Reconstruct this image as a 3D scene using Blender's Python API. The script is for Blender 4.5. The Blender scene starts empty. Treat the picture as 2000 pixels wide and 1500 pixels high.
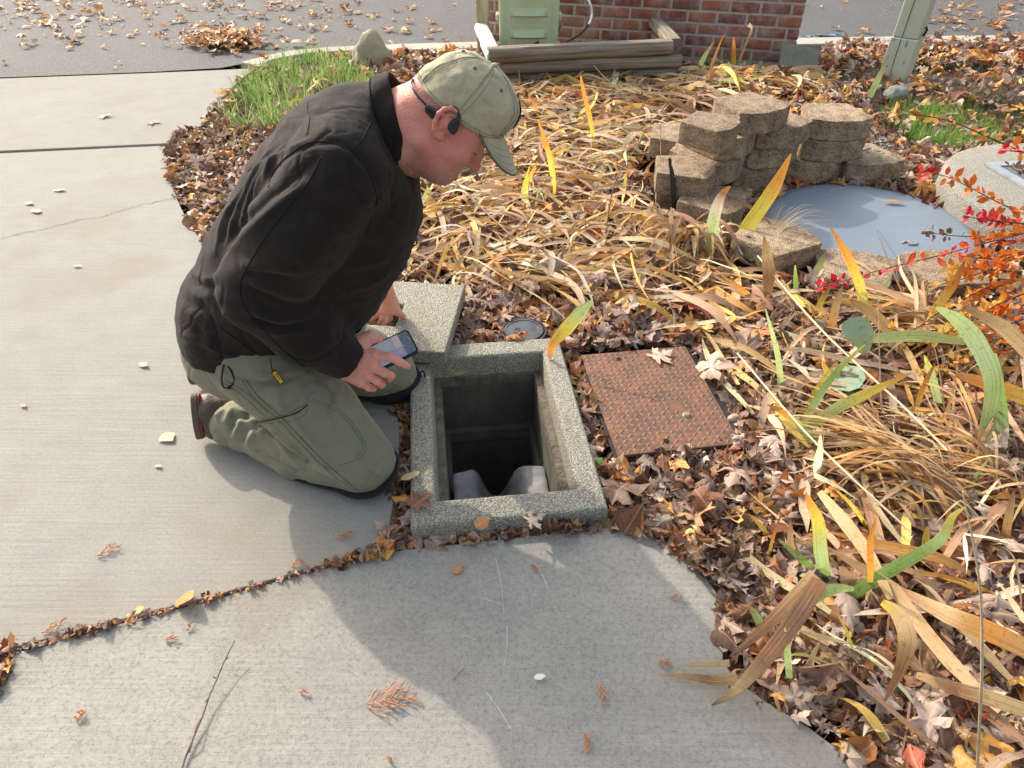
import bpy, bmesh, math, random
import numpy as np
from mathutils import Vector, Matrix, noise
from mathutils.bvhtree import BVHTree
random.seed(7); rng = np.random.default_rng(7)
sc = bpy.context.scene
COL = sc.collection
# ---------------------------------------------------------------- camera
F = 1387.0; TH = math.radians(38.6); H = 1.45
cam_d = bpy.data.cameras.new('camera'); cam = bpy.data.objects.new('camera', cam_d); COL.objects.link(cam)
cam.location = (0, 0, H); cam.rotation_euler = (math.radians(90-38.6), 0, 0)
cam_d.sensor_width = 36; cam_d.lens = 36*F/2000; cam_d.clip_start = 0.02; cam_d.clip_end = 400
sc.camera = cam
# ---------------------------------------------------------------- sky, sun, exposure
SUN = Vector((-1.0, 1.13, 1.0)).normalized()
el = math.asin(SUN.z); az = math.atan2(SUN.x, SUN.y)
w = bpy.data.worlds.new('World'); sc.world = w; w.use_nodes = True
nt = w.node_tree; nt.nodes.clear()
sky = nt.nodes.new('ShaderNodeTexSky'); sky.sky_type = 'NISHITA'; sky.sun_disc = False
sky.sun_elevation = el; sky.sun_rotation = az; sky.air_density = 1.6; sky.dust_density = 6.0; sky.ozone_density = 1.0
bgn = nt.nodes.new('ShaderNodeBackground'); bgn.inputs['Strength'].default_value = 0.15
won = nt.nodes.new('ShaderNodeOutputWorld')
hs_ = nt.nodes.new('ShaderNodeHueSaturation'); hs_.inputs['Saturation'].default_value = 0.6; nt.links.new(sky.outputs[0], hs_.inputs['Color']); nt.links.new(hs_.outputs[0], bgn.inputs[0]); nt.links.new(bgn.outputs[0], won.inputs[0])
sl = bpy.data.lights.new('sun', 'SUN'); sl.energy = 2.0; sl.angle = math.radians(0.9); sl.color = (1.0, 0.90, 0.76)
so = bpy.data.objects.new('sun', sl); COL.objects.link(so); so.rotation_euler = SUN.to_track_quat('Z', 'Y').to_euler()
sc.view_settings.view_transform = 'Standard'; sc.view_settings.look = 'None'
sc.view_settings.exposure = 1.1; sc.view_settings.gamma = 1
sc.cycles.max_bounces = 6; sc.cycles.diffuse_bounces = 3; sc.cycles.transmission_bounces = 3
# ---------------------------------------------------------------- pixel <-> place
def ray(px, py):
    a = (px-1000)/F; b = (750-py)/F
    return Vector((a, math.cos(TH)+b*math.sin(TH), -math.sin(TH)+b*math.cos(TH)))
CAM = Vector((0, 0, H))
def G(px, py, z=0.0):
    r = ray(px, py); return CAM + r*((z-H)/r.z)
def PY(px, py, y):
    r = ray(px, py); return CAM + r*(y/r.y)
def proj(P):
    P = np.asarray(P, float); d = P[:, 1]*math.cos(TH) + (H-P[:, 2])*math.sin(TH)
    u = P[:, 1]*math.sin(TH) - (H-P[:, 2])*math.cos(TH)
    d = np.where(d < 1e-3, 1e-3, d)
    return 1000+F*P[:, 0]/d, 750-F*u/d
def inpoly(x, y, poly):
    x = np.asarray(x, float); y = np.asarray(y, float); r = np.zeros(x.shape, bool); n = len(poly)
    for i in range(n):
        x1, y1 = poly[i][0], poly[i][1]; x2, y2 = poly[(i+1) % n][0], poly[(i+1) % n][1]
        if y1 == y2: continue
        c = ((y1 > y) != (y2 > y)) & (x < (x2-x1)*(y-y1)/(y2-y1)+x1)
        r ^= c
    return r
# ---------------------------------------------------------------- objects
def tag(o, label=None, cat=None, group=None, kind=None):
    if label: o['label'] = label
    if cat: o['category'] = cat
    if group: o['group'] = group
    if kind: o['kind'] = kind
    return o
def empty(name, loc, label=None, cat=None, group=None):
    o = bpy.data.objects.new(name, None); COL.objects.link(o); o.location = loc; o.empty_display_size = .05
    return tag(o, label, cat, group)
def link(name, me, mat, parent=None):
    o = bpy.data.objects.new(name, me); COL.objects.link(o)
    if mat:
        for m in (mat if isinstance(mat, (list, tuple)) else [mat]): me.materials.append(m)
    if parent:
        o.parent = parent
        o.matrix_parent_inverse = Matrix.Translation(-parent_origin(parent))
    return o
def parent_origin(p):
    return Vector(p.location) if p.type == 'EMPTY' else Vector((0, 0, 0))     # every mesh is built in world coordinates
def smooth(me, ang=None):
    me.shade_smooth()
    if ang is not None: me.set_sharp_from_angle(angle=math.radians(ang))
def mesh(name, V, Fc, mat, parent=None, sm=False, ang=None):
    me = bpy.data.meshes.new(name); me.from_pydata([tuple(v) for v in V], [], [tuple(int(i) for i in f) for f in Fc]); me.validate()
    if sm: smooth(me, ang)
    return link(name, me, mat, parent)
def bmobj(name, bm, mat, parent=None, sm=False, ang=35):
    me = bpy.data.meshes.new(name); bm.to_mesh(me); bm.free()
    if sm: smooth(me, ang)
    return link(name, me, mat, parent)
def big(name, V, Q, mat, parent=None, col=None, uv=None, sm=True):
    """V (n,3); Q (m,k) one face size, or a list of such arrays"""
    me = bpy.data.meshes.new(name)
    Qs = Q if isinstance(Q, list) else [Q]
    idx = np.concatenate([q.ravel() for q in Qs]).astype(np.int32)
    ls = []; off = 0
    for q in Qs:
        ls.append(off+np.arange(len(q))*q.shape[1]); off += q.size
    ls = np.concatenate(ls).astype(np.int32)
    me.vertices.add(len(V)); me.loops.add(len(idx)); me.polygons.add(len(ls))
    me.vertices.foreach_set('co', np.asarray(V, np.float32).ravel())
    me.loops.foreach_set('vertex_index', idx); me.polygons.foreach_set('loop_start', ls)
    if sm: me.polygons.foreach_set('use_smooth', np.ones(len(ls), bool))
    if col is not None:
        a = me.attributes.new('lcol', 'FLOAT_COLOR', 'POINT'); c = np.ones((len(V), 4), np.float32); c[:, :3] = col
        a.data.foreach_set('color', c.ravel())
    if uv is not None:
        a = me.attributes.new('luv', 'FLOAT_VECTOR', 'POINT'); c = np.zeros((len(V), 3), np.float32); c[:, :uv.shape[1]] = uv
        a.data.foreach_set('vector', c.ravel())
    me.update(calc_edges=True); me.validate()
    return link(name, me, mat, parent)
def tube(name, pts, r, mat, parent=None, n=8, rads=None, cap=True, sm=True):
    V, Q = tube_geo(pts, r, n, rads)
    return mesh(name, V, Q, mat, parent, sm=sm, ang=60)
def tube_geo(pts, r, n=8, rads=None):
    P = [Vector(p) for p in pts]; V = []; Q = []; m = len(P)
    t0 = (P[1]-P[0]).normalized(); up = Vector((0, 0, 1)) if abs(t0.z) < .9 else Vector((1, 0, 0))
    s = t0.cross(up).normalized()
    for i in range(m):
        t = (P[min(i+1, m-1)]-P[max(i-1, 0)]).normalized()
        s = (s-t*s.dot(t)).normalized(); b = t.cross(s)
        rr = rads[i] if rads else r
        for k in range(n):
            a = 2*math.pi*k/n; V.append(P[i]+s*(rr*math.cos(a))+b*(rr*math.sin(a)))
    for i in range(m-1):
        for k in range(n):
            Q.append((i*n+k, i*n+(k+1) % n, (i+1)*n+(k+1) % n, (i+1)*n+k))
    Q.append(tuple(range(n))[::-1]); Q.append(tuple((m-1)*n+k for k in range(n)))
    return V, Q
def spline(pts, n=8):
    P = [Vector(p) for p in pts]; out = []
    for i in range(len(P)-1):
        p0 = P[max(i-1, 0)]; p1 = P[i]; p2 = P[i+1]; p3 = P[min(i+2, len(P)-1)]
        for k in range(n):
            t = k/n; out.append(.5*((2*p1)+(p2-p0)*t+(2*p0-5*p1+4*p2-p3)*t*t+(3*p1-p0-3*p2+p3)*t**3))
    out.append(P[-1]); return out
def join_geo(parts):
    V = []; Q = []
    for v, q in parts:
        o = len(V); V += list(v); Q += [tuple(i+o for i in f) for f in q]
    return V, Q
def boxgeo(x0, x1, y0, y1, z0, z1):
    V = [(x, y, z) for x in (x0, x1) for y in (y0, y1) for z in (z0, z1)]
    return V, [(0, 1, 3, 2), (4, 6, 7, 5), (0, 4, 5, 1), (2, 3, 7, 6), (0, 2, 6, 4), (1, 5, 7, 3)]
def bevel_mod(o, wd, seg=2, ang=40):
    m = o.modifiers.new('bevel', 'BEVEL'); m.width = wd; m.segments = seg; m.limit_method = 'ANGLE'; m.angle_limit = math.radians(ang)
    return o
# ---------------------------------------------------------------- materials
class NT:
    def __init__(s, name):
        s.m = bpy.data.materials.new(name); s.m.use_nodes = True; s.t = s.m.node_tree; s.t.nodes.clear()
        s.out = s.t.nodes.new('ShaderNodeOutputMaterial'); s.b = s.t.nodes.new('ShaderNodeBsdfPrincipled')
        s.t.links.new(s.b.outputs[0], s.out.inputs[0]); s.tc = s.t.nodes.new('ShaderNodeTexCoord')
        s.obj = s.tc.outputs['Object']
    def set(s, **k):
        for n, v in k.items():
            n = n.replace('_', ' ')
            i = s.b.inputs[n]
            if isinstance(v, bpy.types.NodeSocket): s.t.links.new(v, i)
            else: i.default_value = v
        return s
    def L(s, v, i):
        if isinstance(v, bpy.types.NodeSocket): s.t.links.new(v, i)
        elif isinstance(v, (tuple, list)) and len(v) == 3 and i.type == 'RGBA': i.default_value = (*v, 1)
        else: i.default_value = v
    def map(s, v, scale=(1, 1, 1), rot=(0, 0, 0), loc=(0, 0, 0)):
        n = s.t.nodes.new('ShaderNodeMapping'); s.L(v, n.inputs[0]); n.inputs['Scale'].default_value = scale
        n.inputs['Rotation'].default_value = rot; n.inputs['Location'].default_value = loc; return n.outputs[0]
    def noise(s, scale, det=4, rough=.6, v=None, out=0, dist=0):
        n = s.t.nodes.new('ShaderNodeTexNoise'); s.L(v or s.obj, n.inputs['Vector']); n.inputs['Scale'].default_value = scale
        n.inputs['Detail'].default_value = det; n.inputs['Roughness'].default_value = rough; n.inputs['Distortion'].default_value = dist; return n.outputs[out]
    def vor(s, scale, v=None, feat='F1', out='Distance', rnd=1):
        n = s.t.nodes.new('ShaderNodeTexVoronoi'); n.feature = feat; s.L(v or s.obj, n.inputs['Vector']); n.inputs['Scale'].default_value = scale
        n.inputs['Randomness'].default_value = rnd; return n.outputs[out]
    def ramp(s, v, stops, interp='LINEAR'):
        n = s.t.nodes.new('ShaderNodeValToRGB'); s.L(v, n.inputs[0]); e = n.color_ramp.elements; n.color_ramp.interpolation = interp
        while len(e) < len(stops): e.new(.5)
        for a, (p, c) in zip(e, stops): a.position = p; a.color = (*c, 1) if isinstance(c, tuple) else (c, c, c, 1)
        return n.outputs[0]
    def mix(s, f, a, b, mode='MIX'):
        n = s.t.nodes.new('ShaderNodeMix'); n.data_type = 'RGBA'; n.blend_type = mode; n.clamp_factor = True
        s.L(f, n.inputs[0]); s.L(a, n.inputs[6]); s.L(b, n.inputs[7]); return n.outputs[2]
    def math(s, op, a, b=0.0):
        n = s.t.nodes.new('ShaderNodeMath'); n.operation = op; s.L(a, n.inputs[0]); s.L(b, n.inputs[1]); return n.outputs[0]
    def attr(s, name, out='Color'):
        n = s.t.nodes.new('ShaderNodeAttribute'); n.attribute_name = name; return n.outputs[out]
    def bump(s, h, strength=.3, dist=.01, nrm=None):
        n = s.t.nodes.new('ShaderNodeBump'); n.inputs['Strength'].default_value = strength; n.inputs['Distance'].default_value = dist
        s.L(h, n.inputs['Height'])
        if nrm is not None: s.L(nrm, n.inputs['Normal'])
        s.t.links.new(n.outputs[0], s.b.inputs['Normal']); return n.outputs[0]
    def sep(s, v):
        n = s.t.nodes.new('ShaderNodeSeparateXYZ'); s.L(v, n.inputs[0]); return n.outputs
M = {}
def simple(name, c, r=.6, metal=0, spec=.5, bumpy=None, var=None):
    n = NT(name); base = (*c, 1)
    if var: base = n.mix(n.ramp(n.noise(var[0], 5), [(.35, 0.0), (.65, 1.0)]), c, tuple(var[1]))
    n.set(Base_Color=base, Roughness=r, Metallic=metal); n.b.inputs['Specular IOR Level'].default_value = spec
    if bumpy: n.bump(n.noise(bumpy[0], 6), bumpy[1], .01)
    M[name] = n.m; return n.m
def m_concrete(name, base, warm, broom=True, speck=.5):
    n = NT(name)
    big_ = n.noise(1.1, 5, .6); mid = n.noise(9, 5, .65); fine = n.math('ADD', n.math('MULTIPLY', n.noise(110, 3, .75), .55), n.math('MULTIPLY', n.noise(330, 2, .7), .45))
    c = n.mix(n.ramp(big_, [(.3, 0.0), (.7, 1.0)]), base, warm)
    c = n.mix(n.math('MULTIPLY', n.ramp(mid, [(.35, 1.0), (.7, 0.0)]), .35), c, tuple(x*.72 for x in base))
    c = n.mix(n.math('MULTIPLY', n.ramp(fine, [(.36, 1.0), (.49, 0.0)]), speck), c, tuple(x*.5 for x in base))
    c = n.mix(n.math('MULTIPLY', n.ramp(fine, [(.52, 0.0), (.64, 1.0)]), speck*.6), c, tuple(min(1, x*1.45) for x in base))
    st = n.noise(1, 4, .6, v=n.mix(.03, n.map(n.obj, (3, 95, 1), (0, 0, .10)), n.noise(2.5, 3, .6, out=1), 'ADD'))
    if broom: c = n.mix(n.math('MULTIPLY', n.math('MULTIPLY', n.ramp(st, [(.38, 1.0), (.6, 0.0)]), n.ramp(n.noise(1.7, 3, .6, v=n.map(n.obj, loc=(8, 2, 0))), [(.35, .15), (.65, 1.0)])), .30), c, tuple(x*.6 for x in base))
    spots = n.noise(2.3, 2, .5, v=n.map(n.obj, loc=(4, 7, 1)))
    c = n.mix(n.math('MULTIPLY', n.ramp(spots, [(.56, 0.0), (.72, 1.0)]), .5), c, (.22, .185, .13))
    h = n.math('ADD', n.math('MULTIPLY', fine, .8), n.math('MULTIPLY', st, .9 if broom else 0.0))
    n.set(Base_Color=c, Roughness=.88); n.b.inputs['Specular IOR Level'].default_value = .3; n.bump(h, .5, .004); M[name] = n.m
m_concrete('driveway_concrete', (.27, .262, .243), (.305, .292, .262))
m_concrete('sidewalk_concrete', (.275, .267, .247), (.325, .308, .27), speck=.8)
m_concrete('apron_concrete', (.255, .248, .23), (.29, .278, .25), speck=.4)
m_concrete('kerb_concrete', (.36, .34, .30), (.42, .39, .33), broom=False)
def m_aggregate(name, base, sc_=170, dark=.35):
    n = NT(name)
    cell = n.vor(sc_, out='Color'); edge = n.vor(sc_, out='Distance')
    hs = n.ramp(n.sep(cell)[0], [(0, (.17, .165, .155)), (.12, (.34, .33, .29)), (.40, base), (.68, (.52, .45, .34)), (.84, (.50, .49, .46)), (.96, (.68, .66, .60))], 'CONSTANT')
    hs = n.mix(.5, hs, base); c = n.mix(n.ramp(edge, [(.35, 0.0), (.62, 1.0)]), hs, tuple(x*.5 for x in base))
    moss = n.noise(7, 5, .7)
    c = n.mix(n.math('MULTIPLY', n.ramp(moss, [(.45, 0.0), (.7, 1.0)]), .4), c, (.20, .19, .10))
    blk = n.noise(70, 2, .5, v=n.map(n.obj, loc=(3, 3, 3)))
    c = n.mix(n.ramp(blk, [(.28, dark), (.36, 0.0)]), c, (.03, .03, .03))
    n.set(Base_Color=c, Roughness=.85); n.b.inputs['Specular IOR Level'].default_value = .35
    n.bump(n.math('SUBTRACT', n.math('MULTIPLY', n.noise(25, 4), .8), edge), .8, .004); M[name] = n.m
m_aggregate('exposed_aggregate', (.36, .345, .29), 210)
m_aggregate('round_pad_concrete', (.36, .34, .31), 240, .1)
def m_block():
    n = NT('block_stone'); rnd = n.t.nodes.new('ShaderNodeObjectInfo').outputs['Random']
    big_ = n.noise(14, 5, .7); gr = n.vor(190, out='Distance'); cell = n.sep(n.vor(190, out='Color'))[0]
    c = n.mix(rnd, (.36, .265, .185), (.47, .36, .24))
    c = n.mix(n.ramp(big_, [(.40, 0.0), (.62, .85)]), c, (.17, .115, .08)); c = n.mix(n.ramp(n.noise(9, 4, .7, v=n.map(n.obj, loc=(3, 1, 7))), [(.58, 0.0), (.72, .4)]), c, (.30, .26, .10))
    c = n.mix(n.ramp(cell, [(.8, 0.0), (.95, .5)]), c, (.55, .47, .36))
    c = n.mix(n.ramp(cell, [(.05, .6), (.2, 0.0)]), c, (.07, .055, .045))
    n.set(Base_Color=c, Roughness=.95); n.b.inputs['Specular IOR Level'].default_value = .2
    n.bump(n.math('SUBTRACT', n.math('MULTIPLY', n.noise(40, 6, .7), 1.4), gr), 1.0, .006); M['block_stone'] = n.m
m_block()
def m_asphalt():
    n = NT('asphalt'); cell = n.sep(n.vor(150, out='Color'))[0]; g = n.vor(150, out='Distance')
    c = n.ramp(cell, [(0, (.035, .036, .04)), (.4, (.075, .075, .08)), (.75, (.12, .12, .12)), (.93, (.26, .25, .24))], 'CONSTANT')
    c = n.mix(n.ramp(g, [(.3, 0.0), (.6, .7)]), c, (.04, .04, .043))
    c = n.mix(n.math('MULTIPLY', n.noise(.8, 4), .5), c, (.15, .145, .15))
    n.set(Base_Color=c, Roughness=.85); n.bump(g, .7, .005); M['asphalt'] = n.m
m_asphalt()
def m_soil():
    n = NT('soil'); a = n.noise(35, 6, .75); b = n.vor(120, out='Color')
    c = n.ramp(a, [(.3, (.025, .018, .012)), (.5, (.06, .042, .028)), (.7, (.13, .09, .06))])
    c = n.mix(.25, c, n.mix(1.0, b, (.16, .11, .07), 'MULTIPLY'))
    n.set(Base_Color=c, Roughness=.95); n.bump(a, 1, .02); M['soil'] = n.m
m_soil()
def m_leaf(name, trans=.3, vein=True, rough=.55, streak=False, spec=.35, wet=False):
    n = NT(name); c = n.attr('lcol'); uv = n.attr('luv', 'Vector'); u = n.sep(uv)
    if vein:
        ax = n.math('ABSOLUTE', u[0])
        mid = n.ramp(ax, [(.0, 1.0), (.035, 0.0)])
        vv = n.math('FRACT', n.math('MULTIPLY', n.math('SUBTRACT', u[1], n.math('MULTIPLY', ax, .8)), 6.0))
        side = n.ramp(vv, [(.0, 1.0), (.1, 0.0)])
        c = n.mix(n.math('MULTIPLY', n.math('MAXIMUM', mid, n.math('MULTIPLY', side, .6)), .45), c, n.mix(.6, c, (.75, .6, .45)))
    if streak:
        s = n.noise(1, 3, .6, v=n.map(uv, (9, .9, 1)))
        c = n.mix(n.ramp(s, [(.3, .55), (.5, 0.0)]), c, n.mix(1.0, c, (.55, .40, .26), 'MULTIPLY'))
        c = n.mix(n.ramp(s, [(.55, 0.0), (.7, .35)]), c, n.mix(.5, c, (.85, .72, .5)))
        n.bump(n.noise(1, 2, .5, v=n.map(uv, (14, .3, 1))), .5, .004)
    else:
        n.bump(n.noise(60, 3), .35, .004)
    sp = n.noise(90, 4, .7)
    c = n.mix(n.ramp(sp, [(.33, .6), (.45, 0.0)]), c, n.mix(1.0, c, (.5, .38, .3), 'MULTIPLY'))
    n.set(Base_Color=c, Roughness=rough); n.b.inputs['Specular IOR Level'].default_value = spec
    tr = n.t.nodes.new('ShaderNodeBsdfTranslucent'); n.L(c, tr.inputs[0]); mx = n.t.nodes.new('ShaderNodeMixShader'); mx.inputs[0].default_value = trans
    n.t.links.new(n.b.outputs[0], mx.inputs[1]); n.t.links.new(tr.outputs[0], mx.inputs[2]); n.t.links.new(mx.outputs[0], n.out.inputs[0])
    M[name] = n.m
m_leaf('leaf_dry', .25); m_leaf('blade_dry', .3, False, .5, True); m_leaf('blade_green', .62, False, .45, True, .4); m_leaf('shrub_leaf', .4, False, .45); m_leaf('grass_blade', .4, False, .5)
# ================================================================ ground, slabs, road
VC = Vector((-0.048, 1.606)); VA = math.radians(6.6)      # utility vault: centre and turn
VX = Vector((math.cos(VA), math.sin(VA))); VY = Vector((-math.sin(VA), math.cos(VA)))
VW, VL = .515, .79
def vl(a, b, z): p = VC+VX*a+VY*b; return Vector((p.x, p.y, z))
def soilz(x, y):
    return -0.035+.02*noise.noise(Vector((x*2.2, y*2.2, 3)))
def build_soil():
    xs = np.concatenate([[-60, -30, -15, -8, -5], np.arange(-3.5, 3.61, .05), [5, 8, 15, 30, 60]])
    ys = np.concatenate([[-40, -15, -5, -2], np.arange(-.5, 7.01, .05), [8.5, 12, 20, 40, 90]])
    V = [(x, y, soilz(x, y)-.03) for y in ys for x in xs]; nx = len(xs); Q = []
    for j in range(len(ys)-1):
        for i in range(nx-1):
            c = Vector(((xs[i]+xs[i+1])/2, (ys[j]+ys[j+1])/2))-VC
            if abs(c.dot(VX)) < VW/2-.02 and abs(c.dot(VY)) < VL/2-.02: continue
            a = j*nx+i; Q.append((a, a+1, a+nx+1, a+nx))
    tag(mesh('garden_soil', V, Q, M['soil'], sm=True), 'dark garden soil below the fallen leaves', kind='structure')
build_soil()
def slab(name, pts, z0, z1, mat, bev=.006, kind='structure', label=None):
    bm = bmesh.new(); vs = [bm.verts.new((p[0], p[1], z1)) for p in pts]; f = bm.faces.new(vs); bm.normal_update()
    if f.normal.z < 0: bmesh.ops.reverse_faces(bm, faces=[f])
    r = bmesh.ops.extrude_face_region(bm, geom=[f])
    for v in [g for g in r['geom'] if isinstance(g, bmesh.types.BMVert)]: v.co.z = z0
    bmesh.ops.recalc_face_normals(bm, faces=bm.faces)
    o = bmobj(name, bm, mat); bevel_mod(o, bev, 3, 50); tag(o, label, kind=kind); return o
def gl(pts, z=0): return [G(x, y, z) for x, y in pts]
drive_edge = [(326, 284), (325, 310), (333, 350), (350, 398), (374, 442), (402, 478), (470, 545), (560, 590), (660, 640), (730, 720), (772, 800), (780, 860), (772, 950), (764, 1010), (752, 1062)]
de = [tuple(p) for p in spline([(a, b, 0) for a, b in drive_edge], 4)]
LOWJ = [(752, 1070), (600, 1112), (400, 1168), (200, 1220), (-40, 1281)]
far = [(-3.2, G(0, 1276).y), (-3.2, G(0, 299).y)]
pts = [G(p[0], p[1]) for p in de]+gl(LOWJ)
slab('driveway', [(p.x, p.y) for p in pts]+[(-3.4, pts[-1].y-.35), (-5.2, 1.2), (-5.2, G(-300, 313.5).y), (G(-300, 313.5).x, G(-300, 313.5).y)], -.09, 0, M['driveway_concrete'], .003, label='pale broom finished concrete driveway slab')
ap = gl([(-300, 308), (0, 294.5), (324, 280), (345, 262), (393, 246), (415, 215), (440, 185), (470, 155), (500, 133), (478, 134), (300, 142), (0, 153), (-300, 160)])
slab('driveway_apron', [(p.x, p.y) for p in ap], -.09, 0, M['apron_concrete'], label='smooth pale concrete apron between driveway and road')
sw = gl([(30, 1274), (200, 1226), (400, 1174), (600, 1118), (750, 1079), (790, 1073), (1000, 1050), (1215, 1027), (1260, 1037), (1310, 1068), (1368, 1108), (1402, 1160), (1417, 1230), (1412, 1292), (1445, 1334), (1500, 1372), (1580, 1420), (1650, 1472), (1720, 1560), (1900, 1800), (-300, 1800)], -.006)
slab('sidewalk', [(p.x, p.y) for p in sw], -.11, -.006, M['sidewalk_concrete'], .004, label='grey concrete path slab in the foreground')
sw2 = gl([(-12, 1296), (-80, 1300), (-400, 1380), (-600, 1700), (-170, 1700)], -.02)
slab('side_path', [(p.x, p.y) for p in sw2], -.11, -.02, M['sidewalk_concrete'], label='corner of a second path slab at the left')
# kerb strip and road
def strip(name, A, B, z, mat, th=.1, label=None):
    slab(name, [(p.x, p.y) for p in A]+[(p.x, p.y) for p in B[::-1]], z-th, z, mat, .01, label=label)
kin = gl([(503, 131), (540, 118), (600, 107), (660, 103), (780, 101), (925, 98), (1400, 92), (2300, 80)])
kout = gl([(470, 125), (520, 112), (560, 103), (640, 95), (780, 89), (925, 85), (1400, 79), (2300, 67)])
strip('kerb', kin, kout, .015, M['kerb_concrete'], label='low concrete kerb along the road')
gin = gl([(-300, 160), (0, 153), (300, 142), (478, 134), (500, 129)]); gout = gl([(-300, 156), (0, 148), (300, 137), (440, 128), (470, 122)])
road = gl([(-300, 157), (0, 149.5), (300, 138.5), (430, 131), (475, 122.5), (520, 110.5), (562, 101.5), (640, 93.5), (780, 87.5), (925, 83.5), (1400, 77.5), (2300, 65)])
RV = [(p.x, p.y, -.006) for p in road]; far_y = 14.5
RV += [(p.x*2.4, far_y, -.006) for p in road]; nR = len(road)
o = mesh('road', RV, [(i, i+1, nR+i+1, nR+i) for i in range(nR-1)], M['asphalt'])
tag(o, 'grey asphalt road strewn with fallen leaves', kind='structure')
jf = [G(*LOWJ[0], -.011)]; 
ja = gl([(752, 1066), (600, 1108), (400, 1164), (200, 1216), (-40, 1277)], -.012); jb = gl([(752, 1086), (600, 1128), (400, 1184), (200, 1236), (-40, 1297)], -.012)
mesh_j = tag(mesh('joint_fill', [*ja, *jb], [(i, i+1, 5+i+1, 5+i) for i in range(4)], M['soil']), 'dark dirt filling the joint between driveway and path', kind='structure')
# crack in the driveway
def ribbon(name, pts, wd, z, mat, parent=None, lab=None):
    V = []; Q = []
    for i, (x, y) in enumerate(pts):
        p = G(x, y, z); q = G(*pts[min(i+1, len(pts)-1)], z)-G(*pts[max(i-1, 0)], z); nrm = Vector((-q.y, q.x, 0)).normalized()*wd*random.uniform(.3, 1)
        V += [p+nrm, p-nrm]
    for i in range(len(pts)-1): Q.append((2*i, 2*i+1, 2*i+3, 2*i+2))
    return tag(mesh(name, V, Q, mat, parent), lab, kind='structure')
simple('crack_dark', (.12, .105, .09), .95)
ck = spline([(0, 466, 0), (60, 452, 0), (110, 441, 0), (160, 428, 0), (200, 422, 0), (240, 409, 0), (290, 396, 0), (345, 388, 0)], 12)
ribbon('driveway_crack', [(p[0], p[1]+random.uniform(-2.2, 2.2)) for p in ck], .0022, .0025, M['crack_dark'], lab='thin crack running across the driveway')
simple('scratch_pale', (.50, .49, .46), .8)
for i_, (a_, b_) in enumerate((((968, 1090), (984, 1196)), ((990, 1222), (984, 1300)), ((948, 1350), (998, 1424)), ((940, 1168), (980, 1180)), ((1045, 1100), (1070, 1150)), ((905, 1240), (930, 1250)))):
    sp_ = spline([(a_[0], a_[1], 0), ((a_[0]+b_[0])/2+3, (a_[1]+b_[1])/2, 0), (b_[0], b_[1], 0)], 6); ribbon('path_scratch', [(p[0], p[1]) for p in sp_], .0009, -.0035, M['scratch_pale'], lab='thin pale scratch on the path slab')
simple('paint_blue', (.14, .24, .42), .8); simple('paint_white', (.62, .62, .6), .8)
def dashes(name, a, b, n, mat, z, lab, wd=.012):
    parts = []
    for i in range(n):
        t = i/n; p = G(a[0]+(b[0]-a[0])*t, a[1]+(b[1]-a[1])*t+random.uniform(-1, 1), z)
        L = random.uniform(.03, .08); parts.append(([(p.x-L, p.y-wd*random.random()-.002, z), (p.x+L, p.y-wd*random.random()-.002, z), (p.x+L*.8, p.y+wd*random.random()+.002, z), (p.x-L*.7, p.y+wd*random.random()+.002, z)], [(0, 1, 2, 3)]))
    V, Q = join_geo(parts); return tag(mesh(name, V, Q, mat), lab, kind='structure')
dashes('utility_paint_mark', (1560, 72), (1650, 68), 10, M['paint_blue'], -.002, 'blue utility paint line beside the brick wall', .03)
# ================================================================ vault
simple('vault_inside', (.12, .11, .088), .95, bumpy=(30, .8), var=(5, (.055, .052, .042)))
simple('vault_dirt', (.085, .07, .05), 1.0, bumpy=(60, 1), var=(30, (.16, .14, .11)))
simple('cast_grey', (.215, .215, .225), .65, bumpy=(22, .5), var=(14, (.11, .11, .125)))
vz = .042; wi, li = .378, .625                 # seat opening
vault = empty('utility_vault', vl(0, 0, 0), 'open rectangular exposed aggregate concrete vault beside the kneeling man', 'vault')
def ringgeo(a0, b0, z0, a1, b1, z1, cy0=0, cy1=0):
    V = [vl(sx*a, sy*b+cy, z) for (a, b, z, cy) in ((a0, b0, z0, cy0), (a1, b1, z1, cy1)) for sx, sy in ((-1, -1), (1, -1), (1, 1), (-1, 1))]
    return V, [(i, (i+1) % 4, 4+(i+1) % 4, 4+i) for i in range(4)]
def rect_ring_obj(name, loops, mat, parent, bev=0):
    V = []; Q = []
    for (a, b, z) in loops: V += [vl(sx*a, sy*b, z) for sx, sy in ((-1, -1), (1, -1), (1, 1), (-1, 1))]
    for k in range(len(loops)-1):
        for i in range(4): Q.append((4*k+i, 4*k+(i+1) % 4, 4*k+4+(i+1) % 4, 4*k+4+i))
    o = mesh(name, V, Q, mat, parent)
    if bev: bevel_mod(o, bev, 3, 50)
    return o
a, b = VW/2, VL/2
fr = rect_ring_obj('frame', [(a+.008, b+.008, -.35), (a, b, vz-.012), (a-.004, b-.004, vz), (wi/2+.006, li/2+.004, vz), (wi/2, li/2, vz-.01), (wi/2-.006, li/2-.006, vz-.075)], M['exposed_aggregate'], vault, .006)
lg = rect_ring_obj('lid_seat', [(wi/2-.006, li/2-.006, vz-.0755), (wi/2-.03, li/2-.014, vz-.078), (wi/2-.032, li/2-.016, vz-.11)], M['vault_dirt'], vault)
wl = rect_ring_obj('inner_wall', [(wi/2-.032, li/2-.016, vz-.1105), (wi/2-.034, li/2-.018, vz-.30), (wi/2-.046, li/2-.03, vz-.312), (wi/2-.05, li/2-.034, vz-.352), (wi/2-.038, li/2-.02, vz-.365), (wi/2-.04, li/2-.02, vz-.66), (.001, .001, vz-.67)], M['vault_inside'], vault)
bm = bmesh.new(); bmesh.ops.create_grid(bm, x_segments=72, y_segments=48, size=1)
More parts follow.
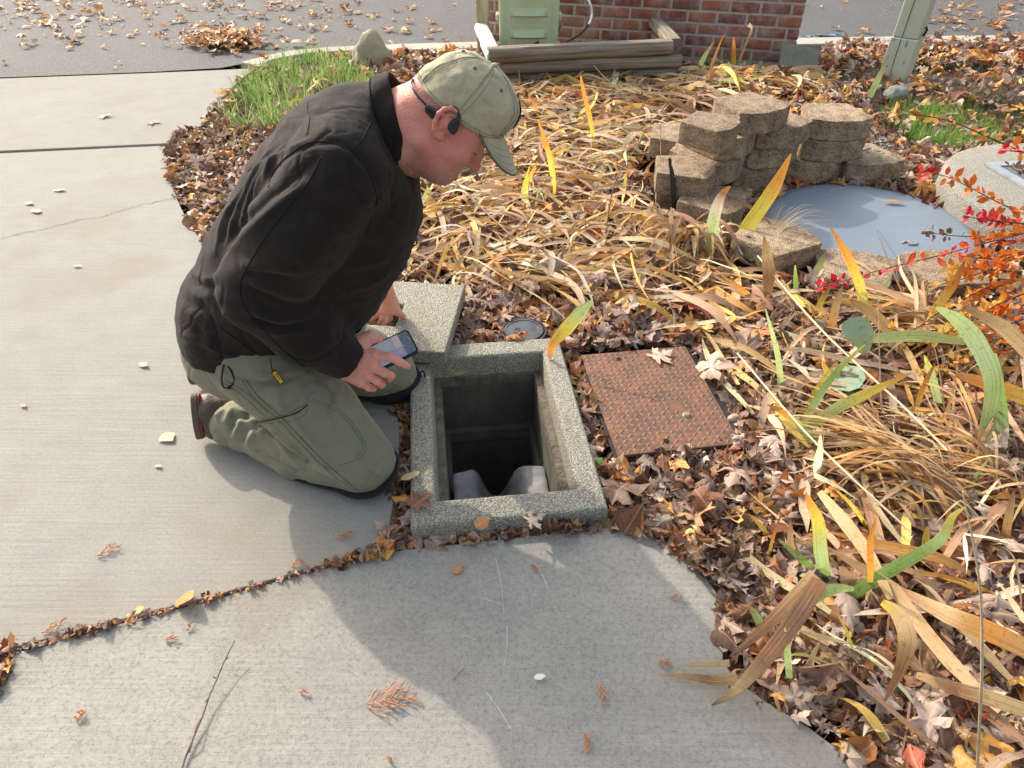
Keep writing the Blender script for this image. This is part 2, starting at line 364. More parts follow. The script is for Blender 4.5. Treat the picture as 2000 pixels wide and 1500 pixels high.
for v in bm.verts:
    x, y = v.co.x, v.co.y; u = x*.146; t = (y+1)/2
    hL = math.exp(-((u+.112)/.070)**4); hR = math.exp(-((u-.112)/.078)**4); end = min(1.0, max(0, (1.0-t)/.16))**.5
    z = -.50+(.145+.150*max(hL, hR))*end+.03*min(1, abs(u)/.14)*end
    v.co = vl(u+.004, -li/2+.03+t*(.36+.03*math.cos(u*20)), z+.004*noise.noise(Vector((u*20, y*5, 0))))
bmobj('pipe_hood', bm, M['cast_grey'], vault, True, 80)
simple('seam_rubber', (.03, .03, .033), .7)
tube('joint_strap', spline([vl(-.02, -li/2+.36, -.40), vl(.01, -li/2+.28, -.415), vl(.045, -li/2+.2, -.37)], 6), .006, M['seam_rubber'], vault, 6)
# lid lying across the back left corner
def build_lid():
    p1 = G(869, 689, .10); p2 = G(909, 556, .10)
    d = (p2-p1); d.z = 0; d.normalize(); n = Vector((-d.y, d.x, 0))      # n points left
    L = (p2-p1).length; W = .62; zt, th = .10, .05
    root = empty('vault_lid', p1+n*W/2+d*L/2-Vector((0, 0, .1)), 'thick exposed aggregate lid with a square lifting hole, pulled off the open vault', 'lid')
    hc = p1+n*((p1-G(770, 640, .1)).length) ; 
    ha, hb = .262, .352; c0, c1 = .13, .29      # hole: along n, along d
    us = [0, .195, .345, W]; vs_ = [0, .135, .272, L]
    bm = bmesh.new(); N = {}
    def vv(i, j, k):
        if (i, j, k) not in N: N[(i, j, k)] = bm.verts.new(p1+n*us[i]+d*vs_[j]+Vector((0, 0, -th*k+.004*(us[i]/W))))
        return N[(i, j, k)]
    for i in range(3):
        for j in range(3):
            if i == 1 and j == 1: continue
            bm.faces.new([vv(i, j, 0), vv(i+1, j, 0), vv(i+1, j+1, 0), vv(i, j+1, 0)]); bm.faces.new([vv(i, j+1, 1), vv(i+1, j+1, 1), vv(i+1, j, 1), vv(i, j, 1)])
    for i in range(3):
        for j in (0, 3): bm.faces.new([vv(i, j, 0), vv(i, j, 1), vv(i+1, j, 1), vv(i+1, j, 0)])
    for j in range(3):
        for i in (0, 3): bm.faces.new([vv(i, j, 0), vv(i, j+1, 0), vv(i, j+1, 1), vv(i, j, 1)])
    for (i, j), (k, l) in (((1, 1), (2, 1)), ((2, 1), (2, 2)), ((2, 2), (1, 2)), ((1, 2), (1, 1))): bm.faces.new([vv(i, j, 0), vv(k, l, 0), vv(k, l, 1), vv(i, j, 1)])
    bmesh.ops.recalc_face_normals(bm, faces=bm.faces)
    o = bmobj('slab', bm, M['exposed_aggregate'], root); bevel_mod(o, .007, 3, 50)
    # cast steel lifting bar in the hole
    q = p1+n*.197+d*.255+Vector((0, 0, -.012)); simple('dark_iron', (.03, .028, .026), .6, .6)
    tube('lifting_bar', [q-n*.0, q+n*.146], .006, M['dark_iron'], root)
    return p1, n, d
lid_p, lid_n, lid_d = build_lid()
# ================================================================ rusty tread plate
def m_rust():
    n = NT('rust'); a_ = n.noise(14, 6, .7); b_ = n.noise(120, 4, .7)
    c = n.ramp(a_, [(.3, (.075, .042, .03)), (.48, (.15, .075, .048)), (.60, (.22, .095, .05)), (.75, (.12, .08, .062))])
    c = n.mix(n.ramp(b_, [(.35, .6), (.5, 0.0)]), c, (.07, .04, .03))
    n.set(Base_Color=c, Roughness=.75, Metallic=.25); n.bump(b_, .5, .002); M['rust'] = n.m
    n = NT('rust_worn'); a_ = n.noise(60, 4, .7)
    n.set(Base_Color=n.ramp(a_, [(.35, (.13, .072, .05)), (.65, (.18, .11, .082))]), Roughness=.55, Metallic=.35); M['rust_worn'] = n.m
m_rust()
def build_plate():
    c = [G(1200, 892, .012), G(1440, 864, .012), G(1345, 677, .012), G(1141, 692, .012)]
    ctr = sum(c, Vector())/4; dx = ((c[1]-c[0])+(c[2]-c[3])).normalized(); dy = Vector((-dx.y, dx.x, 0)); W = .372; L = .496
    root = empty('steel_cover_plate', Vector((ctr.x, ctr.y, 0)), 'rusty rectangular steel tread plate cover lying among dry leaves right of the vault', 'cover plate')
    P = lambda u, v, z: ctr+dx*u+dy*v+Vector((0, 0, z))
    V, Q = boxgeo(-W/2, W/2, -L/2, L/2, -.012, 0); o = mesh('plate', [P(*v) for v in V], Q, M['rust'], root); bevel_mod(o, .002, 2)
    parts = []; nx, ny = 17, 23
    for i in range(nx):
        for j in range(ny):
            u = -W/2+.016+(W-.03)*i/(nx-1); v = -L/2+.014+(L-.026)*j/(ny-1); s = 1 if (i+j) % 2 else -1
            if (u-.06)**2+(v+.06)**2 < .0007: continue
            ang = s*math.radians(48)+random.uniform(-.05, .05); ca, sa = math.cos(ang), math.sin(ang); vs_ = []
            for (a0, b0, z0) in ((-1, 0, 0), (-.45, -.9, 0), (.45, -.9, 0), (1, 0, 0), (.45, .9, 0), (-.45, .9, 0), (-.55, 0, 1), (-.25, -.45, 1), (.25, -.45, 1), (.55, 0, 1), (.25, .45, 1), (-.25, .45, 1)):
                lu, lv = a0*.0135, b0*.0046; vs_.append(P(u+lu*ca-lv*sa, v+lu*sa+lv*ca, -.0002+.0016*z0))
            parts.append((vs_, [(k, (k+1) % 6, 6+(k+1) % 6, 6+k) for k in range(6)]+[(6, 7, 8, 9, 10, 11)]))
    V, Q = join_geo(parts); mesh('raised_tread', V, Q, M['rust_worn'], root, True, 60)
    M.setdefault('hole_black', simple('hole_black', (.006, .005, .004), 1))
    for (u, v) in ((-.065, .205), (-.03, -.208)):
        bm = bmesh.new(); bmesh.ops.create_circle(bm, cap_ends=True, radius=.0085, segments=20)
        for q in bm.verts: q.co = P(u+q.co.x, v+q.co.y, .003)
        bmobj('lift_hole', bm, M['hole_black'], root)
    simple('bolt_steel', (.28, .25, .2), .45, .6)
    bm = bmesh.new(); bmesh.ops.create_cone(bm, cap_ends=True, radius1=.013, radius2=.008, depth=.007, segments=16)
    for q in bm.verts: q.co = P(.068+q.co.x, -.105+q.co.y, .004+q.co.z)
    bmobj('bolt', bm, M['bolt_steel'], root, True)
    # black plastic frame under the plate
    simple('black_plastic', (.018, .019, .021), .45)
    V, Q = boxgeo(-W/2-.008, W/2+.028, -L/2-.008, L/2+.006, -.06, -.0135); mesh('box_rim', [P(*v) for v in V], Q, M['black_plastic'], root)
build_plate()
# ================================================================ small round valve lid
def lathe(name, prof, c, mat, parent, seg=48, sm=True, ang=40):
    V = []; Q = []
    for r, z in prof:
        for k in range(seg): t = 2*math.pi*k/seg; V.append((c[0]+r*math.cos(t), c[1]+r*math.sin(t), c[2]+z))
    for i in range(len(prof)-1):
        for k in range(seg): Q.append((i*seg+k, i*seg+(k+1) % seg, (i+1)*seg+(k+1) % seg, (i+1)*seg+k))
    Q.append(tuple((len(prof)-1)*seg+k for k in range(seg)))
    return mesh(name, V, Q, mat, parent, sm, ang)
simple('valve_plastic', (.022, .028, .038), .4, var=(30, (.05, .06, .075)))
vc = Vector((.042, 2.105, .0)); vr = empty('valve_box', vc, 'small round black valve box lid behind the vault rim, half hidden by leaves', 'valve box')
lathe('rim', [(.088, -.08), (.084, .012), (.082, .016), (.076, .016), (.074, .010), (.02, .0095)], vc, M['black_plastic'], vr)
lathe('lid', [(.072, .0), (.072, .015), (.069, .019), (.062, .019), (.061, .017), (.03, .0175), (.001, .0178)], vc, M['valve_plastic'], vr)
def text_mesh(name, s, size, mat, parent, place, ext=.0006):
    cu = bpy.data.curves.new(name, 'FONT'); cu.body = s; cu.size = size; cu.extrude = ext; cu.align_x = 'CENTER'; cu.align_y = 'CENTER'; cu.resolution_u = 3
    t = bpy.data.objects.new(name, cu); COL.objects.link(t); dg = bpy.context.evaluated_depsgraph_get()
    me = bpy.data.meshes.new_from_object(t.evaluated_get(dg)); bpy.data.objects.remove(t)
    for v in me.vertices: v.co = place(v.co)
    return link(name, me, mat, parent)
text_mesh('lettering', 'CB', .028, M['black_plastic'], vr, lambda c: Vector((vc.x-.022+c.x*.2-c.y*1.0, vc.y-.005+c.x*1.0+c.y*.1, .0182+c.z)))
# ================================================================ round grey tank cover
def m_cover():
    n = NT('cover_grey'); a_ = n.noise(4, 6, .65); b_ = n.noise(1, 4, .6, v=n.map(n.obj, (5, 60, 1), (0, 0, -.45)))
    c = n.mix(a_, (.14, .18, .225), (.19, .23, .285)); c = n.mix(n.ramp(b_, [(.55, 0.0), (.72, .15)]), c, (.36, .40, .45))
    s = n.noise(5.5, 6, .75, v=n.map(n.obj, (1, 1.6, 1), loc=(.35, .2, 0)))
    c = n.mix(n.ramp(s, [(.64, 0.0), (.70, .6)]), c, (.55, .58, .62)); c = n.mix(n.ramp(n.noise(60, 3), [(.30, .6), (.36, 0.0)]), c, (.14, .14, .14))
    n.set(Base_Color=c, Roughness=.42); n.b.inputs['Specular IOR Level'].default_value = .5; n.bump(a_, .15, .01); M['cover_grey'] = n.m
m_cover()
RC = Vector((1.60, 2.935, 0)); rr = empty('tank_cover', RC, 'large round smooth blue grey septic cover lying flat inside the ring of wall blocks', 'round cover')
lathe('cover', [(.452, -.06), (.452, .014), (.447, .022), (.40, .026), (.2, .031), (.001, .034)], RC, M['cover_grey'], rr, 96, True, 60)
simple('knot_metal', (.4, .4, .38), .4, .5)
kp = G(1775, 476, .03)
tube('lid_ring', spline([kp+Vector((-.03, 0, .0)), kp+Vector((-.01, .012, .006)), kp+Vector((.01, -.008, .004)), kp+Vector((.035, .006, .001)), kp+Vector((.02, -.012, .004)), kp+Vector((-.01, -.01, .002))], 5), .0045, M['knot_metal'], rr)
# ================================================================ round concrete pad with hatch
DC = Vector((2.62, 3.07, 0)); dr_ = empty('concrete_riser', DC, 'thick round concrete riser with a square metal hatch at the right edge', 'concrete riser')
lathe('ring', [(.61, -.1), (.60, .105), (.59, .125), (.575, .132), (.3, .133), (.001, .133)], DC, M['round_pad_concrete'], dr_, 96, True, 60)
simple('galvanised', (.55, .58, .60), .35, .7, var=(20, (.4, .42, .44))); simple('hatch_dark', (.10, .105, .12), .5)
h1 = G(1921, 322, .135); h2 = G(2003, 385, .135); hx = Vector((.93, .12, 0)).normalized(); hy = Vector((h2.x-h1.x, h2.y-h1.y, 0)).normalized()
hy = Vector((hx.y, -hx.x, 0)); hp = lambda u, v, z: h1+hx*u+hy*v+Vector((0, 0, z))
for nm, (u0, u1, v0, v1, z0, z1), m_ in (('hatch_frame', (0, .6, 0, .045, 0, .012), 'galvanised'), ('hatch_frame', (0, .045, .046, .6, 0, .012), 'galvanised'), ('hatch_lid', (.047, .6, .048, .6, -.001, .006), 'hatch_dark')):
    V, Q = boxgeo(u0, u1, v0, v1, z0, z1); mesh(nm, [hp(*v) for v in V], Q, M[m_], dr_)
# ================================================================ retaining wall blocks
def block_mesh(seed):
    r = random.Random(seed); W, D, Hh = .315, .235, .098
    out = []; n = 9
    for k in range(n+1):                      # convex rough front (towards -y)
        t = -1+2*k/n; out.append((W/2*t, -D/2-.052*(1-t*t)))
    out += [(W/2*.98, -D/2+.03), (W/2*.72, D/2), (-W/2*.72, D/2), (-W/2*.98, -D/2+.03)]
    bm = bmesh.new(); f = bm.faces.new([bm.verts.new((x, y, 0)) for x, y in out])
    e = bmesh.ops.extrude_face_region(bm, geom=[f])
    for v in [g for g in e['geom'] if isinstance(g, bmesh.types.BMVert)]: v.co.z = Hh
    bmesh.ops.recalc_face_normals(bm, faces=bm.faces)
    bmesh.ops.bevel(bm, geom=list(bm.edges), offset=.005, segments=2, profile=.6, affect='EDGES')
    bmesh.ops.triangulate(bm, faces=bm.faces)
    bmesh.ops.subdivide_edges(bm, edges=[e for e in bm.edges if e.calc_length() > .03], cuts=2, use_grid_fill=True)
    bmesh.ops.triangulate(bm, faces=bm.faces)
    bmesh.ops.subdivide_edges(bm, edges=[e for e in bm.edges if e.calc_length() > .02], cuts=1)
    bmesh.ops.triangulate(bm, faces=bm.faces)
    for v in bm.verts:
        c = v.co; q = Vector((c.x*22+seed*3, c.y*22, c.z*22)); a = .0045 if c.y < -D/2+.01 else .0025
        v.co = c+Vector((noise.noise(q), noise.noise(q+Vector((9, 0, 0)))*1.2, noise.noise(q+Vector((0, 9, 0)))*.6))*a*1.6
    me = bpy.data.meshes.new('wall_block'); bm.to_mesh(me); bm.free(); smooth(me, 50); me.materials.append(M['block_stone']); return me
BM = [block_mesh(i) for i in range(5)]
def block(px, py, zt, phi, lab, scale=1.0):
    """px,py: middle of the upper front edge; phi: the way the rough front faces"""
    p = G(px, py, zt); d = Vector((math.cos(R_(phi)), math.sin(R_(phi)))); o = bpy.data.objects.new('wall_block', BM[len(BLK) % 5]); COL.objects.link(o)
    o.location = (p.x-d.x*.165*scale, p.y-d.y*.165*scale, zt-.10); o.rotation_euler = (0, 0, R_(phi+90)); o.scale = (scale, scale, 1)
    tag(o, lab, 'wall block', 'retaining wall blocks round the grey cover'); BLK.append(o); return o
BLK = []
R_ = math.radians
block(1512, 216, .40, -62, 'highest and farthest wall block, top of its stack, brown with yellowish lichen edge')
block(1440, 244, .40, -34, 'tall stack wall block just left of the highest one, turned to the right', .8)
block(1550, 248, .30, -68, 'wall block half hidden between the highest block and the right end stack')
block(1655, 236, .30, -88, 'top wall block of the right end stack with a diagonal edge of sunlight')
block(1462, 263, .30, -48, 'wall block directly under the two highest blocks, seen only by its dark front', .98)
block(1384, 262, .20, -14, 'flat topped sunlit wall block at the left, the farther of the two side by side')
block(1396, 325, .20, -8, 'nearer of the two sunlit flat topped wall blocks, right behind the black stake', .93)
block(1642, 278, .20, -86, 'second wall block down under the block with the sunlit corner')
block(1530, 287, .20, -64, 'dark middle course wall block left of the right hand stack')
block(1440, 313, .20, -44, 'middle course wall block below the left tall stack')
block(1408, 296, .198, -26, 'small visible corner of a wall block between the sunlit pair and the tall stack', .8)
block(1726, 320, .10, -78, 'low wall block at the right end with pebbles lying on it')
block(1604, 320, .10, -80, 'bottom course wall block under the right hand stack')
block(1494, 338, .10, -58, 'bottom course wall block below the highest block')
block(1402, 352, .098, -10, 'bottom wall block under the nearer sunlit flat topped one') 
block(1456, 394, .11, -24, 'single low wall block right behind the orange tipped leaf, left of the grey cover')
block(1556, 440, .10, 38, 'low wall block in front of the grey cover with pale dry grass across it')
block(1668, 487, .055, 72, 'flat buff wall block sunk level with the grey cover, nearest its front')
block(1800, 487, .05, 98, 'flat buff wall block sunk beside the red shrub, in front of the grey cover')
# ================================================================ black drip stake and hose loop
st = empty('irrigation_stake', G(1315, 395, 0), 'short black plastic irrigation stake upright before the sunlit wall blocks', 'irrigation stake')
sb = G(1318, 424, .0); yy = sb.y
tube('stake', [sb, PY(1312, 335, yy+.0), PY(1309, 322, yy)], .009, M['black_plastic'], st, rads=[.011, .010, .006])
tube('nozzle', [PY(1309, 326, yy), PY(1308, 308, yy)], .007, M['black_plastic'], st)
tube('clip', [PY(1317, 345, yy), PY(1318, 372, yy)], .006, M['black_plastic'], st)
hz_ = [G(1462, 455, .03), G(1440, 470, .06), G(1452, 500, .07), G(1470, 512, .03), G(1478, 488, .05), G(1462, 462, .10), G(1440, 462, .06)]
tag(tube('drip_hose', spline(hz_, 6), .005, M['black_plastic']), 'loop of thin black drip hose at the left foot of the front wall block', 'hose')
# ================================================================ brick wall
def m_brick():
    n = NT('brick'); rnd = n.attr('lcol'); g = n.noise(55, 6, .7)
    c = n.mix(n.ramp(g, [(.35, .55), (.6, 0.0)]), rnd, n.mix(1.0, rnd, (.45, .4, .4), 'MULTIPLY'))
    w_ = n.noise(9, 5, .7, v=n.map(n.obj, loc=(2, 1, 5))); c = n.mix(n.ramp(w_, [(.42, 0.0), (.7, .75)]), c, (.40, .31, .29))
    n.set(Base_Color=c, Roughness=.9); n.bump(g, .8, .006); M['brick'] = n.m
m_brick(); simple('mortar', (.34, .31, .27), .95, bumpy=(50, 1), var=(8, (.44, .40, .35)))
def build_wall():
    A = G(938, 80, 0); B = G(1330, 108, 0); B2 = G(1548, 120, 0); d = (B2-A).normalized(); d.z = 0; nrm = Vector((d.y, -d.x, 0)); W = (B2-A).length
    root = empty('brick_wall', (A+B2)/2, 'weathered red brick wall with pale mortar behind the log planter', 'brick wall')
    P = lambda u, v, z: A+d*u-nrm*v+Vector((0, 0, z)); TK = .42; HT = .62
    V, Q = boxgeo(.006, W-.006, .006, TK-.006, -.05, HT); mesh('mortar_core', [P(*v) for v in V], Q, M['mortar'], root)
    parts = []; cols = []; rb = random.Random(3); ch = .082; bl = .218
    for r in range(int(HT/ch)):
        off = -bl*.5*(r % 2)+rb.uniform(-.02, .02)
        u = off
        while u < W:
            u0 = max(u+.009, 0); u1 = min(u+bl-.011, W)
            if u1-u0 > .03:
                jj = rb.uniform(-.003, .004)
                for (v0, v1) in ((-jj, .1), (TK-.1, TK)):
                    V, Q = boxgeo(u0, u1, v0, v1, r*ch+.008-.02, r*ch+ch-.009-.02); parts.append(([P(*v) for v in V], Q))
                    c = rb.choice([(.26, .075, .045), (.30, .095, .055), (.21, .06, .045), (.27, .12, .09), (.34, .12, .07), (.20, .075, .06)]); cols += [c]*8
            u += bl
        for side in (0, 1):
            v = .1+.007*2-.05*(r % 2)
            while v < TK-.1:
                v1 = min(v+.2, TK-.11); us_ = (-.001, .1) if side == 0 else (W-.1, W+.001)
                if v1-v > .04 and v > .09:
                    V, Q = boxgeo(us_[0], us_[1], v, v1-.01, r*ch-.014, r*ch+ch-.027); parts.append(([P(*q) for q in V], Q)); cols += [rb.choice([(.26, .075, .045), (.32, .11, .06)])]*8
                v += .21
    V, Q = join_geo(parts); o = big('brick_courses', np.array([tuple(v) for v in V]), np.array(Q), M['brick'], root, col=np.array(cols), sm=False); bevel_mod(o, .005, 2)
    return A, d, nrm
bA, bd, bn = build_wall()
# ================================================================ green service cabinet
simple('cabinet_green', (.40, .47, .29), .45, var=(6, (.44, .51, .33)))
def build_cabinet():
    A = G(976, 84, .17); B = G(1089, 84, .17); A.z = B.z = 0; W = (B-A).length; zc = 1.0; root = empty('service_cabinet', (A+B)/2, 'pale green louvred metal service pedestal standing in front of the brick wall', 'service pedestal')
    d = Vector((1, 0, 0)); bk = Vector((0, 1, 0)); P = lambda u, v, z: A+d*u+bk*v+Vector((0, 0, z)); D = .22
    V, Q = boxgeo(0, W, 0, D, -.05, zc); o = mesh('body', [P(x-.012*z/zc if x == 0 else x+.012*z/zc, y, z) for x, y, z in V], Q, M['cabinet_green'], root); bevel_mod(o, .022, 4)
    V, Q = boxgeo(.05, W-.05, -.008, .01, .02, zc-.03); o = mesh('door', [P(*v) for v in V], Q, M['cabinet_green'], root); bevel_mod(o, .003, 2)
    for z in (.06, .20, .34, .48, .62, .76, .90):
        Vv = []; Qq = []; n = 14
        for i in range(n+1):
            t = i/n; s = math.sin(math.pi*t)**.45; u = .075+(W-.15)*t
            Vv += [P(u, -.0085, z+.062), P(u, -.0085-.034*s, z+.014), P(u, -.0085, z)]
        for i in range(n): a_ = 3*i; Qq += [(a_, a_+1, a_+4, a_+3), (a_+1, a_+2, a_+5, a_+4)]
        mesh('louvre', Vv, Qq, M['cabinet_green'], root, True, 40)
    for z in (.1, .3, .5, .7):
        for sx in (0, 1):
            V, Q = boxgeo(-.028 if sx == 0 else W, 0 if sx == 0 else W+.028, .05, .16, z, z+.05); o = mesh('side_louvre', [P(*v) for v in V], Q, M['cabinet_green'], root); bevel_mod(o, .012, 3)
    V, Q = boxgeo(.0, W, -.012, .02, -.01, .02)
    return A, W
cA, cW = build_cabinet()
# ================================================================ landscape timbers and posts
def m_wood(name, c0, c1, sc=(1, 1, 1)):
    n = NT(name); s = n.noise(1, 5, .65, v=n.attr('luv', 'Vector'))
    c = n.ramp(s, [(.25, tuple(x*.35 for x in c0)), (.45, c0), (.7, c1)])
    n.set(Base_Color=c, Roughness=.85); n.bump(s, .9, .01); M[name] = n.m
m_wood('timber', (.17, .135, .10), (.34, .29, .23)); m_wood('timber_pale', (.40, .33, .2), (.62, .55, .42)); m_wood('timber_sunlit', (.62, .6, .55), (.8, .78, .74))  # left-end timbers: same wood with the sunlight put into its colour
def timber(a, b, r, mat, lab, grp='landscape timbers edging the planter', flat=.8):
    d = (b-a); L = d.length; d.normalize(); s = d.cross(Vector((0, 0, 1))).normalized(); u = s.cross(d); V = []; Q = []; uv = []; n = 20; m = 24
    sd = random.random()*50
    for i in range(m+1):
        for k in range(n):
            t = 2*math.pi*k/n; cs, sn = math.cos(t), math.sin(t); rr_ = r*(1+.05*noise.noise(Vector((cs*2, sn*2, i*.35+sd)))); 
            sn = max(-flat, min(flat, sn)); V.append(a+d*(L*i/m)+s*(cs*rr_)+u*(sn*rr_)); uv.append((L*i/m*2.5, cs*r*60+sd, sn*r*60))
    for i in range(m):
        for k in range(n): Q.append((i*n+k, i*n+(k+1) % n, (i+1)*n+(k+1) % n, (i+1)*n+k))
    for base, rev in ((0, True), (m*n, False)):
        c_ = len(V); V.append(a if rev else b); uv.append((9, 0, 0))
        for k in range(n):
            t = (base+k, base+(k+1) % n, c_); Q.append((t[0], t[1], t[2], t[2]))
    quads = np.array([q for q in Q if len(set(q)) == 4]); tris = np.array([q[:3] for q in Q if len(set(q)) < 4])
    o = big('landscape_timber', np.array([tuple(v) for v in V]), [quads, tris], M[mat], None, uv=np.array(uv)); smooth(o.data, 50)
    tag(o, lab, 'timber', grp); return o
tl = G(968, 145, .045); tr = G(1318, 138, .045)
r_ = .052
timber(G(990, 152, .03), G(1322, 143, .03), r_, 'timber', 'lowest of the three front planter timbers, mostly buried in leaves')
timber(G(975, 130, .12), G(1328, 118, .12), r_, 'timber', 'middle of the three front planter timbers')
timber(G(953, 107, .21), G(1310, 91, .21), r_+.004, 'timber', 'uppermost front planter timber, weathered and cracked along its length')
timber(G(1278, 42, .21), G(1320, 88, .215), r_, 'timber', 'short planter timber running back to the wall at right with dark sawn end')
timber(G(1280, 68, .11), G(1315, 118, .11), r_, 'timber', 'short planter timber beneath the right one that runs back to the wall')
timber(G(940, 55, .2), G(966, 112, .2), r_, 'timber_sunlit', 'bright sunlit planter timber running back at the left end')
timber(G(944, 70, .1), G(970, 125, .1), r_, 'timber_sunlit', 'lower sunlit planter timber at the left end')
pb = G(944, 112, 0); V, Q = boxgeo(pb.x-.045, pb.x+.045, pb.y, pb.y+.09, -.1, 1.35)
o = big('timber_post', np.array(V, float), np.array(Q), M['timber_pale'], None, uv=np.array(V, float)*[25, 25, 2.2], sm=False); bevel_mod(o, .006, 2)
tag(o, 'upright yellowish wooden post at the left end of the brick wall', 'wooden post')
# cables
ca = empty('cable', G(1030, 130, 0), 'thin cable, black below and white in its upper loop, draped over the planter', 'cable')
yb = G(1085, 90, 0).y
def cab(name, P, m_, r): return tube(name, spline(P, 7), r, M[m_], ca, 6)
simple('white_plastic', (.8, .8, .78), .4)
cab('black_cable', [G(970, 132, .02), PY(1000, 112, 5.45), PY(1035, 92, 5.45), PY(1060, 78, 5.65), PY(1078, 76, 5.9), PY(1088, 65, 6.0), PY(1094, 50, 6.05)], 'black_plastic', .008)
cab('black_cable', [G(1070, 118, .08), PY(1083, 96, 5.5), PY(1110, 80, 5.6), PY(1135, 65, 5.8), PY(1150, 48, 5.95)], 'black_plastic', .008)
cab('white_cable', [PY(1150, 48, 5.95), PY(1156, 28, 6.0), PY(1153, 8, 6.0), PY(1142, -14, 6.05), PY(1130, -30, 6.1)], 'white_plastic', .009)
cab('white_cable', [PY(1086, -20, 6.1), PY(1089, 10, 6.1), PY(1091, 28, 6.1)], 'white_plastic', .008)
# ================================================================ pale green post
def m_post():
    n = NT('post_paint'); f = n.noise(26, 5, .75, v=n.map(n.obj, (1, 1, .5)))
    c = n.mix(n.noise(5, 4), (.37, .42, .33), (.46, .50, .41)); z = n.sep(n.obj)[2]
    m_ = n.math('MULTIPLY', n.ramp(f, [(.62, 0.0), (.64, 1.0)]), n.ramp(z, [(.15, 1.0), (.42, .15)]))
    c = n.mix(m_, c, (.07, .065, .06)); n.set(Base_Color=c, Roughness=.5); n.bump(n.noise(30, 4), .2, .004); M['post_paint'] = n.m
m_post()
pp = G(1762, 158, 0); pr = empty('wooden_post', pp, 'square pale sage green painted post with flaking base at the upper right', 'painted post')
ct = math.radians(52); ex = Vector((math.cos(ct), math.sin(ct), 0)); ey = Vector((-math.sin(ct), math.cos(ct), 0))
def postbox(nm, h, z0, z1, lean=.03):
    V, Q = boxgeo(-h, h, -h, h, z0, z1); c0 = pp+ex*.0+Vector((0, .13, 0))
    o = mesh(nm, [c0+ex*v[0]+ey*v[1]+Vector((lean*v[2], 0, v[2])) for v in V], Q, M['post_paint'], pr); bevel_mod(o, .008, 3); return o
postbox('shaft', .083, .262, 2.6); postbox('base_trim', .09, -.1, .26)
gv = Vector((0, .13, 0)); gb = pp+gv-ex*.0
tube('board_joint', [gb-ey*-.0-ex*.0916+ey*.02+Vector((.005, 0, .0)), gb-ex*.0916+ey*.02+Vector((.008, 0, .258))], .0022, M['dark_iron'], pr, 5)
tube('board_joint', [gb-ex*.0846+ey*.02+Vector((.008, 0, .264)), gb-ex*.0846+ey*.02+Vector((.075, 0, 2.5))], .0022, M['dark_iron'], pr, 5)
tube('eye_hook', [gb-ey*.09+ex*.0+Vector((.012, 0, .33)), gb-ey*.10+ex*.01+Vector((.012, 0, .31)), gb-ey*.09+ex*.01+Vector((.011, 0, .27))], .008, M['dark_iron'], pr, 6)
# ================================================================ leaning paver
simple('paver', (.13, .14, .11), .95, bumpy=(80, .8), var=(7, (.2, .2, .17)))
q0 = G(1527, 138, 0); q1 = G(1594, 140, 0); V = [PY(1524, 130, q0.y), PY(1592, 140, q1.y), PY(1604, 98, q1.y+.1), PY(1529, 80, q0.y+.12)]
nn = (V[1]-V[0]).cross(V[3]-V[0]).normalized()*.045
if nn.y < 0: nn = -nn
o = mesh('leaning_paver', [*V, *[v+nn for v in V]], [(0, 1, 2, 3), (7, 6, 5, 4), (0, 4, 5, 1), (1, 5, 6, 2), (2, 6, 7, 3), (3, 7, 4, 0)], M['paver']); bevel_mod(o, .005, 2)
tag(o, 'square dark concrete paver leaning against the right end of the brick wall', 'paver')
# ================================================================ rocks
simple('rock_tan', (.36, .32, .22), .9, bumpy=(12, .9), var=(5, (.22, .21, .15))); simple('rock_grey', (.22, .225, .21), .9, bumpy=(16, .8), var=(6, (.15, .16, .15)))
def rock(px, py, rx, ry, rz, mat, lab, seed, name='rock', grp=None, z=0):
    c = G(px, py, z); bm = bmesh.new(); bmesh.ops.create_icosphere(bm, subdivisions=4, radius=1)
    for v in bm.verts:
        n_ = v.co.normalized(); q = n_*1.1+Vector((seed*7.3, 0, 0)); k = 1+.32*noise.noise(q)+.10*noise.noise(q*3)+.03*noise.noise(q*9)
        k = min(k, 1.12); v.co = Vector((n_.x*rx*k, n_.y*ry*k, n_.z*rz*k))+c+Vector((0, 0, rz*.25))
    return tag(bmobj(name, bm, M[mat], None, True, 60), lab, 'rock', grp)
rock(728, 122, .145, .12, .17, 'rock_tan', 'large tan boulder standing in the grass near the kerb', 1, 'boulder')
rock(1750, 188, .075, .06, .055, 'rock_grey', 'grey pointed stone in the grass near the painted post', 2)
rock(1724, 344, .055, .045, .045, 'rock_grey', 'rounded grey stone in the leaves between the low wall block and grey cover', 3)
rock(1598, 995, .02, .02, .015, 'rock_grey', 'small blue grey pebble among the maple leaves right of the vault', 5, 'pebble')
pbl = []
for i in range(34):
    x = random.gauss(1712, 16); y = random.gauss(288, 9); c = G(x, y, .09); s = random.uniform(.006, .016)
    bm = bmesh.new(); bmesh.ops.create_icosphere(bm, subdivisions=1, radius=1); pbl.append(([Vector((v.co.x*s, v.co.y*s*.8, v.co.z*s*.6))+c+Vector((0, 0, s*.4)) for v in bm.verts], [tuple(v.index for v in f.verts) for f in bm.faces])); bm.free()
for i in range(140):
    x = random.uniform(1690, 1850); y = random.uniform(255, 330); c = G(x, y, 0); s = random.uniform(.006, .016)
    bm = bmesh.new(); bmesh.ops.create_icosphere(bm, subdivisions=1, radius=1); pbl.append(([Vector((v.co.x*s, v.co.y*s*.8, v.co.z*s*.6))+c+Vector((0, 0, s*.1-.02)) for v in bm.verts], [tuple(v.index for v in f.verts) for f in bm.faces])); bm.free()
V, Q = join_geo(pbl); tag(mesh('gravel', V, Q, M['rock_grey'], None, True), 'loose grey gravel on and around the low end block', kind='stuff')
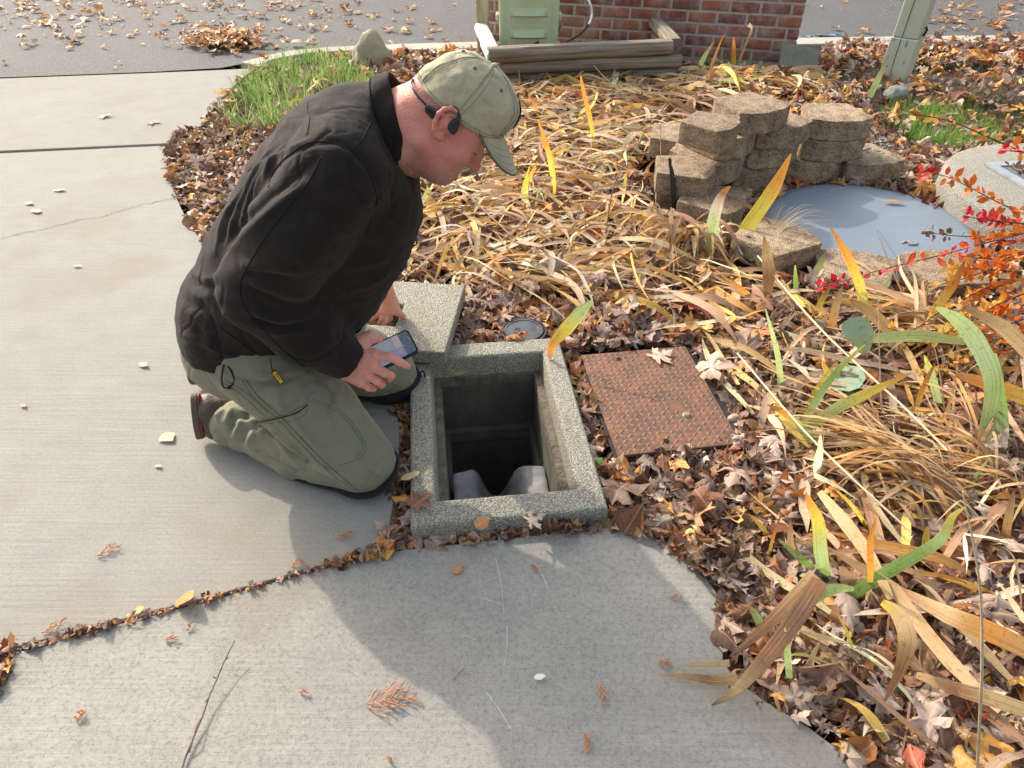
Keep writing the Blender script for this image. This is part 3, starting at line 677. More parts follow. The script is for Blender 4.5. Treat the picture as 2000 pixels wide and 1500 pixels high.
# ================================================================ the man: smooth solids from blended distance fields
class Field:
    def __init__(s, lo, hi, h):
        s.lo = np.array(lo, np.float32); s.h = h; s.n = np.ceil((np.array(hi)-s.lo)/h).astype(int)+1
        s.ax = [s.lo[i]+h*np.arange(s.n[i], dtype=np.float32) for i in range(3)]; s.f = np.full(tuple(s.n), .5, np.float32)
    def win(s, lo, hi):
        a = np.clip(((np.array(lo)-s.lo)/s.h).astype(int)-1, 0, s.n-1); b = np.clip(((np.array(hi)-s.lo)/s.h).astype(int)+2, 1, s.n)
        sl_ = tuple(slice(int(a[i]), int(max(b[i], a[i]+1))) for i in range(3))
        X, Y, Z = np.meshgrid(*[s.ax[i][sl_[i]] for i in range(3)], indexing='ij'); return sl_, X, Y, Z
    def apply(s, sl_, d, k, op):
        f = s.f[sl_]
        if op == 'add':
            if k > 0: h_ = np.maximum(k-np.abs(f-d), 0)/k; r = np.minimum(f, d)-h_*h_*k*.25
            else: r = np.minimum(f, d)
        else:
            if k > 0: h_ = np.maximum(k-np.abs(f+d), 0)/k; r = np.maximum(f, -d)+h_*h_*k*.25
            else: r = np.maximum(f, -d)
        s.f[sl_] = r
    def cap(s, a, b, ra, rb, k=.03, sq=None, op='add'):
        """tapered capsule; sq=(direction, factor): section widened along direction"""
        a = np.array(a, np.float32); b = np.array(b, np.float32); R = max(ra, rb)*(max(1, sq[1]) if sq else 1)+k+.012
        sl_, X, Y, Z = s.win(np.minimum(a, b)-R, np.maximum(a, b)+R); P = [X-a[0], Y-a[1], Z-a[2]]; ba = b-a
        if sq:
            u = np.array(sq[0], np.float32); u /= np.linalg.norm(u); g = 1/sq[1]-1
            dt = P[0]*u[0]+P[1]*u[1]+P[2]*u[2]; P = [P[i]+u[i]*dt*g for i in range(3)]; ba = ba+u*(ba@u)*g
        L = float(ba@ba)+1e-9; t = np.clip((P[0]*ba[0]+P[1]*ba[1]+P[2]*ba[2])/L, 0, 1)
        d = np.sqrt(sum((P[i]-ba[i]*t)**2 for i in range(3)))-(ra+(rb-ra)*t); s.apply(sl_, d, k, op); return s
    def ell(s, c, axes, rad, k=.03, op='add'):
        c = np.array(c, np.float32); R = max(rad)+k+.012; sl_, X, Y, Z = s.win(c-R, c+R); P = [X-c[0], Y-c[1], Z-c[2]]
        q = [sum(P[i]*axes[j][i] for i in range(3)) for j in range(3)]
        k0 = np.sqrt(sum((q[j]/rad[j])**2 for j in range(3)))+1e-6; k1 = np.sqrt(sum((q[j]/rad[j]**2)**2 for j in range(3)))+1e-6
        s.apply(sl_, k0*(k0-1)/k1, k, op); return s
    def path(s, pts, rads, k=.03, sq=None, op='add'):
        for i in range(len(pts)-1): s.cap(pts[i], pts[i+1], rads[i], rads[i+1], k, sq, op)
        return s
    def cut(s, p, n, k=.0):
        n = np.array(n, np.float32); n /= np.linalg.norm(n); X, Y, Z = np.meshgrid(*s.ax, indexing='ij', sparse=True)
        d = (X-p[0])*n[0]+(Y-p[1])*n[1]+(Z-p[2])*n[2]
        if k > 0: h_ = np.maximum(k-np.abs(s.f-d), 0)/k; s.f = np.maximum(s.f, d)+h_*h_*k*.25
        else: s.f = np.maximum(s.f, d)
        return s
    def mesh(s):
        f = s.f; sg = f < 0; n = s.n; idx = np.full(tuple(n-1), -1, np.int64)
        c = [sg[i:n[0]-1+i, j:n[1]-1+j, k:n[2]-1+k] for i in (0, 1) for j in (0, 1) for k in (0, 1)]
        tot = sum(x.astype(np.int8) for x in c); act = (tot > 0) & (tot < 8); I = np.argwhere(act); m = len(I); idx[act] = np.arange(m)
        acc = np.zeros((m, 3)); cnt = np.zeros(m)
        corners = [(i, j, k) for i in (0, 1) for j in (0, 1) for k in (0, 1)]
        for a in range(8):
            for b in range(a+1, 8):
                ca, cb = np.array(corners[a]), np.array(corners[b])
                if abs(ca-cb).sum() != 1: continue
                fa = f[tuple((I+ca).T)]; fb = f[tuple((I+cb).T)]; x = (fa < 0) != (fb < 0); t = fa/(fa-fb+1e-12)
                acc[x] += (ca+(cb-ca)*t[:, None])[x]; cnt[x] += 1
        V = s.lo+(I+acc/cnt[:, None])*s.h; Q = []
        for ax in range(3):
            o1, o2 = [(1, 2), (2, 0), (0, 1)][ax]
            sA = sg[tuple(slice(0, n[i]-1) if i == ax else slice(0, n[i]) for i in range(3))]; sB = sg[tuple(slice(1, n[i]) if i == ax else slice(0, n[i]) for i in range(3))]
            E_ = np.argwhere(sA != sB); E_ = E_[(E_[:, o1] > 0) & (E_[:, o2] > 0) & (E_[:, o1] < n[o1]-1) & (E_[:, o2] < n[o2]-1)]
            e1 = np.zeros(3, int); e1[o1] = 1; e2 = np.zeros(3, int); e2[o2] = 1
            q = np.stack([idx[tuple((E_-e1-e2).T)], idx[tuple((E_-e2).T)], idx[tuple(E_.T)], idx[tuple((E_-e1).T)]], 1)
            inside = sA[tuple(E_.T)]; q[~inside] = q[~inside][:, ::-1]; Q.append(q)
        return V, np.concatenate(Q)
def relax(V, Q, it=4, lam=.5):
    e = np.concatenate([Q[:, [0, 1]], Q[:, [1, 2]], Q[:, [2, 3]], Q[:, [3, 0]]]); e = np.concatenate([e, e[:, ::-1]])
    cnt = np.bincount(e[:, 0], minlength=len(V))[:, None]+1e-9
    for _ in range(it):
        s_ = np.stack([np.bincount(e[:, 0], V[e[:, 1], i], len(V)) for i in range(3)], 1)/cnt; V = V+(s_-V)*lam
    return V
def vnormals(V, Q):
    n = np.cross(V[Q[:, 2]]-V[Q[:, 0]], V[Q[:, 3]]-V[Q[:, 1]]); N = np.zeros_like(V)
    for i in range(4):
        for c in range(3): N[:, c] += np.bincount(Q[:, i], n[:, c], len(V))
    return N/(np.linalg.norm(N, axis=1)[:, None]+1e-12)
def bvh_of(V, Q): return BVHTree.FromPolygons([tuple(v) for v in V], [tuple(int(i) for i in q) for q in Q])
def hit(bv, px, py):
    r = ray(px, py).normalized(); h = bv.ray_cast(CAM, r); return (h[0], h[1]) if h[0] is not None else (None, None)
def trace(bv, pts, n=6, lift=0.0, jump=.08):
    """a line drawn over a surface: its points on that surface"""
    out = []
    for p in spline([(a, b, 0) for a, b in pts], n):
        h, nn = hit(bv, p[0], p[1])
        if h is None: continue
        if out and (h-out[-1]).length > jump: continue
        out.append(h+nn*lift)
    return out
def fold(V, N, lines):
    D = np.zeros(len(V))
    for P, hgt, wd in lines:
        if len(P) < 2: continue
        P = np.array([tuple(p) for p in P]); lo = P.min(0)-wd*3; hi = P.max(0)+wd*3; ix = np.where(((V > lo) & (V < hi)).all(1))[0]
        if not len(ix): continue
        X = V[ix]; best = np.full(len(ix), 1e9); tt = np.zeros(len(ix)); m = len(P)-1
        for i in range(m):
            a, b = P[i], P[i+1]; ba = b-a; t = np.clip(((X-a)@ba)/(ba@ba+1e-12), 0, 1); d = np.linalg.norm(X-a-t[:, None]*ba, axis=1); u = d < best; best[u] = d[u]; tt[u] = (i+t[u])/m
        tap = np.clip(np.minimum(tt, 1-tt)*5, 0, 1)**.7; D[ix] += hgt*np.exp(-(best/wd)**1.5)*tap
    return V+N*D[:, None]
def nz(V, sc_, amp, seed=0, st=(1, 1, 1)):
    return np.array([noise.noise(Vector((v[0]*sc_*st[0]+seed, v[1]*sc_*st[1], v[2]*sc_*st[2]))) for v in V])*amp
vec = lambda p: np.array(tuple(p))
# ---- materials
def m_cloth(name, c0, c1, weave=700, rough=.85, bump=.25, sheen=.2, dust=None):
    n = NT(name); a_ = n.noise(7, 5, .65); c = n.mix(n.ramp(a_, [(.35, 0.0), (.65, 1.0)]), c0, c1)
    fz = n.noise(weave, 2, .7); c = n.mix(n.math('MULTIPLY', n.ramp(fz, [(.35, 1.0), (.6, 0.0)]), .35), c, tuple(x*.55 for x in c0))
    if dust: c = n.mix(n.ramp(n.noise(16, 6, .75, v=n.map(n.obj, loc=(1, 5, 2))), [(.56, 0.0), (.74, dust[1])]), c, dust[0])
    n.set(Base_Color=c, Roughness=rough); n.b.inputs['Specular IOR Level'].default_value = .25; n.b.inputs['Sheen Weight'].default_value = sheen; n.b.inputs['Sheen Roughness'].default_value = .5
    n.bump(n.math('ADD', n.math('MULTIPLY', fz, .4), n.noise(38, 4, .6)), bump, .006); M[name] = n.m
m_cloth('jacket_cloth', (.0125, .0090, .0078), (.022, .0160, .0135), 900, .9, .45, .06, ((.055, .046, .040), .3))
m_cloth('jacket_seam', (.007, .0065, .007), (.010, .009, .009), 900, .8, .2, .02)
m_cloth('trouser_cloth', (.178, .174, .118), (.218, .21, .146), 1200, .8, .18, .12, ((.24, .22, .16), .25))
m_cloth('trouser_stitch', (.085, .085, .06), (.10, .10, .07), 900, .9, .1, 0)
m_cloth('pad_black', (.008, .008, .010), (.013, .013, .015), 900, .8, .3, .05)
m_cloth('cap_cloth', (.33, .30, .195), (.52, .47, .325), 500, .9, .5, .2, ((.58, .55, .42), .6))
m_cloth('cap_dark', (.11, .10, .065), (.14, .13, .085), 900, .9, .2, .1)
simple('boot_leather', (.055, .035, .028), .5, bumpy=(60, .5), var=(14, (.11, .075, .06))); simple('boot_sole', (.10, .075, .06), .75, bumpy=(50, .6)); simple('boot_red', (.25, .03, .02), .6)
def m_skin():
    n = NT('skin'); a_ = n.noise(22, 5, .6); b_ = n.noise(240, 3, .7); c = n.mix(n.ramp(a_, [(.35, 0.0), (.65, 1.0)]), (.78, .42, .33), (.80, .31, .24))
    c = n.mix(n.ramp(b_, [(.34, .5), (.48, 0.0)]), c, (.34, .15, .11)); c = n.mix(n.ramp(n.noise(60, 4, .7), [(.45, 0.0), (.7, .35)]), c, (.66, .33, .25)); st_ = n.attr('lcol'); s = n.sep(st_)
    c = n.mix(n.math('MULTIPLY', s[0], n.ramp(n.noise(420, 2, .8), [(.36, 1.0), (.58, .35)])), c, (.10, .07, .058)); c = n.mix(s[1], c, (.62, .17, .14)); c = n.mix(s[2], c, (.25, .10, .075))
    n.set(Base_Color=c, Roughness=.5); n.b.inputs['Specular IOR Level'].default_value = .4; n.b.inputs['Subsurface Weight'].default_value = .12
    n.b.inputs['Subsurface Radius'].default_value = (.8, .25, .12); n.b.inputs['Subsurface Scale'].default_value = .01
    n.bump(n.math('ADD', b_, n.noise(70, 4)), .6, .004); M['skin'] = n.m
m_skin()
MAN = empty('person', (-.55, 1.55, 0), 'kneeling man in black jacket, olive trousers and faded green cap, holding a phone', 'person')
YM = 1.55
# ---------------------------------------------------------------- jacket
def build_jacket():
    f = Field((-1.02, 1.1, .12), (-.10, 2.2, 1.16), .005)
    S = (0, 1, 0)
    T = [(478, 655, .150), (500, 605, .160), (545, 530, .172), (600, 455, .178), (642, 385, .172), (676, 322, .150), (712, 280, .122)]
    pts = [vec(PY(a, b, YM)) for a, b, _ in T]; f.path(pts, [r for *_, r in T], .04, (S, 1.12))
    f.cap(vec(PY(672, 320, YM-.13)), vec(PY(672, 320, YM+.15)), .085, .085, .08)               # shoulder yoke
    f.path([vec(PY(735, 350, YM)), vec(PY(748, 410, YM)), vec(PY(722, 480, YM)), vec(PY(672, 552, YM)), vec(PY(640, 620, YM))], [.070, .078, .085, .09, .09], .05, (S, 1.3))   # jacket front hanging
    f.path([vec(PY(440, 600, YM)), vec(PY(455, 650, YM))], [.10, .108], .05, (S, 1.5))
    # near arm
    sh = vec(PY(654, 348, 1.375)); el_ = vec(PY(507, 566, 1.345)); wr = vec(PY(672, 700, 1.405))
    m1 = vec(PY(583, 455, 1.34))
    f.path([sh, m1, el_], [.098, .092, .083], .035); m2 = vec(PY(590, 640, 1.37)); f.path([el_, m2, wr], [.083, .074, .056], .03)
    # far arm
    f.path([vec(PY(705, 330, 1.74)), vec(PY(738, 425, 1.82)), vec(PY(733, 490, 1.90))], [.09, .085, .082], .04)
    f.path([vec(PY(733, 490, 1.90)), vec(PY(718, 545, 2.02))], [.082, .05], .03)
    f.path([vec(PY(712, 285, YM)), vec(PY(752, 256, YM))], [.11, .088], .03)
    dn = vec(PY(863, 205, YM))-vec(PY(770, 243, YM)); f.cut(vec(PY(766, 243, YM)), dn)
    # cut the body hem (not the sleeves): subtract a slab under the hem but away from the forearm
    X, Y, Z = np.meshgrid(*f.ax, indexing='ij', sparse=True)
    hem = .388+.012*np.sin(X*14+1)+.0*Y; low = Z-hem                       # >0 keep
    arm = Field(f.lo, f.lo+(f.n-1)*f.h, f.h); arm.n = f.n; arm.f = np.full(tuple(f.n), .5, np.float32); arm.ax = f.ax
    arm.path([m1, el_, m2, wr], [.092, .083, .074, .056], .02); arm.path([vec(PY(738, 425, 1.82)), vec(PY(733, 490, 1.90)), vec(PY(718, 545, 2.02))], [.085, .082, .05], .02)
    body = np.maximum(f.f, -low-0*f.f); kk = .015; d = arm.f; h_ = np.maximum(kk-np.abs(body-d), 0)/kk; f.f = np.minimum(body, d)-h_*h_*kk*.25
    # cut cuffs
    ax = (wr-m2)/np.linalg.norm(wr-m2); cp = wr+ax*.012; XX = (X-cp[0])*ax[0]+(Y-cp[1])*ax[1]+(Z-cp[2])*ax[2]; near = ((X-wr[0])**2+(Y-wr[1])**2+(Z-wr[2])**2) < .11**2
    f.f = np.where(near, np.maximum(f.f, XX), f.f)
    w2 = vec(PY(718, 545, 2.02)); a2 = w2-vec(PY(733, 490, 1.90)); a2 /= np.linalg.norm(a2); XX = (X-w2[0]-a2[0]*.01)*a2[0]+(Y-w2[1]-a2[1]*.01)*a2[1]+(Z-w2[2]-a2[2]*.01)*a2[2]
    near = ((X-w2[0])**2+(Y-w2[1])**2+(Z-w2[2])**2) < .1**2; f.f = np.where(near, np.maximum(f.f, XX), f.f)
    V, Q = f.mesh(); V = relax(V, Q, 3); bv = bvh_of(V, Q); N = vnormals(V, Q)
    big_n = nz(V, 8, .007, 3)+nz(V, 24, .0032, 8, (1, 1, 1.6)); V = V+N*big_n[:, None]; N = vnormals(V, Q)
    L = []
    def a(pts, h, w_): L.append((trace(bv, pts, 5, 0, .12), h*.8, w_*.85))
    # arm / back crease, armhole, sleeve folds (ridges +, creases -)
    a([(432, 492), (460, 452), (500, 415), (545, 372), (590, 330), (628, 300)], -.012, .013); a([(440, 510), (476, 466), (520, 424), (566, 384), (606, 350)], .011, .014)
    a([(522, 372), (530, 345), (560, 306), (600, 284), (650, 277), (692, 294), (724, 340), (738, 396)], -.006, .007); a([(516, 360), (524, 330), (552, 298), (600, 275)], .007, .010)
    for p in ([(468, 440), (486, 370), (520, 318), (566, 282)], [(492, 420), (505, 350), (545, 300)], [(445, 470), (462, 400), (498, 330), (540, 280)], [(420, 500), (436, 430), (466, 372)]): a(p, .0075, .011)
    for p in ([(478, 430), (496, 360), (532, 308)], [(456, 455), (474, 385), (508, 325)], [(432, 480), (450, 412), (480, 355)]): a(p, -.008, .009)
    for p in ([(600, 190), (604, 230), (598, 262)], [(660, 200), (690, 215), (705, 250)], [(630, 180), (650, 215), (655, 255)], [(560, 225), (572, 250), (566, 280)]): a(p, .004, .010)
    for p in ([(360, 560), (390, 580), (430, 575)], [(352, 600), (385, 622), (415, 640)], [(372, 530), (400, 545), (428, 540)], [(350, 650), (390, 665), (430, 690)], [(395, 640), (420, 680), (470, 700)]): a(p, .007, .012)
    for p in ([(356, 580), (388, 602), (420, 606)], [(370, 545), (398, 560), (430, 556)], [(378, 640), (410, 660), (440, 668)]): a(p, -.007, .010)
    for p in ([(485, 548), (520, 562), (570, 575), (618, 570)], [(488, 600), (530, 622), (585, 622), (620, 600)], [(470, 520), (520, 520), (580, 530)], [(500, 640), (560, 650), (620, 640)]): a(p, .010, .014)
    for p in ([(480, 562), (525, 580), (575, 598), (620, 588)], [(492, 580), (520, 600), (560, 612)], [(480, 532), (525, 540), (585, 550)], [(490, 622), (545, 640), (600, 636)]): a(p, -.011, .011)
    for p in ([(560, 470), (590, 500), (600, 540)], [(600, 420), (650, 450), (700, 455)], [(620, 390), (690, 400), (740, 390)], [(640, 520), (700, 520), (760, 500)], [(660, 570), (720, 560), (765, 530)]): a(p, .007, .014); 
    for p in ([(640, 665), (670, 660), (692, 672)], [(620, 690), (650, 700), (672, 728)], [(600, 660), (640, 690), (655, 720)]): a(p, .004, .008)
    a([(540, 600), (600, 650), (650, 690)], -.005, .008); a([(745, 290), (790, 330), (806, 380), (800, 450)], -.005, .009)
    V = fold(V, N, L); V = relax(V, Q, 1, .35); N = vnormals(V, Q); cr = nz(V, 13, 1.0, 21, (1, 1, .6)); c2 = nz(V, 26, 1.0, 31); mk = np.clip(nz(V, 5, 2.5, 51)+.45, .12, 1); V = V-N*((.0038*np.clip(1-np.abs(cr)/.09, 0, 1)+.0014*np.clip(1-np.abs(c2)/.12, 0, 1))*mk)[:, None]
    o = big('jacket', V, Q, M['jacket_cloth'], MAN); bv = bvh_of(V, Q)
    # seams as thin stitched cords on the cloth
    P = []
    for s_ in ([(724, 240), (708, 270), (690, 296), (700, 310), (722, 340), (733, 372), (736, 400)], [(690, 296), (640, 277), (600, 280), (560, 306), (536, 334), (524, 366)],
               [(628, 306), (604, 352), (566, 402), (528, 450), (492, 505), (470, 550), (476, 596), (520, 650), (560, 690), (604, 722)], [(360, 500), (400, 560), (392, 600), (378, 650)], [(606, 166), (600, 210), (604, 232), (600, 262)],
               [(388, 596), (432, 640), (500, 690)]):
        t = trace(bv, s_, 8, .0005, .05)
        if len(t) > 3: P.append(tube_geo(t, .0012, 5))
    for v_, q_ in P: mesh('seam', v_, q_, M['jacket_seam'], o, True)
    # collar
    A = PY(764, 243, YM); B = PY(800, 230, YM); d = (B-A).normalized(); side = Vector((0, 1, 0)); u = side.cross(d).normalized()
    if u.z < 0: u = -u
    Vc = []; Qc = []; n = 96; prof = [(-.35, .093), (0, .0985), (.3, .100), (.6, .0985), (.9, .0965), (1.0, .0945), (.98, .0905), (.8, .090), (.3, .092), (-.3, .088)]
    for t, r in prof:
        for k in range(n):
            a_ = 2*math.pi*k/n; lo = max(0, -math.sin(a_)); c = A+d*(.040*t*(1-.25*lo)+.003*math.sin(a_*3+1)*t)
            wob = .0035*math.sin(a_*4+t*2)+.0015*math.sin(a_*9+t*4)
            Vc.append(c+side*(math.cos(a_)*(r*.95+wob))+u*(math.sin(a_)*(r+wob+.010*lo*t)))
    for i in range(len(prof)-1):
        for k in range(n): Qc.append((i*n+k, (i+1)*n+k, (i+1)*n+(k+1) % n, i*n+(k+1) % n))
    c_ = mesh('collar', Vc, Qc, M['jacket_cloth'], o, True)
    rim = [Vector(Vc[1*n+k])+u*0 for k in range(n)]; rim = [p+(p-A).normalized()*.0012 for p in rim]; rim.append(rim[0]); tube('collar_piping', rim, .0018, M['jacket_seam'], o, 6)
    return o, bv
jacket, JB = build_jacket()
# ---------------------------------------------------------------- trousers
def build_trousers():
    f = Field((-1.12, 1.15, -.01), (-.22, 1.98, .52), .005); S = (0, 1, 0)
    hN = vec(PY(505, 700, 1.455)); kN = vec(PY(708, 900, 1.37)); f.path([vec(PY(470, 672, 1.56)), vec(PY(520, 640, 1.58))], [.145, .135], .04, (S, 1.12))
    f.path([hN, vec(PY(610, 800, 1.42)), kN], [.118, .108, .088], .03); kN[2] = .085
    aN = vec(PY(478, 838, 1.52)); aN[2] = .075
    f.path([kN+[-.01, 0, -.015], vec(PY(585, 880, 1.44)), aN], [.075, .078, .062], .012); f.cap(aN, aN+np.array([-.035, .018, .0]), .064, .070, .02)
    kF = vec(PY(762, 737, 1.79)); f.path([vec(PY(520, 660, 1.66)), vec(PY(655, 684, 1.73)), vec(PY(712, 706, 1.765)), kF], [.12, .110, .098, .086], .03)
    kF2 = kF.copy(); kF2[2] = .08; aF = np.array([kF[0]-.46, 1.76, .07]); f.path([kF2, aF], [.08, .06], .012)
    V, Q = f.mesh(); V = relax(V, Q, 3); bv = bvh_of(V, Q); N = vnormals(V, Q); V = V+N*(nz(V, 11, .005, 4)+nz(V, 28, .002, 2))[:, None]; V[:, 2] = np.maximum(V[:, 2], .003)
    L = []
    def a(pts, h, w_): L.append((trace(bv, pts, 5, 0, .12), h, w_))
    for p in ([(470, 745), (520, 760), (570, 745), (620, 720)], [(480, 730), (540, 735), (600, 718)], [(620, 735), (600, 765), (560, 790)], [(640, 750), (625, 785), (600, 800)], [(560, 800), (545, 780), (540, 750)]): a(p, .006, .011)
    for p in ([(475, 738), (530, 750), (590, 730)], [(610, 752), (590, 780), (552, 800)], [(655, 760), (645, 795), (660, 830)]): a(p, -.006, .009)
    for p in ([(505, 835), (540, 860), (570, 895), (600, 920)], [(440, 830), (455, 800), (480, 812)], [(455, 860), (470, 825), (500, 830)], [(480, 870), (500, 845), (520, 850)], [(420, 815), (440, 800)]): a(p, .009, .011)
    for p in ([(448, 850), (462, 815), (490, 820)], [(470, 868), (485, 838), (510, 842)]): a(p, -.011, .009)
    for p in ([(560, 880), (620, 915), (660, 935)], [(600, 880), (640, 920), (680, 945)], [(545, 850), (600, 890), (640, 915)]): a(p, .006, .010)
    for p in ([(570, 872), (625, 908), (668, 930)], [(520, 820), (570, 865), (610, 895)]): a(p, -.007, .009)
    for p in ([(455, 728), (500, 742), (560, 728)], [(640, 742), (660, 752), (668, 780)], [(625, 748), (612, 772), (585, 790)], [(520, 770), (560, 800), (600, 850), (640, 905)], [(690, 880), (720, 915), (742, 925)]): a(p, .009, .0075)
    for p in ([(460, 736), (505, 752), (565, 738)], [(632, 748), (650, 764), (655, 790)], [(530, 842), (575, 876), (615, 912)], [(496, 880), (540, 905), (600, 930)]): a(p, -.010, .0065)
    for p in ([(690, 760), (740, 770), (790, 765)], [(700, 785), (750, 780), (800, 770)]): a(p, -.005, .009)
    V = fold(V, N, L); N = vnormals(V, Q); cr = nz(V, 12, 1.0, 41, (1, .6, 1)); V = V-N*(.0026*np.clip(1-np.abs(cr)/.10, 0, 1))[:, None]; V[:, 2] = np.maximum(V[:, 2], .002)
    bv = bvh_of(V, Q); o = big('trousers', V, Q, M['trouser_cloth'], MAN)
    P = []
    def seam(s_, r=.0011):
        r *= .62 
        t = trace(bv, s_, 9, .0004, .05)
        if len(t) > 3: P.append(tube_geo(t, r, 5))
    seam([(478, 738), (505, 775), (545, 810), (560, 825), (610, 878), (660, 925), (700, 958)], .0016); seam([(472, 742), (498, 778), (536, 812), (552, 828), (602, 882), (652, 930), (690, 956)], .0009)
    seam([(604, 782), (570, 805), (545, 812), (505, 822)], .0012); seam([(600, 776), (660, 800), (695, 835), (715, 874), (698, 896), (662, 910)], .0009); seam([(597, 780), (657, 804), (690, 838), (709, 873), (694, 892)], .0009)
    seam([(604, 790), (596, 808), (570, 822), (510, 828)], .0009)
    seam([(430, 745), (470, 770), (520, 815)], .0009); seam([(440, 742), (480, 766), (524, 806)], .0009); seam([(685, 640), (720, 655), (752, 670)], .0012)
    for v_, q_ in P: mesh('stitching', v_, q_, M['trouser_stitch'], o, True)
    z1 = trace(bv, [(508, 824), (545, 816), (580, 806), (600, 790)], 8, .001); 
    if len(z1) > 3: tube('pocket_zip', z1, .0016, M['pad_black'], o, 6)
    h, nn = hit(bv, 509, 832)
    if h: tube('zip_puller', [h+nn*.003+Vector((0, 0, .006)), h+nn*.004+Vector((-.002, 0, -.010))], .0028, M['bolt_steel'], o, 6)
    # knee pads: thick black bands under each knee
    for (k, yc, sx) in ((kN, 1.37, 1), (kF, 1.79, 1)):
        g = Field((k[0]-.20, k[1]-.13, -.004), (k[0]+.13, k[1]+.13, .22), .005)
        src = bv
        if k is kN: g.path([hN, vec(PY(610, 800, 1.42)), kN], [.118, .108, .099], .03); g.path([kN+[-.01, 0, -.015], vec(PY(585, 880, 1.44))], [.084, .084], .012)
        else: g.path([vec(PY(655, 690, 1.73)), kF], [.105, .097], .03); g.path([kF2, kF2+np.array([-.2, -.01, -.005])], [.087, .08], .012)
        nrm = np.array([-.52, -.0, .85]); nrm /= np.linalg.norm(nrm); p0 = k+np.array([.026, 0, -.040])
        Xg, Yg, Zg = np.meshgrid(*g.ax, indexing='ij', sparse=True); dA = (Xg-p0[0])*nrm[0]+(Zg-p0[2])*nrm[2]+0*Yg; dB = (Zg-.046)-.10*(Xg-k[0])+0*Yg; g.f = np.maximum(g.f, np.minimum(dA, dB)); g.cut((0, 0, .002), (0, 0, -1)); Vk, Qk = g.mesh(); Vk = relax(Vk, Qk, 2); big('knee_pad', Vk, Qk, M['pad_black'], o)
    return o, bv, kN, kF
trousers, TB, kN, kF = build_trousers()
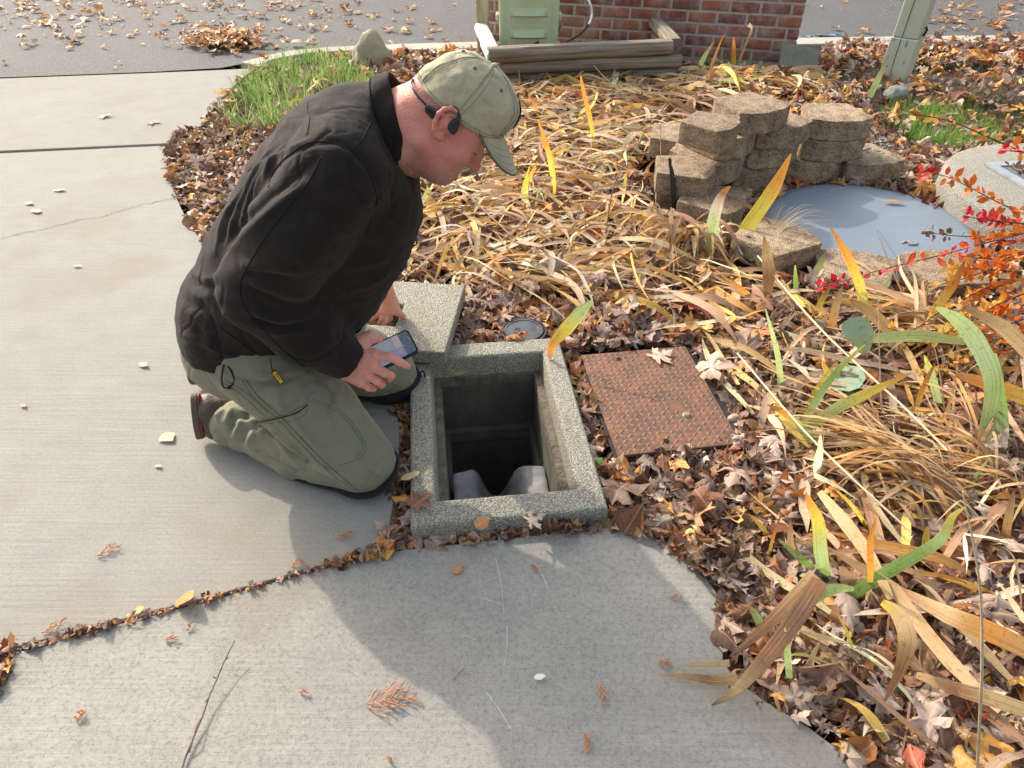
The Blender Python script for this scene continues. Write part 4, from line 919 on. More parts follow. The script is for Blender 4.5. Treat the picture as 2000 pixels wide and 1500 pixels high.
# ---------------------------------------------------------------- head, neck, hands: the body
HY = 1.515
EO = PY(867, 228, HY)                                             # ear canal, mid plane
sc_h = (EO-CAM).dot(Vector((0, math.cos(TH), -math.sin(TH))))/F   # metres per picture pixel there
fh = (PY(867+72, 228+69, HY)-EO).normalized(); uh = (PY(867+69, 228-72, HY)-EO); uh = (uh-fh*uh.dot(fh)).normalized(); sh_ = Vector((0, -1, 0)); sh_ = (sh_-fh*sh_.dot(fh)-uh*sh_.dot(uh)).normalized()
def hp3(a, b, c=0.0): return vec(EO+fh*a+uh*b+sh_*c)
HAX = [vec(fh), vec(uh), vec(sh_)]
def build_head():
    lo = vec(EO)-.24; hi = vec(EO)+.2; f = Field(lo, hi, .0028)
    E_ = lambda c, r, k=.02, op='add': f.ell(hp3(*c), HAX, r, k, op)
    E_((.006, .040, 0), (.090, .078, .075)); E_((.030, .050, 0), (.070, .060, .068))
    E_((.040, -.02, 0), (.052, .075, .060), .03); E_((.055, -.052, 0), (.036, .042, .044), .03)
    for s in (-1, 1):
        f.cap(hp3(-.004, -.050, s*.054), hp3(.060, -.096, s*.020), .018, .020, .035)           # jaw
        E_((.064, -.018, s*.036), (.026, .022, .020), .025)                                     # cheek
        E_((.062, -.055, s*.026), (.026, .03, .02), .025)
        f.cap(hp3(.087, .026, s*.008), hp3(.070, .026, s*.048), .014, .012, .015)              # brow
        E_((.099, .001, s*.031), (.016, .013, .018), .012, 'sub')                               # socket
        E_((.0825, .001, s*.031), (.0150, .0128, .0140), .003)                                  # eye lid ball
        f.cap(hp3(.091, .007, s*.016), hp3(.079, .008, s*.046), .0055, .004, .005)             # upper lid
        f.cap(hp3(.090, -.006, s*.018), hp3(.080, -.007, s*.044), .0045, .0035, .005)
        E_((.100, -.035, s*.0125), (.012, .009, .008), .008)                                    # nostril wing
        E_((.104, -.043, s*.006), (.006, .004, .0035), .003, 'sub')
    f.cap(hp3(.093, .016, 0), hp3(.117, -.030, 0), .008, .0125, .012); E_((.118, -.032, 0), (.011, .010, .012), .006)
    f.cap(hp3(.095, -.058, -.017), hp3(.095, -.058, .017), .0065, .0065, .008); f.cap(hp3(.092, -.069, -.014), hp3(.092, -.069, .014), .0075, .0075, .008)
    f.cap(hp3(.102, -.0635, -.02), hp3(.102, -.0635, .02), .0024, .0024, .003, op='sub')
    E_((.084, -.094, 0), (.021, .019, .026), .02); E_((.05, -.085, 0), (.035, .025, .04), .03)
    N0 = hp3(-.030, -.015, 0); N1 = vec(PY(752, 268, YM)); N2 = vec(PY(700, 300, YM)); f.path([N0, (N0+N1)/2+np.array([0, 0, -.004]), N1, N2], [.068, .071, .076, .085], .035, ((0, 1, 0), .92))
    f.cap(hp3(.0, -.055, 0), vec(PY(785, 300, YM)), .045, .055, .04, ((0, 1, 0), 1.0))
    V, Q = f.mesh(); V = relax(V, Q, 2, .5)
    N = vnormals(V, Q); V = V+N*(nz(V, 45, .0011, 5)+nz(V, 18, .0015, 6))[:, None]
    # neck creases
    rel = V-vec(EO); a = rel@HAX[0]; b = rel@HAX[1]; c = rel@HAX[2]; C = np.zeros((len(V), 3))
    beard = np.clip((-.035-b+.35*np.clip(a-.01, -1, 1))*35, 0, 1)*np.clip((a+.012)*60, 0, 1); beard = np.maximum(beard, np.clip(1-((a-.098)/.018)**2-((b+.05)/.014)**2, 0, 1)*.9)
    beard *= .6+.4*np.clip((-.075-b)*40+.3, 0, 1); chin = np.clip((-.082-b)*50, 0, 1)*np.clip((a-.01)*50, 0, 1); beard = np.maximum(beard*.75, chin*.95)
    brow_ = np.clip(1-((b-.024)/.0055)**2, 0, 1)*np.clip((a-.06)*80, 0, 1)*.45
    hair = np.clip((b+.005)*30, 0, 1)*np.clip((.05-a)*40, 0, 1)*.5
    C[:, 0] = np.clip(np.maximum(np.maximum(beard, brow_), hair), 0, 1); C[:, 1] = np.clip(1.1-np.abs(a-.03)*12-np.abs(b+.02)*9, 0, .35)+np.clip(1-((a-.118)/.02)**2-((b+.03)/.02)**2, 0, 1)*.5+np.clip((-.02-a)*14, 0, .35)
    eye = np.clip(1-((a-.092)/.010)**2-((b-.0)/.0045)**2, 0, 1)*(np.abs(np.abs(c)-.031) < .016); C[:, 2] = eye
    lips = np.clip(1-((a-.1)/.009)**2-((b+.0635)/.009)**2, 0, 1); C[:, 2] = np.maximum(C[:, 2], lips*.5)
    return V, Q, C
# near hand holding the telephone
def dirn(a, b): v = np.array(b)-np.array(a); return v/np.linalg.norm(v)
def build_right_hand():
    y0 = 1.425; P = lambda x, y, dy=0: vec(PY(x, y, y0+dy)); lo = np.array([1e9]*3); pts = [P(640, 790, -.1), P(640, 790, .1), P(830, 620, -.1), P(830, 620, .1)]; lo = np.min(pts, 0)-.03; hi = np.max(pts, 0)+.03
    f = Field(lo, hi, .0018); r = 1/790.
    # wrist and back of the hand (a flattened palm between wrist and knuckles)
    W = P(655, 700, -.01); f.cap(W, P(688, 708), .030, .030, .02, ((0, 1, 0), .8))
    kn = [P(734, 694, -.018), P(730, 716, -.028), P(720, 733, -.030), P(706, 746, -.026)]
    wr = [P(688, 688), P(686, 702, -.008), P(682, 716, -.010), P(678, 730, -.006)]
    for a_, b_ in zip(wr, kn): f.cap(a_, b_, .0185, .0145, .02)
    # fingers: knuckle, middle joint, end joint, tip
    fi = [([kn[0], P(762, 697, -.030), P(783, 708, -.026), P(796, 715, -.016)], [.0130, .0115, .0102, .0085]),
          ([kn[1], P(751, 728, -.036), P(764, 734, -.024), P(760, 741, -.006)], [.0128, .0118, .0105, .009]),
          ([kn[2], P(738, 745, -.034), P(746, 751, -.022), P(742, 754, -.004)], [.0122, .0112, .0100, .0085]),
          ([kn[3], P(720, 757, -.028), P(729, 759, -.018), P(728, 760, -.004)], [.0112, .0102, .0092, .008])]
    for pts_, rr in fi: f.path(pts_, [q*.96 for q in rr], .0022)
    for k_ in kn: f.ell(k_, np.eye(3), (.0135, .0135, .0135), .008)
    # thumb: leaves the side of the palm, passes behind the telephone
    f.path([P(690, 690, .004), P(704, 668, .012), P(722, 659, .022), P(740, 662, .030)], [.021, .0165, .0135, .011], .012)
    f.cap(P(700, 682), P(722, 690, -.006), .016, .013, .014)
    V, Q = f.mesh(); V = relax(V, Q, 2, .45); N = vnormals(V, Q); bv = bvh_of(V, Q); L = []
    for p in ([(700, 696), (718, 690), (734, 692)], [(700, 708), (718, 711), (730, 714)], [(696, 722), (712, 728), (720, 732)]): L.append((trace(bv, p, 4), .0015, .0035))
    for p in ([(760, 690), (763, 698), (760, 706)], [(782, 702), (783, 709), (779, 714)], [(749, 722), (752, 729), (748, 736)], [(736, 740), (739, 746), (735, 751)]): L.append((trace(bv, p, 4), -.0014, .0017))
    V = fold(V, N, L); C = np.zeros((len(V), 3)); D = np.min([np.linalg.norm(V-k, axis=1) for k in kn], 0); C[:, 1] = np.clip(1-D/.02, 0, 1)*.5+.12
    T = np.min([np.linalg.norm(V-p_[-1], axis=1) for p_, _ in fi], 0); C[:, 1] = np.maximum(C[:, 1], np.clip(1-T/.02, 0, 1)*.6); return V, Q, C
def build_left_hand():
    y0 = 2.07; P = lambda x, y, dy=0: vec(PY(x+10, y+4, y0+dy)); pts = [P(690, 540, -.12), P(690, 660, .1), P(800, 540, .1), P(800, 660, -.1)]; lo = np.min(pts, 0)-.03; hi = np.max(pts, 0)+.03
    f = Field(lo, hi, .0026)
    f.cap(P(742, 562, -.02), P(752, 590), .030, .027, .02); kn = [P(752, 603, -.012), P(744, 604, -.004), P(735, 603, .004), P(727, 600, .012)]
    for k_ in kn: f.cap(P(750, 588), k_, .022, .014, .018)
    f.path([kn[0], P(750, 618, -.012), P(741, 631, -.006)], [.0135, .012, .010], .004); f.path([kn[1], P(738, 616, -.004), P(731, 628, .002)], [.0132, .0118, .010], .004)
    f.path([kn[2], P(723, 612, .006), P(716, 622, .010)], [.0125, .0112, .0095], .004); f.path([kn[3], P(716, 606, .016), P(709, 614, .018)], [.0115, .010, .0088], .004)
    f.path([P(757, 590, -.012), P(763, 603, -.020), P(777, 613, -.018)], [.017, .0135, .0105], .012)
    V, Q = f.mesh(); V = relax(V, Q, 2, .45); C = np.zeros((len(V), 3)); C[:, 1] = .2; return V, Q, C
def build_core():
    """torso, arms and legs under the clothes, so the body is one figure"""
    f = Field((-1.0, 1.15, .03), (-.15, 2.15, 1.0), .014)
    f.path([vec(PY(520, 640, YM)), vec(PY(600, 455, YM)), vec(PY(690, 310, YM)), vec(PY(745, 270, YM))], [.12, .12, .10, .068], .05)
    f.path([vec(PY(664, 348, 1.41)), vec(PY(512, 566, 1.345)), vec(PY(655, 700, 1.415))], [.05, .045, .030], .02)
    f.path([vec(PY(705, 330, 1.70)), vec(PY(733, 490, 1.90)), vec(PY(742, 562, 2.05))], [.05, .045, .029], .02)
    f.path([vec(PY(520, 690, 1.47)), kN], [.085, .06], .03); f.path([vec(PY(540, 660, 1.64)), kF], [.085, .06], .03)
    f.path([kN+[0, 0, -.01], kN+np.array([-.36, .14, -.01])], [.05, .04], .02); f.path([kF, kF+np.array([-.36, -.02, -.01])], [.05, .04], .02)
    V, Q = f.mesh(); return V, Q, np.zeros((len(V), 3))
def build_body():
    Vs, Qs, Cs = [], [], []; o_ = 0
    for V, Q, C in (build_head(), build_right_hand(), build_left_hand(), build_core()):
        Vs.append(V); Qs.append(Q+o_); Cs.append(C); o_ += len(V)
    return big('body', np.concatenate(Vs), np.concatenate(Qs), M['skin'], MAN, np.clip(np.concatenate(Cs), 0, 1))
body = build_body()
# eyes
simple('eye_white', (.30, .26, .23), .3); simple('iris_dark', (.05, .04, .03), .2)
for s in (1, -1):
    c = Vector(hp3(.0822, -.0005, s*.031)); bm = bmesh.new(); bmesh.ops.create_uvsphere(bm, u_segments=20, v_segments=14, radius=.0128, matrix=Matrix.Translation(c)); eo = bmobj('eyeball', bm, M['eye_white'], body, True)
    c = Vector(hp3(.0900, -.0025, s*.032)); bm = bmesh.new(); bmesh.ops.create_uvsphere(bm, u_segments=16, v_segments=10, radius=.0055, matrix=Matrix.Translation(c)); bmobj('iris', bm, M['iris_dark'], eo, True)
# ears
def build_ear(s):
    yb_ = EO.y-s*.080; P = lambda x, y, dy=0: vec(PY(x, y, yb_-s*dy)) if s == 1 else None
    f = Field(vec(EO)+[-.08, -.14, -.08], vec(EO)+[.08, -.03, .08], .0016)
    f.ell((P(868, 240)+P(866, 243))/2, HAX, (.014, .026, .006), .004)
    f.path([P(861, 271, .0), P(853, 264, .006), P(848, 252, .011), P(850, 236, .014), P(857, 222, .015), P(868, 213, .013), P(881, 211, .009), P(891, 217, .004), P(893, 228, .0)], [.0058, .0052, .0044, .0042, .0044, .0044, .0042, .0038, .0034], .004)
    f.path([P(863, 262, .004), P(859, 250, .006), P(863, 236, .007), P(872, 226, .006), P(884, 224, .003)], [.0045, .0040, .0038, .0034, .003], .004)
    f.cap(P(861, 268, .004), P(860, 262, .004), .0068, .006, .005); f.cap(P(879, 247, .004), P(877, 241, .004), .005, .0045, .005)
    f.ell(P(871, 246, .006), HAX, (.0068, .0095, .006), .003, 'sub'); f.ell(P(868, 234, .010), HAX, (.006, .004, .003), .003, 'sub')
    f.cap(P(870, 243, -.012), P(869, 240, .0), .02, .014, .008)
    V, Q = f.mesh(); V = relax(V, Q, 1, .4)
    return V, Q
V, Q = build_ear(1); C = np.zeros((len(V), 3)); C[:, 1] = .55; big('ear', V, Q, M['skin'], body, C)
rel = V-vec(EO); V2 = vec(EO)+np.outer(rel@HAX[0], HAX[0])+np.outer(rel@HAX[1], HAX[1])-np.outer(rel@HAX[2], HAX[2]); big('ear', V2, Q[:, ::-1].copy(), M['skin'], body, C)
# ---------------------------------------------------------------- cap
def build_cap():
    V = []; Q = []; nu, nv_ = 120, 40; cF, cU = .004, .046; top = .156-cU
    def pt(u, v, off=0):
        th = 2*math.pi*u; ph = v*math.pi/2; c_, s_ = math.cos(ph), math.sin(ph); cs = abs(c_)**.86
        rF = (.114 if math.cos(th) > 0 else .099)+off; rS = .084+off; x = cF+math.cos(th)*rF*cs; y = math.sin(th)*rS*cs; z = cU+s_**.95*(top+off)
        frontal = max(0, math.cos(th))**2; z += (1-v)**2*(.014*frontal)+.11*(x-.09); x += .006*frontal*math.sin(math.pi*v)
        # panel seams
        k = (u*6+.5) % 1; dsm = min(k, 1-k)/6*2*math.pi*cs*.1; rid = -.0012*math.exp(-(dsm/.0022)**2)+.0009*math.exp(-((dsm-.006)/.0025)**2)
        cr = .0045*noise.noise(Vector((x*20, y*20, z*20)))+.0026*noise.noise(Vector((x*55, y*55, z*55)))-.0025*max(0, 1-abs(noise.noise(Vector((x*16+3, y*16, z*16))))/.08)
        n_ = Vector((x-cF, y, (z-cU)*.8)).normalized(); p = Vector((x, y, z))+n_*(rid+cr); return Vector(hp3(p.x, p.z, p.y))
    for j in range(nv_+1):
        for i in range(nu): V.append(pt(i/nu, j/nv_*.995))
    n = len(V)
    for j in range(nv_):
        for i in range(nu): Q.append((j*nu+i, j*nu+(i+1) % nu, (j+1)*nu+(i+1) % nu, (j+1)*nu+i))
    # inner rim turned in
    for i in range(nu):
        p = pt(i/nu, 0, -.006); V.append(p)
    for i in range(nu): Q.append((n+i, n+(i+1) % nu, (i+1) % nu, i))
    cap_ = mesh('cap', V, Q, M['cap_cloth'], MAN, True)
    band = [pt(i/60, .035, .0012) for i in range(61)]; tube('rim_stitching', band, .0005, M['cap_dark'], cap_, 4)
    for u0 in range(6):
        for du in (-.0065, .0065):
            tube('seam_stitching', [pt((u0+.5)/6+du*(1+j*.05), j/26, .0004) for j in range(1, 24)], .0004, M['cap_dark'], cap_, 4)
    for u0 in range(6):
        c = pt((u0)/6, .62, .0012); c2 = pt(u0/6+.004, .62, .0012); c3 = pt(u0/6, .64, .0012); nn = (c2-c).cross(c3-c).normalized(); t1 = (c2-c).normalized(); t2 = nn.cross(t1)
        tube('eyelet', [c+t1*(.003*math.cos(a))+t2*(.003*math.sin(a)) for a in [2*math.pi*k/12 for k in range(13)]], .001, M['cap_dark'], cap_, 5)
    bt = Vector(hp3(cF, cU+top-.008, 0)); bm = bmesh.new(); bmesh.ops.create_uvsphere(bm, u_segments=16, v_segments=8, radius=.0068, matrix=Matrix.Translation(bt)@Matrix.Diagonal((1, 1, .7, 1))); bmobj('button', bm, M['cap_cloth'], cap_, True)
    # brim
    V = []; Q = []; n1, n2 = 40, 12
    def br(u, v, off=0):
        th = u*math.radians(64); x0 = cF+math.cos(th)*.113; y0 = math.sin(th)*.0835; z0 = cU+.014*max(0, math.cos(th))**2-.001
        ext = .076*(1-abs(u)**2.8)*v; x = x0+ext; y = y0*(1+.06*v*(1-abs(u))); z = z0-.52*ext-.020*(y0/.083)**2*v*(1-abs(u)**4)+.004*v*v
        return Vector(hp3(x, z+off, y))
    for off in (.0013, -.0013):
        for i in range(n1+1):
            for j in range(n2+1): V.append(br(-1+2*i/n1, j/n2, off))
    m = (n1+1)*(n2+1)
    for i in range(n1):
        for j in range(n2):
            a = i*(n2+1)+j; Q.append((a, a+1, a+n2+2, a+n2+1)); Q.append((m+a, m+a+n2+1, m+a+n2+2, m+a+1))
    for i in range(n1): a = i*(n2+1)+n2; b = a+n2+1; Q.append((a, m+a, m+b, b))
    bo = mesh('brim', V, Q, M['cap_cloth'], cap_, True, 60)
    tube('brim_edge', [br(-1+2*i/50, 1, 0) for i in range(51)], .0022, M['cap_dark'], cap_, 6)
    for v in (.3, .5, .7, .88): tube('brim_stitching', [br(-.93+1.86*i/40, v, .0014) for i in range(41)], .0004, M['cap_dark'], bo, 4)
    # dark patch on the front panel
    simple('cap_patch', (.03, .03, .035), .7, bumpy=(200, .5)); P_ = []; Qp = []
    for j in range(7):
        for i in range(9): P_.append(pt((-.04+.08*i/8) % 1, .14+.42*j/6, .0028))
    for j in range(6):
        for i in range(8): a = j*9+i; Qp.append((a, a+1, a+10, a+9))
    mesh('front_patch', P_, Qp, M['cap_patch'], cap_, True)
    return cap_
cap_o = build_cap()
# ---------------------------------------------------------------- headphones
simple('headset', (.022, .026, .031), .45, bumpy=(90, .1)); simple('headset_grey', (.16, .17, .18), .4)
hs = empty('headphones', EO, 'dark grey bone conduction headphones looped behind the kneeling man\'s neck and over his ear', 'headphones')
yN = EO.y-.083
def hpx(x, y, dy=0): return PY(x, y, yN+dy)
bandp = [hpx(846, 222, -.004), hpx(832, 205, -.002), hpx(818, 190, .006), hpx(807, 174, .022), hpx(803, 163, .045), hpx(806, 156, .07), hpx(812, 155, .11)]
tube('neck_band', spline(bandp, 8), .0026, M['headset'], hs, 8)
V = []; 
def plate(name, poly, th, mat, parent, dy=0, bev=.0022):
    c = [hpx(x, y, dy) for x, y in poly]; n = len(c); Vv = [p for p in c]+[p+Vector((0, th, 0)) for p in c]
    Qq = [tuple(range(n))[::-1], tuple(range(n, 2*n))]+[(i, (i+1) % n, n+(i+1) % n, n+i) for i in range(n)]
    o = mesh(name, Vv, Qq, mat, parent); bm = bmesh.new(); bm.from_mesh(o.data); bmesh.ops.recalc_face_normals(bm, faces=bm.faces); bm.to_mesh(o.data); bm.free(); bevel_mod(o, bev, 3, 30); smooth(o.data, 60); return o
plate('control_pod', [(830, 206), (838, 207), (850, 214), (860, 218), (856, 228), (850, 237), (843, 233), (832, 222), (829, 216)], .010, M['headset'], hs, -.008)
tube('ear_hook', spline([hpx(857, 222, -.004), hpx(866, 211, .0), hpx(880, 208, .0), hpx(890, 212, -.001), hpx(896, 222, -.002), hpx(897, 232, -.004)], 7), .0030, M['headset'], hs, 8)
plate('speaker_pod', [(880, 238), (890, 233), (896, 229), (899, 233), (897, 246), (893, 258), (887, 265), (880, 262), (874, 252), (875, 243)], .010, M['headset'], hs, -.012, .003)
text_mesh('logo', 'ouowz', .0062, M['headset_grey'], hs, lambda c: hpx(842, 219, -.0086)+Vector((c.x*.80+c.y*.5, -.0, -c.x*.52+c.y*.75)), .0002)
# ---------------------------------------------------------------- telephone
def build_phone():
    Y0 = 1.425
    # corner rays: width edge at the upper right, length runs down-left under the hand
    a = PY(795, 641, Y0+.055); b = PY(822, 690, Y0-.012); wx = (b-a); W = .076; wx.normalize()
    c_ = PY(716, 671, Y0+.02); sft = (a-CAM).normalized()*.036; a = a+sft; b = b+sft; c_ = c_+sft; ly = (c_-a); ly = (ly-wx*ly.dot(wx)).normalized(); Lp = .155; nn = wx.cross(ly).normalized()
    if nn.z < 0: nn = -nn
    root = empty('mobile_phone', a+wx*W/2+ly*Lp/2, 'black cased mobile phone with a lit screen, held in the kneeling man\'s right hand', 'phone')
    P = lambda u, v, w_: a+wx*u+ly*v+nn*w_
    def rr(u0, u1, v0, v1, r, w_, n=6):
        out = []
        for (cu, cv, s) in ((u1-r, v0+r, -90), (u1-r, v1-r, 0), (u0+r, v1-r, 90), (u0+r, v0+r, 180)):
            for k in range(n+1): t = math.radians(s+90*k/n); out.append(P(cu+r*math.cos(t), cv+r*math.sin(t), w_))
        return out
    def prism(nm, A, B, mat, parent):
        n = len(A); o = mesh(nm, A+B, [tuple(range(n)), tuple(range(n, 2*n))[::-1]]+[(i, n+i, n+(i+1) % n, (i+1) % n) for i in range(n)], mat, parent); bm = bmesh.new(); bm.from_mesh(o.data); bmesh.ops.recalc_face_normals(bm, faces=bm.faces); bm.to_mesh(o.data); bm.free(); return o
    simple('phone_case', (.012, .014, .018), .4)
    o = prism('case', rr(0, W, 0, Lp, .012, .0), rr(0, W, 0, Lp, .012, -.010), M['phone_case'], root); bevel_mod(o, .002, 3, 40)
    n = NT('phone_screen'); uv = n.attr('luv', 'Vector'); xy = n.sep(uv)
    # a picture on the screen: grey pipe over pinkish concrete, dark control strip at the top
    g = n.noise(9, 4, .6, v=uv); base = n.mix(n.ramp(g, [(.35, 0.0), (.65, 1.0)]), (.22, .26, .38), (.36, .34, .44))
    dx = n.math('SUBTRACT', xy[0], .25); dy = n.math('SUBTRACT', xy[1], .43); e = n.math('ADD', n.math('POWER', n.math('MULTIPLY', dx, 1.7), 2.0), n.math('POWER', n.math('MULTIPLY', dy, 3.2), 2.0))
    base = n.mix(n.ramp(e, [(.22, 1.0), (.26, 0.0)]), base, n.mix(e, (.34, .36, .42), (.18, .20, .27)))
    base = n.mix(n.ramp(xy[1], [(.19, 1.0), (.205, 0.0)]), base, (.10, .13, .19))
    base = n.mix(n.math('MULTIPLY', n.ramp(xy[1], [(.19, 0.0), (.20, 1.0), (.30, 1.0), (.31, 0.0)], 'CONSTANT'), n.ramp(xy[0], [(.0, 1.0), (.55, 0.0)], 'CONSTANT')), base, (.48, .40, .42))
    sp = n.noise(26, 2, .5, v=uv); base = n.mix(n.math('MULTIPLY', n.ramp(sp, [(.60, 0.0), (.64, .8)]), n.ramp(xy[1], [(.0, 1.0), (.35, 0.0)])), base, (.55, .58, .6))
    n.set(Base_Color=(.02, .02, .025, 1), Roughness=.15); n.t.links.new(base, n.b.inputs['Emission Color']); n.b.inputs['Emission Strength'].default_value = .30; M['phone_screen'] = n.m
    m_ = .0045; sv = rr(m_, W-m_, m_, Lp-m_, .009, .0008); uv = np.array([(((Vector(p)-a).dot(wx))/W, ((Vector(p)-a).dot(ly))/Lp, 0) for p in sv]); k = len(sv)
    big('screen', np.array([tuple(p) for p in sv]), np.array([list(range(k))]), M['phone_screen'], root, uv=uv, sm=False)
    # far side of the case edge bumper
    V, Q = [], []
    for (u, v) in ((.012, .018),): pass
    return P
PH = build_phone()
# ---------------------------------------------------------------- boots
def build_boot(px, py, y, yaw):
    """toes on the ground, heel up, sole facing backwards: traced side view given real width"""
    c = PY(px, py, y); d = np.array([math.cos(yaw), math.sin(yaw), 0]); l = np.array([-d[1], d[0], 0]); o0 = np.array([c.x, c.y, 0]); P = lambda a, z, w_=0: o0+d*a+l*w_+np.array([0, 0, z])
    f = Field(o0-[.24, .2, .01], o0+[.2, .2, .26], .0045)
    f.path([P(.05, .070), P(-.02, .100), P(-.045, .115)], [.046, .046, .040], .02, (l, .95)); f.path([P(-.045, .125), P(-.040, .06), P(-.01, .032)], [.034, .036, .030], .02, (l, 1.25)); f.cap(P(.03, .040), P(-.02, .04), .034, .03, .03, (l, 1.2))
    f.cut(P(-.068, .1), -d, .004); f.cut((0, 0, .003), (0, 0, -1)); V, Q = f.mesh(); V = relax(V, Q, 2); N = vnormals(V, Q); V = V+N*nz(V, 45, .002, 3)[:, None]; b = big('boot', V, Q, M['boot_leather'], MAN)
    def solep(off, th, mat, nm, g=0):
        pts = []; n = 30
        for k in range(n):
            t = 2*math.pi*k/n; a_ = math.sin(t); z = .098+a_*(.074+g); w_ = math.cos(t)*(.040+g)*(1-.18*a_); pts.append(P(-.068-off+.010*a_, z, w_))
        q = [p-d*th for p in pts]; o = mesh(nm, pts+q, [tuple(range(n)), tuple(range(n, 2*n))[::-1]]+[(i, n+i, n+(i+1) % n, (i+1) % n) for i in range(n)], mat, b); bm = bmesh.new(); bm.from_mesh(o.data); bmesh.ops.recalc_face_normals(bm, faces=bm.faces); bm.to_mesh(o.data); bm.free(); bevel_mod(o, .002, 2, 40); return o
    solep(-.004, .006, M['boot_red'], 'welt', .002); solep(.002, .017, M['boot_sole'], 'sole', .004)
    return b
build_boot(440, 800, 1.565, math.radians(14)); c_ = build_boot(440, 752, 1.80, 0)
# ---------------------------------------------------------------- jacket hem cord, zip tag, trouser tab
yc = 1.345
def hemp(x, y, dy=0): return PY(x, y, yc+dy)
tube('hem_cord', spline([hemp(437, 712, .01), hemp(433, 738, -.004), hemp(436, 755, -.004), hemp(446, 757, -.004), hemp(457, 745, -.004), hemp(453, 728, -.004), hemp(444, 714, .01)], 6), .0021, M['pad_black'], jacket, 6)
bm = bmesh.new(); bmesh.ops.create_uvsphere(bm, u_segments=12, v_segments=8, radius=.005, matrix=Matrix.Translation(hemp(448, 757, -.005))); bmobj('cord_toggle', bm, M['pad_black'], jacket, True)
tube('zip_lace', spline([hemp(528, 702, .02), hemp(530, 716, -.004), hemp(534, 728, -.008)], 5), .0014, M['pad_black'], jacket, 5)
def tagbox(nm, a, b, wd, th, mat, parent, front=Vector((0, -1, 0)), bev=.0015):
    d = (b-a).normalized(); s = d.cross(front).normalized(); f_ = s.cross(d)
    if f_.dot(front) < 0: f_ = -f_
    c = [a+s*wd, b+s*wd, b-s*wd, a-s*wd]; Vv = c+[p+f_*th for p in c]; o = mesh(nm, Vv, [(0, 1, 2, 3), (7, 6, 5, 4)]+[(i, 4+i, 4+(i+1) % 4, (i+1) % 4) for i in range(4)], mat, parent)
    bm = bmesh.new(); bm.from_mesh(o.data); bmesh.ops.recalc_face_normals(bm, faces=bm.faces); bm.to_mesh(o.data); bm.free(); bevel_mod(o, bev, 2); return d, s, f_
simple('tag_yellow', (.75, .50, .03), .5); fr_ = (CAM-hemp(540, 735)).normalized()
a0, b0 = hemp(533, 724, -.008), hemp(551, 748, -.008); 
d_, s_, f_ = tagbox('zip_tag', a0, b0, .0062, .003, M['pad_black'], jacket, fr_)
zo = bpy.data.objects['zip_tag']; d2, s2, f2 = tagbox('yellow_panel', a0+d_*.003+f_*.0031, b0-d_*.003+f_*.0031, .0044, .0005, M['tag_yellow'], zo, fr_, .0001)
mid = (a0+b0)/2+f_*.0040; sgn = 1 if s_.dot(uh) > 0 or s_.z > 0 else -1
text_mesh('lettering', 'DEWALT', .0088, M['pad_black'], zo, lambda c: mid+d_*(c.x*.78)+s_*(sgn*c.y)+f_*c.z, .0002)
simple('navy_tab', (.012, .014, .05), .7); ta, tb = PY(823, 724, 1.80), PY(829, 745, 1.80)
d_, s_, f_ = tagbox('label_tab', ta+Vector((.0, 0, 0)), tb, .009, .0025, M['navy_tab'], trousers, (CAM-ta).normalized(), .0006)
mid2 = (ta+tb)/2+f_*.0030; lt = bpy.data.objects['label_tab']
text_mesh('lettering', 'BLAKLAD', .0085, M['white_plastic'], lt, lambda c: mid2+d_*(c.x*.85)+Vector(s_)*(c.y*(1 if s_.x > 0 else -1))+f_*c.z, .0002)
# ================================================================ leaf templates
def half_outline(kind):
    if kind == 'maple': return [(0, 0), (.10, .06), (.24, -.03), (.46, -.02), (.36, .10), (.20, .24), (.40, .30), (.66, .50), (.48, .52), (.44, .66), (.30, .56), (.13, .52), (.15, .70), (.25, .76), (.13, .88), (0, 1.12)]
    if kind == 'maple2': return [(0, 0), (.14, .02), (.36, .04), (.30, .16), (.22, .26), (.50, .42), (.58, .58), (.40, .60), (.17, .54), (.22, .74), (.10, .86), (0, 1.05)]
    if kind == 'birch': return [(0, 0), (.16, .03), (.34, .18), (.40, .38), (.33, .56), (.20, .76), (.08, .92), (0, 1.0)]
    if kind == 'oval': return [(0, 0), (.12, .12), (.20, .32), (.22, .5), (.17, .72), (.08, .9), (0, 1.0)]
    if kind == 'lance': return [(0, 0), (.07, .15), (.12, .38), (.11, .62), (.06, .85), (0, 1.0)]
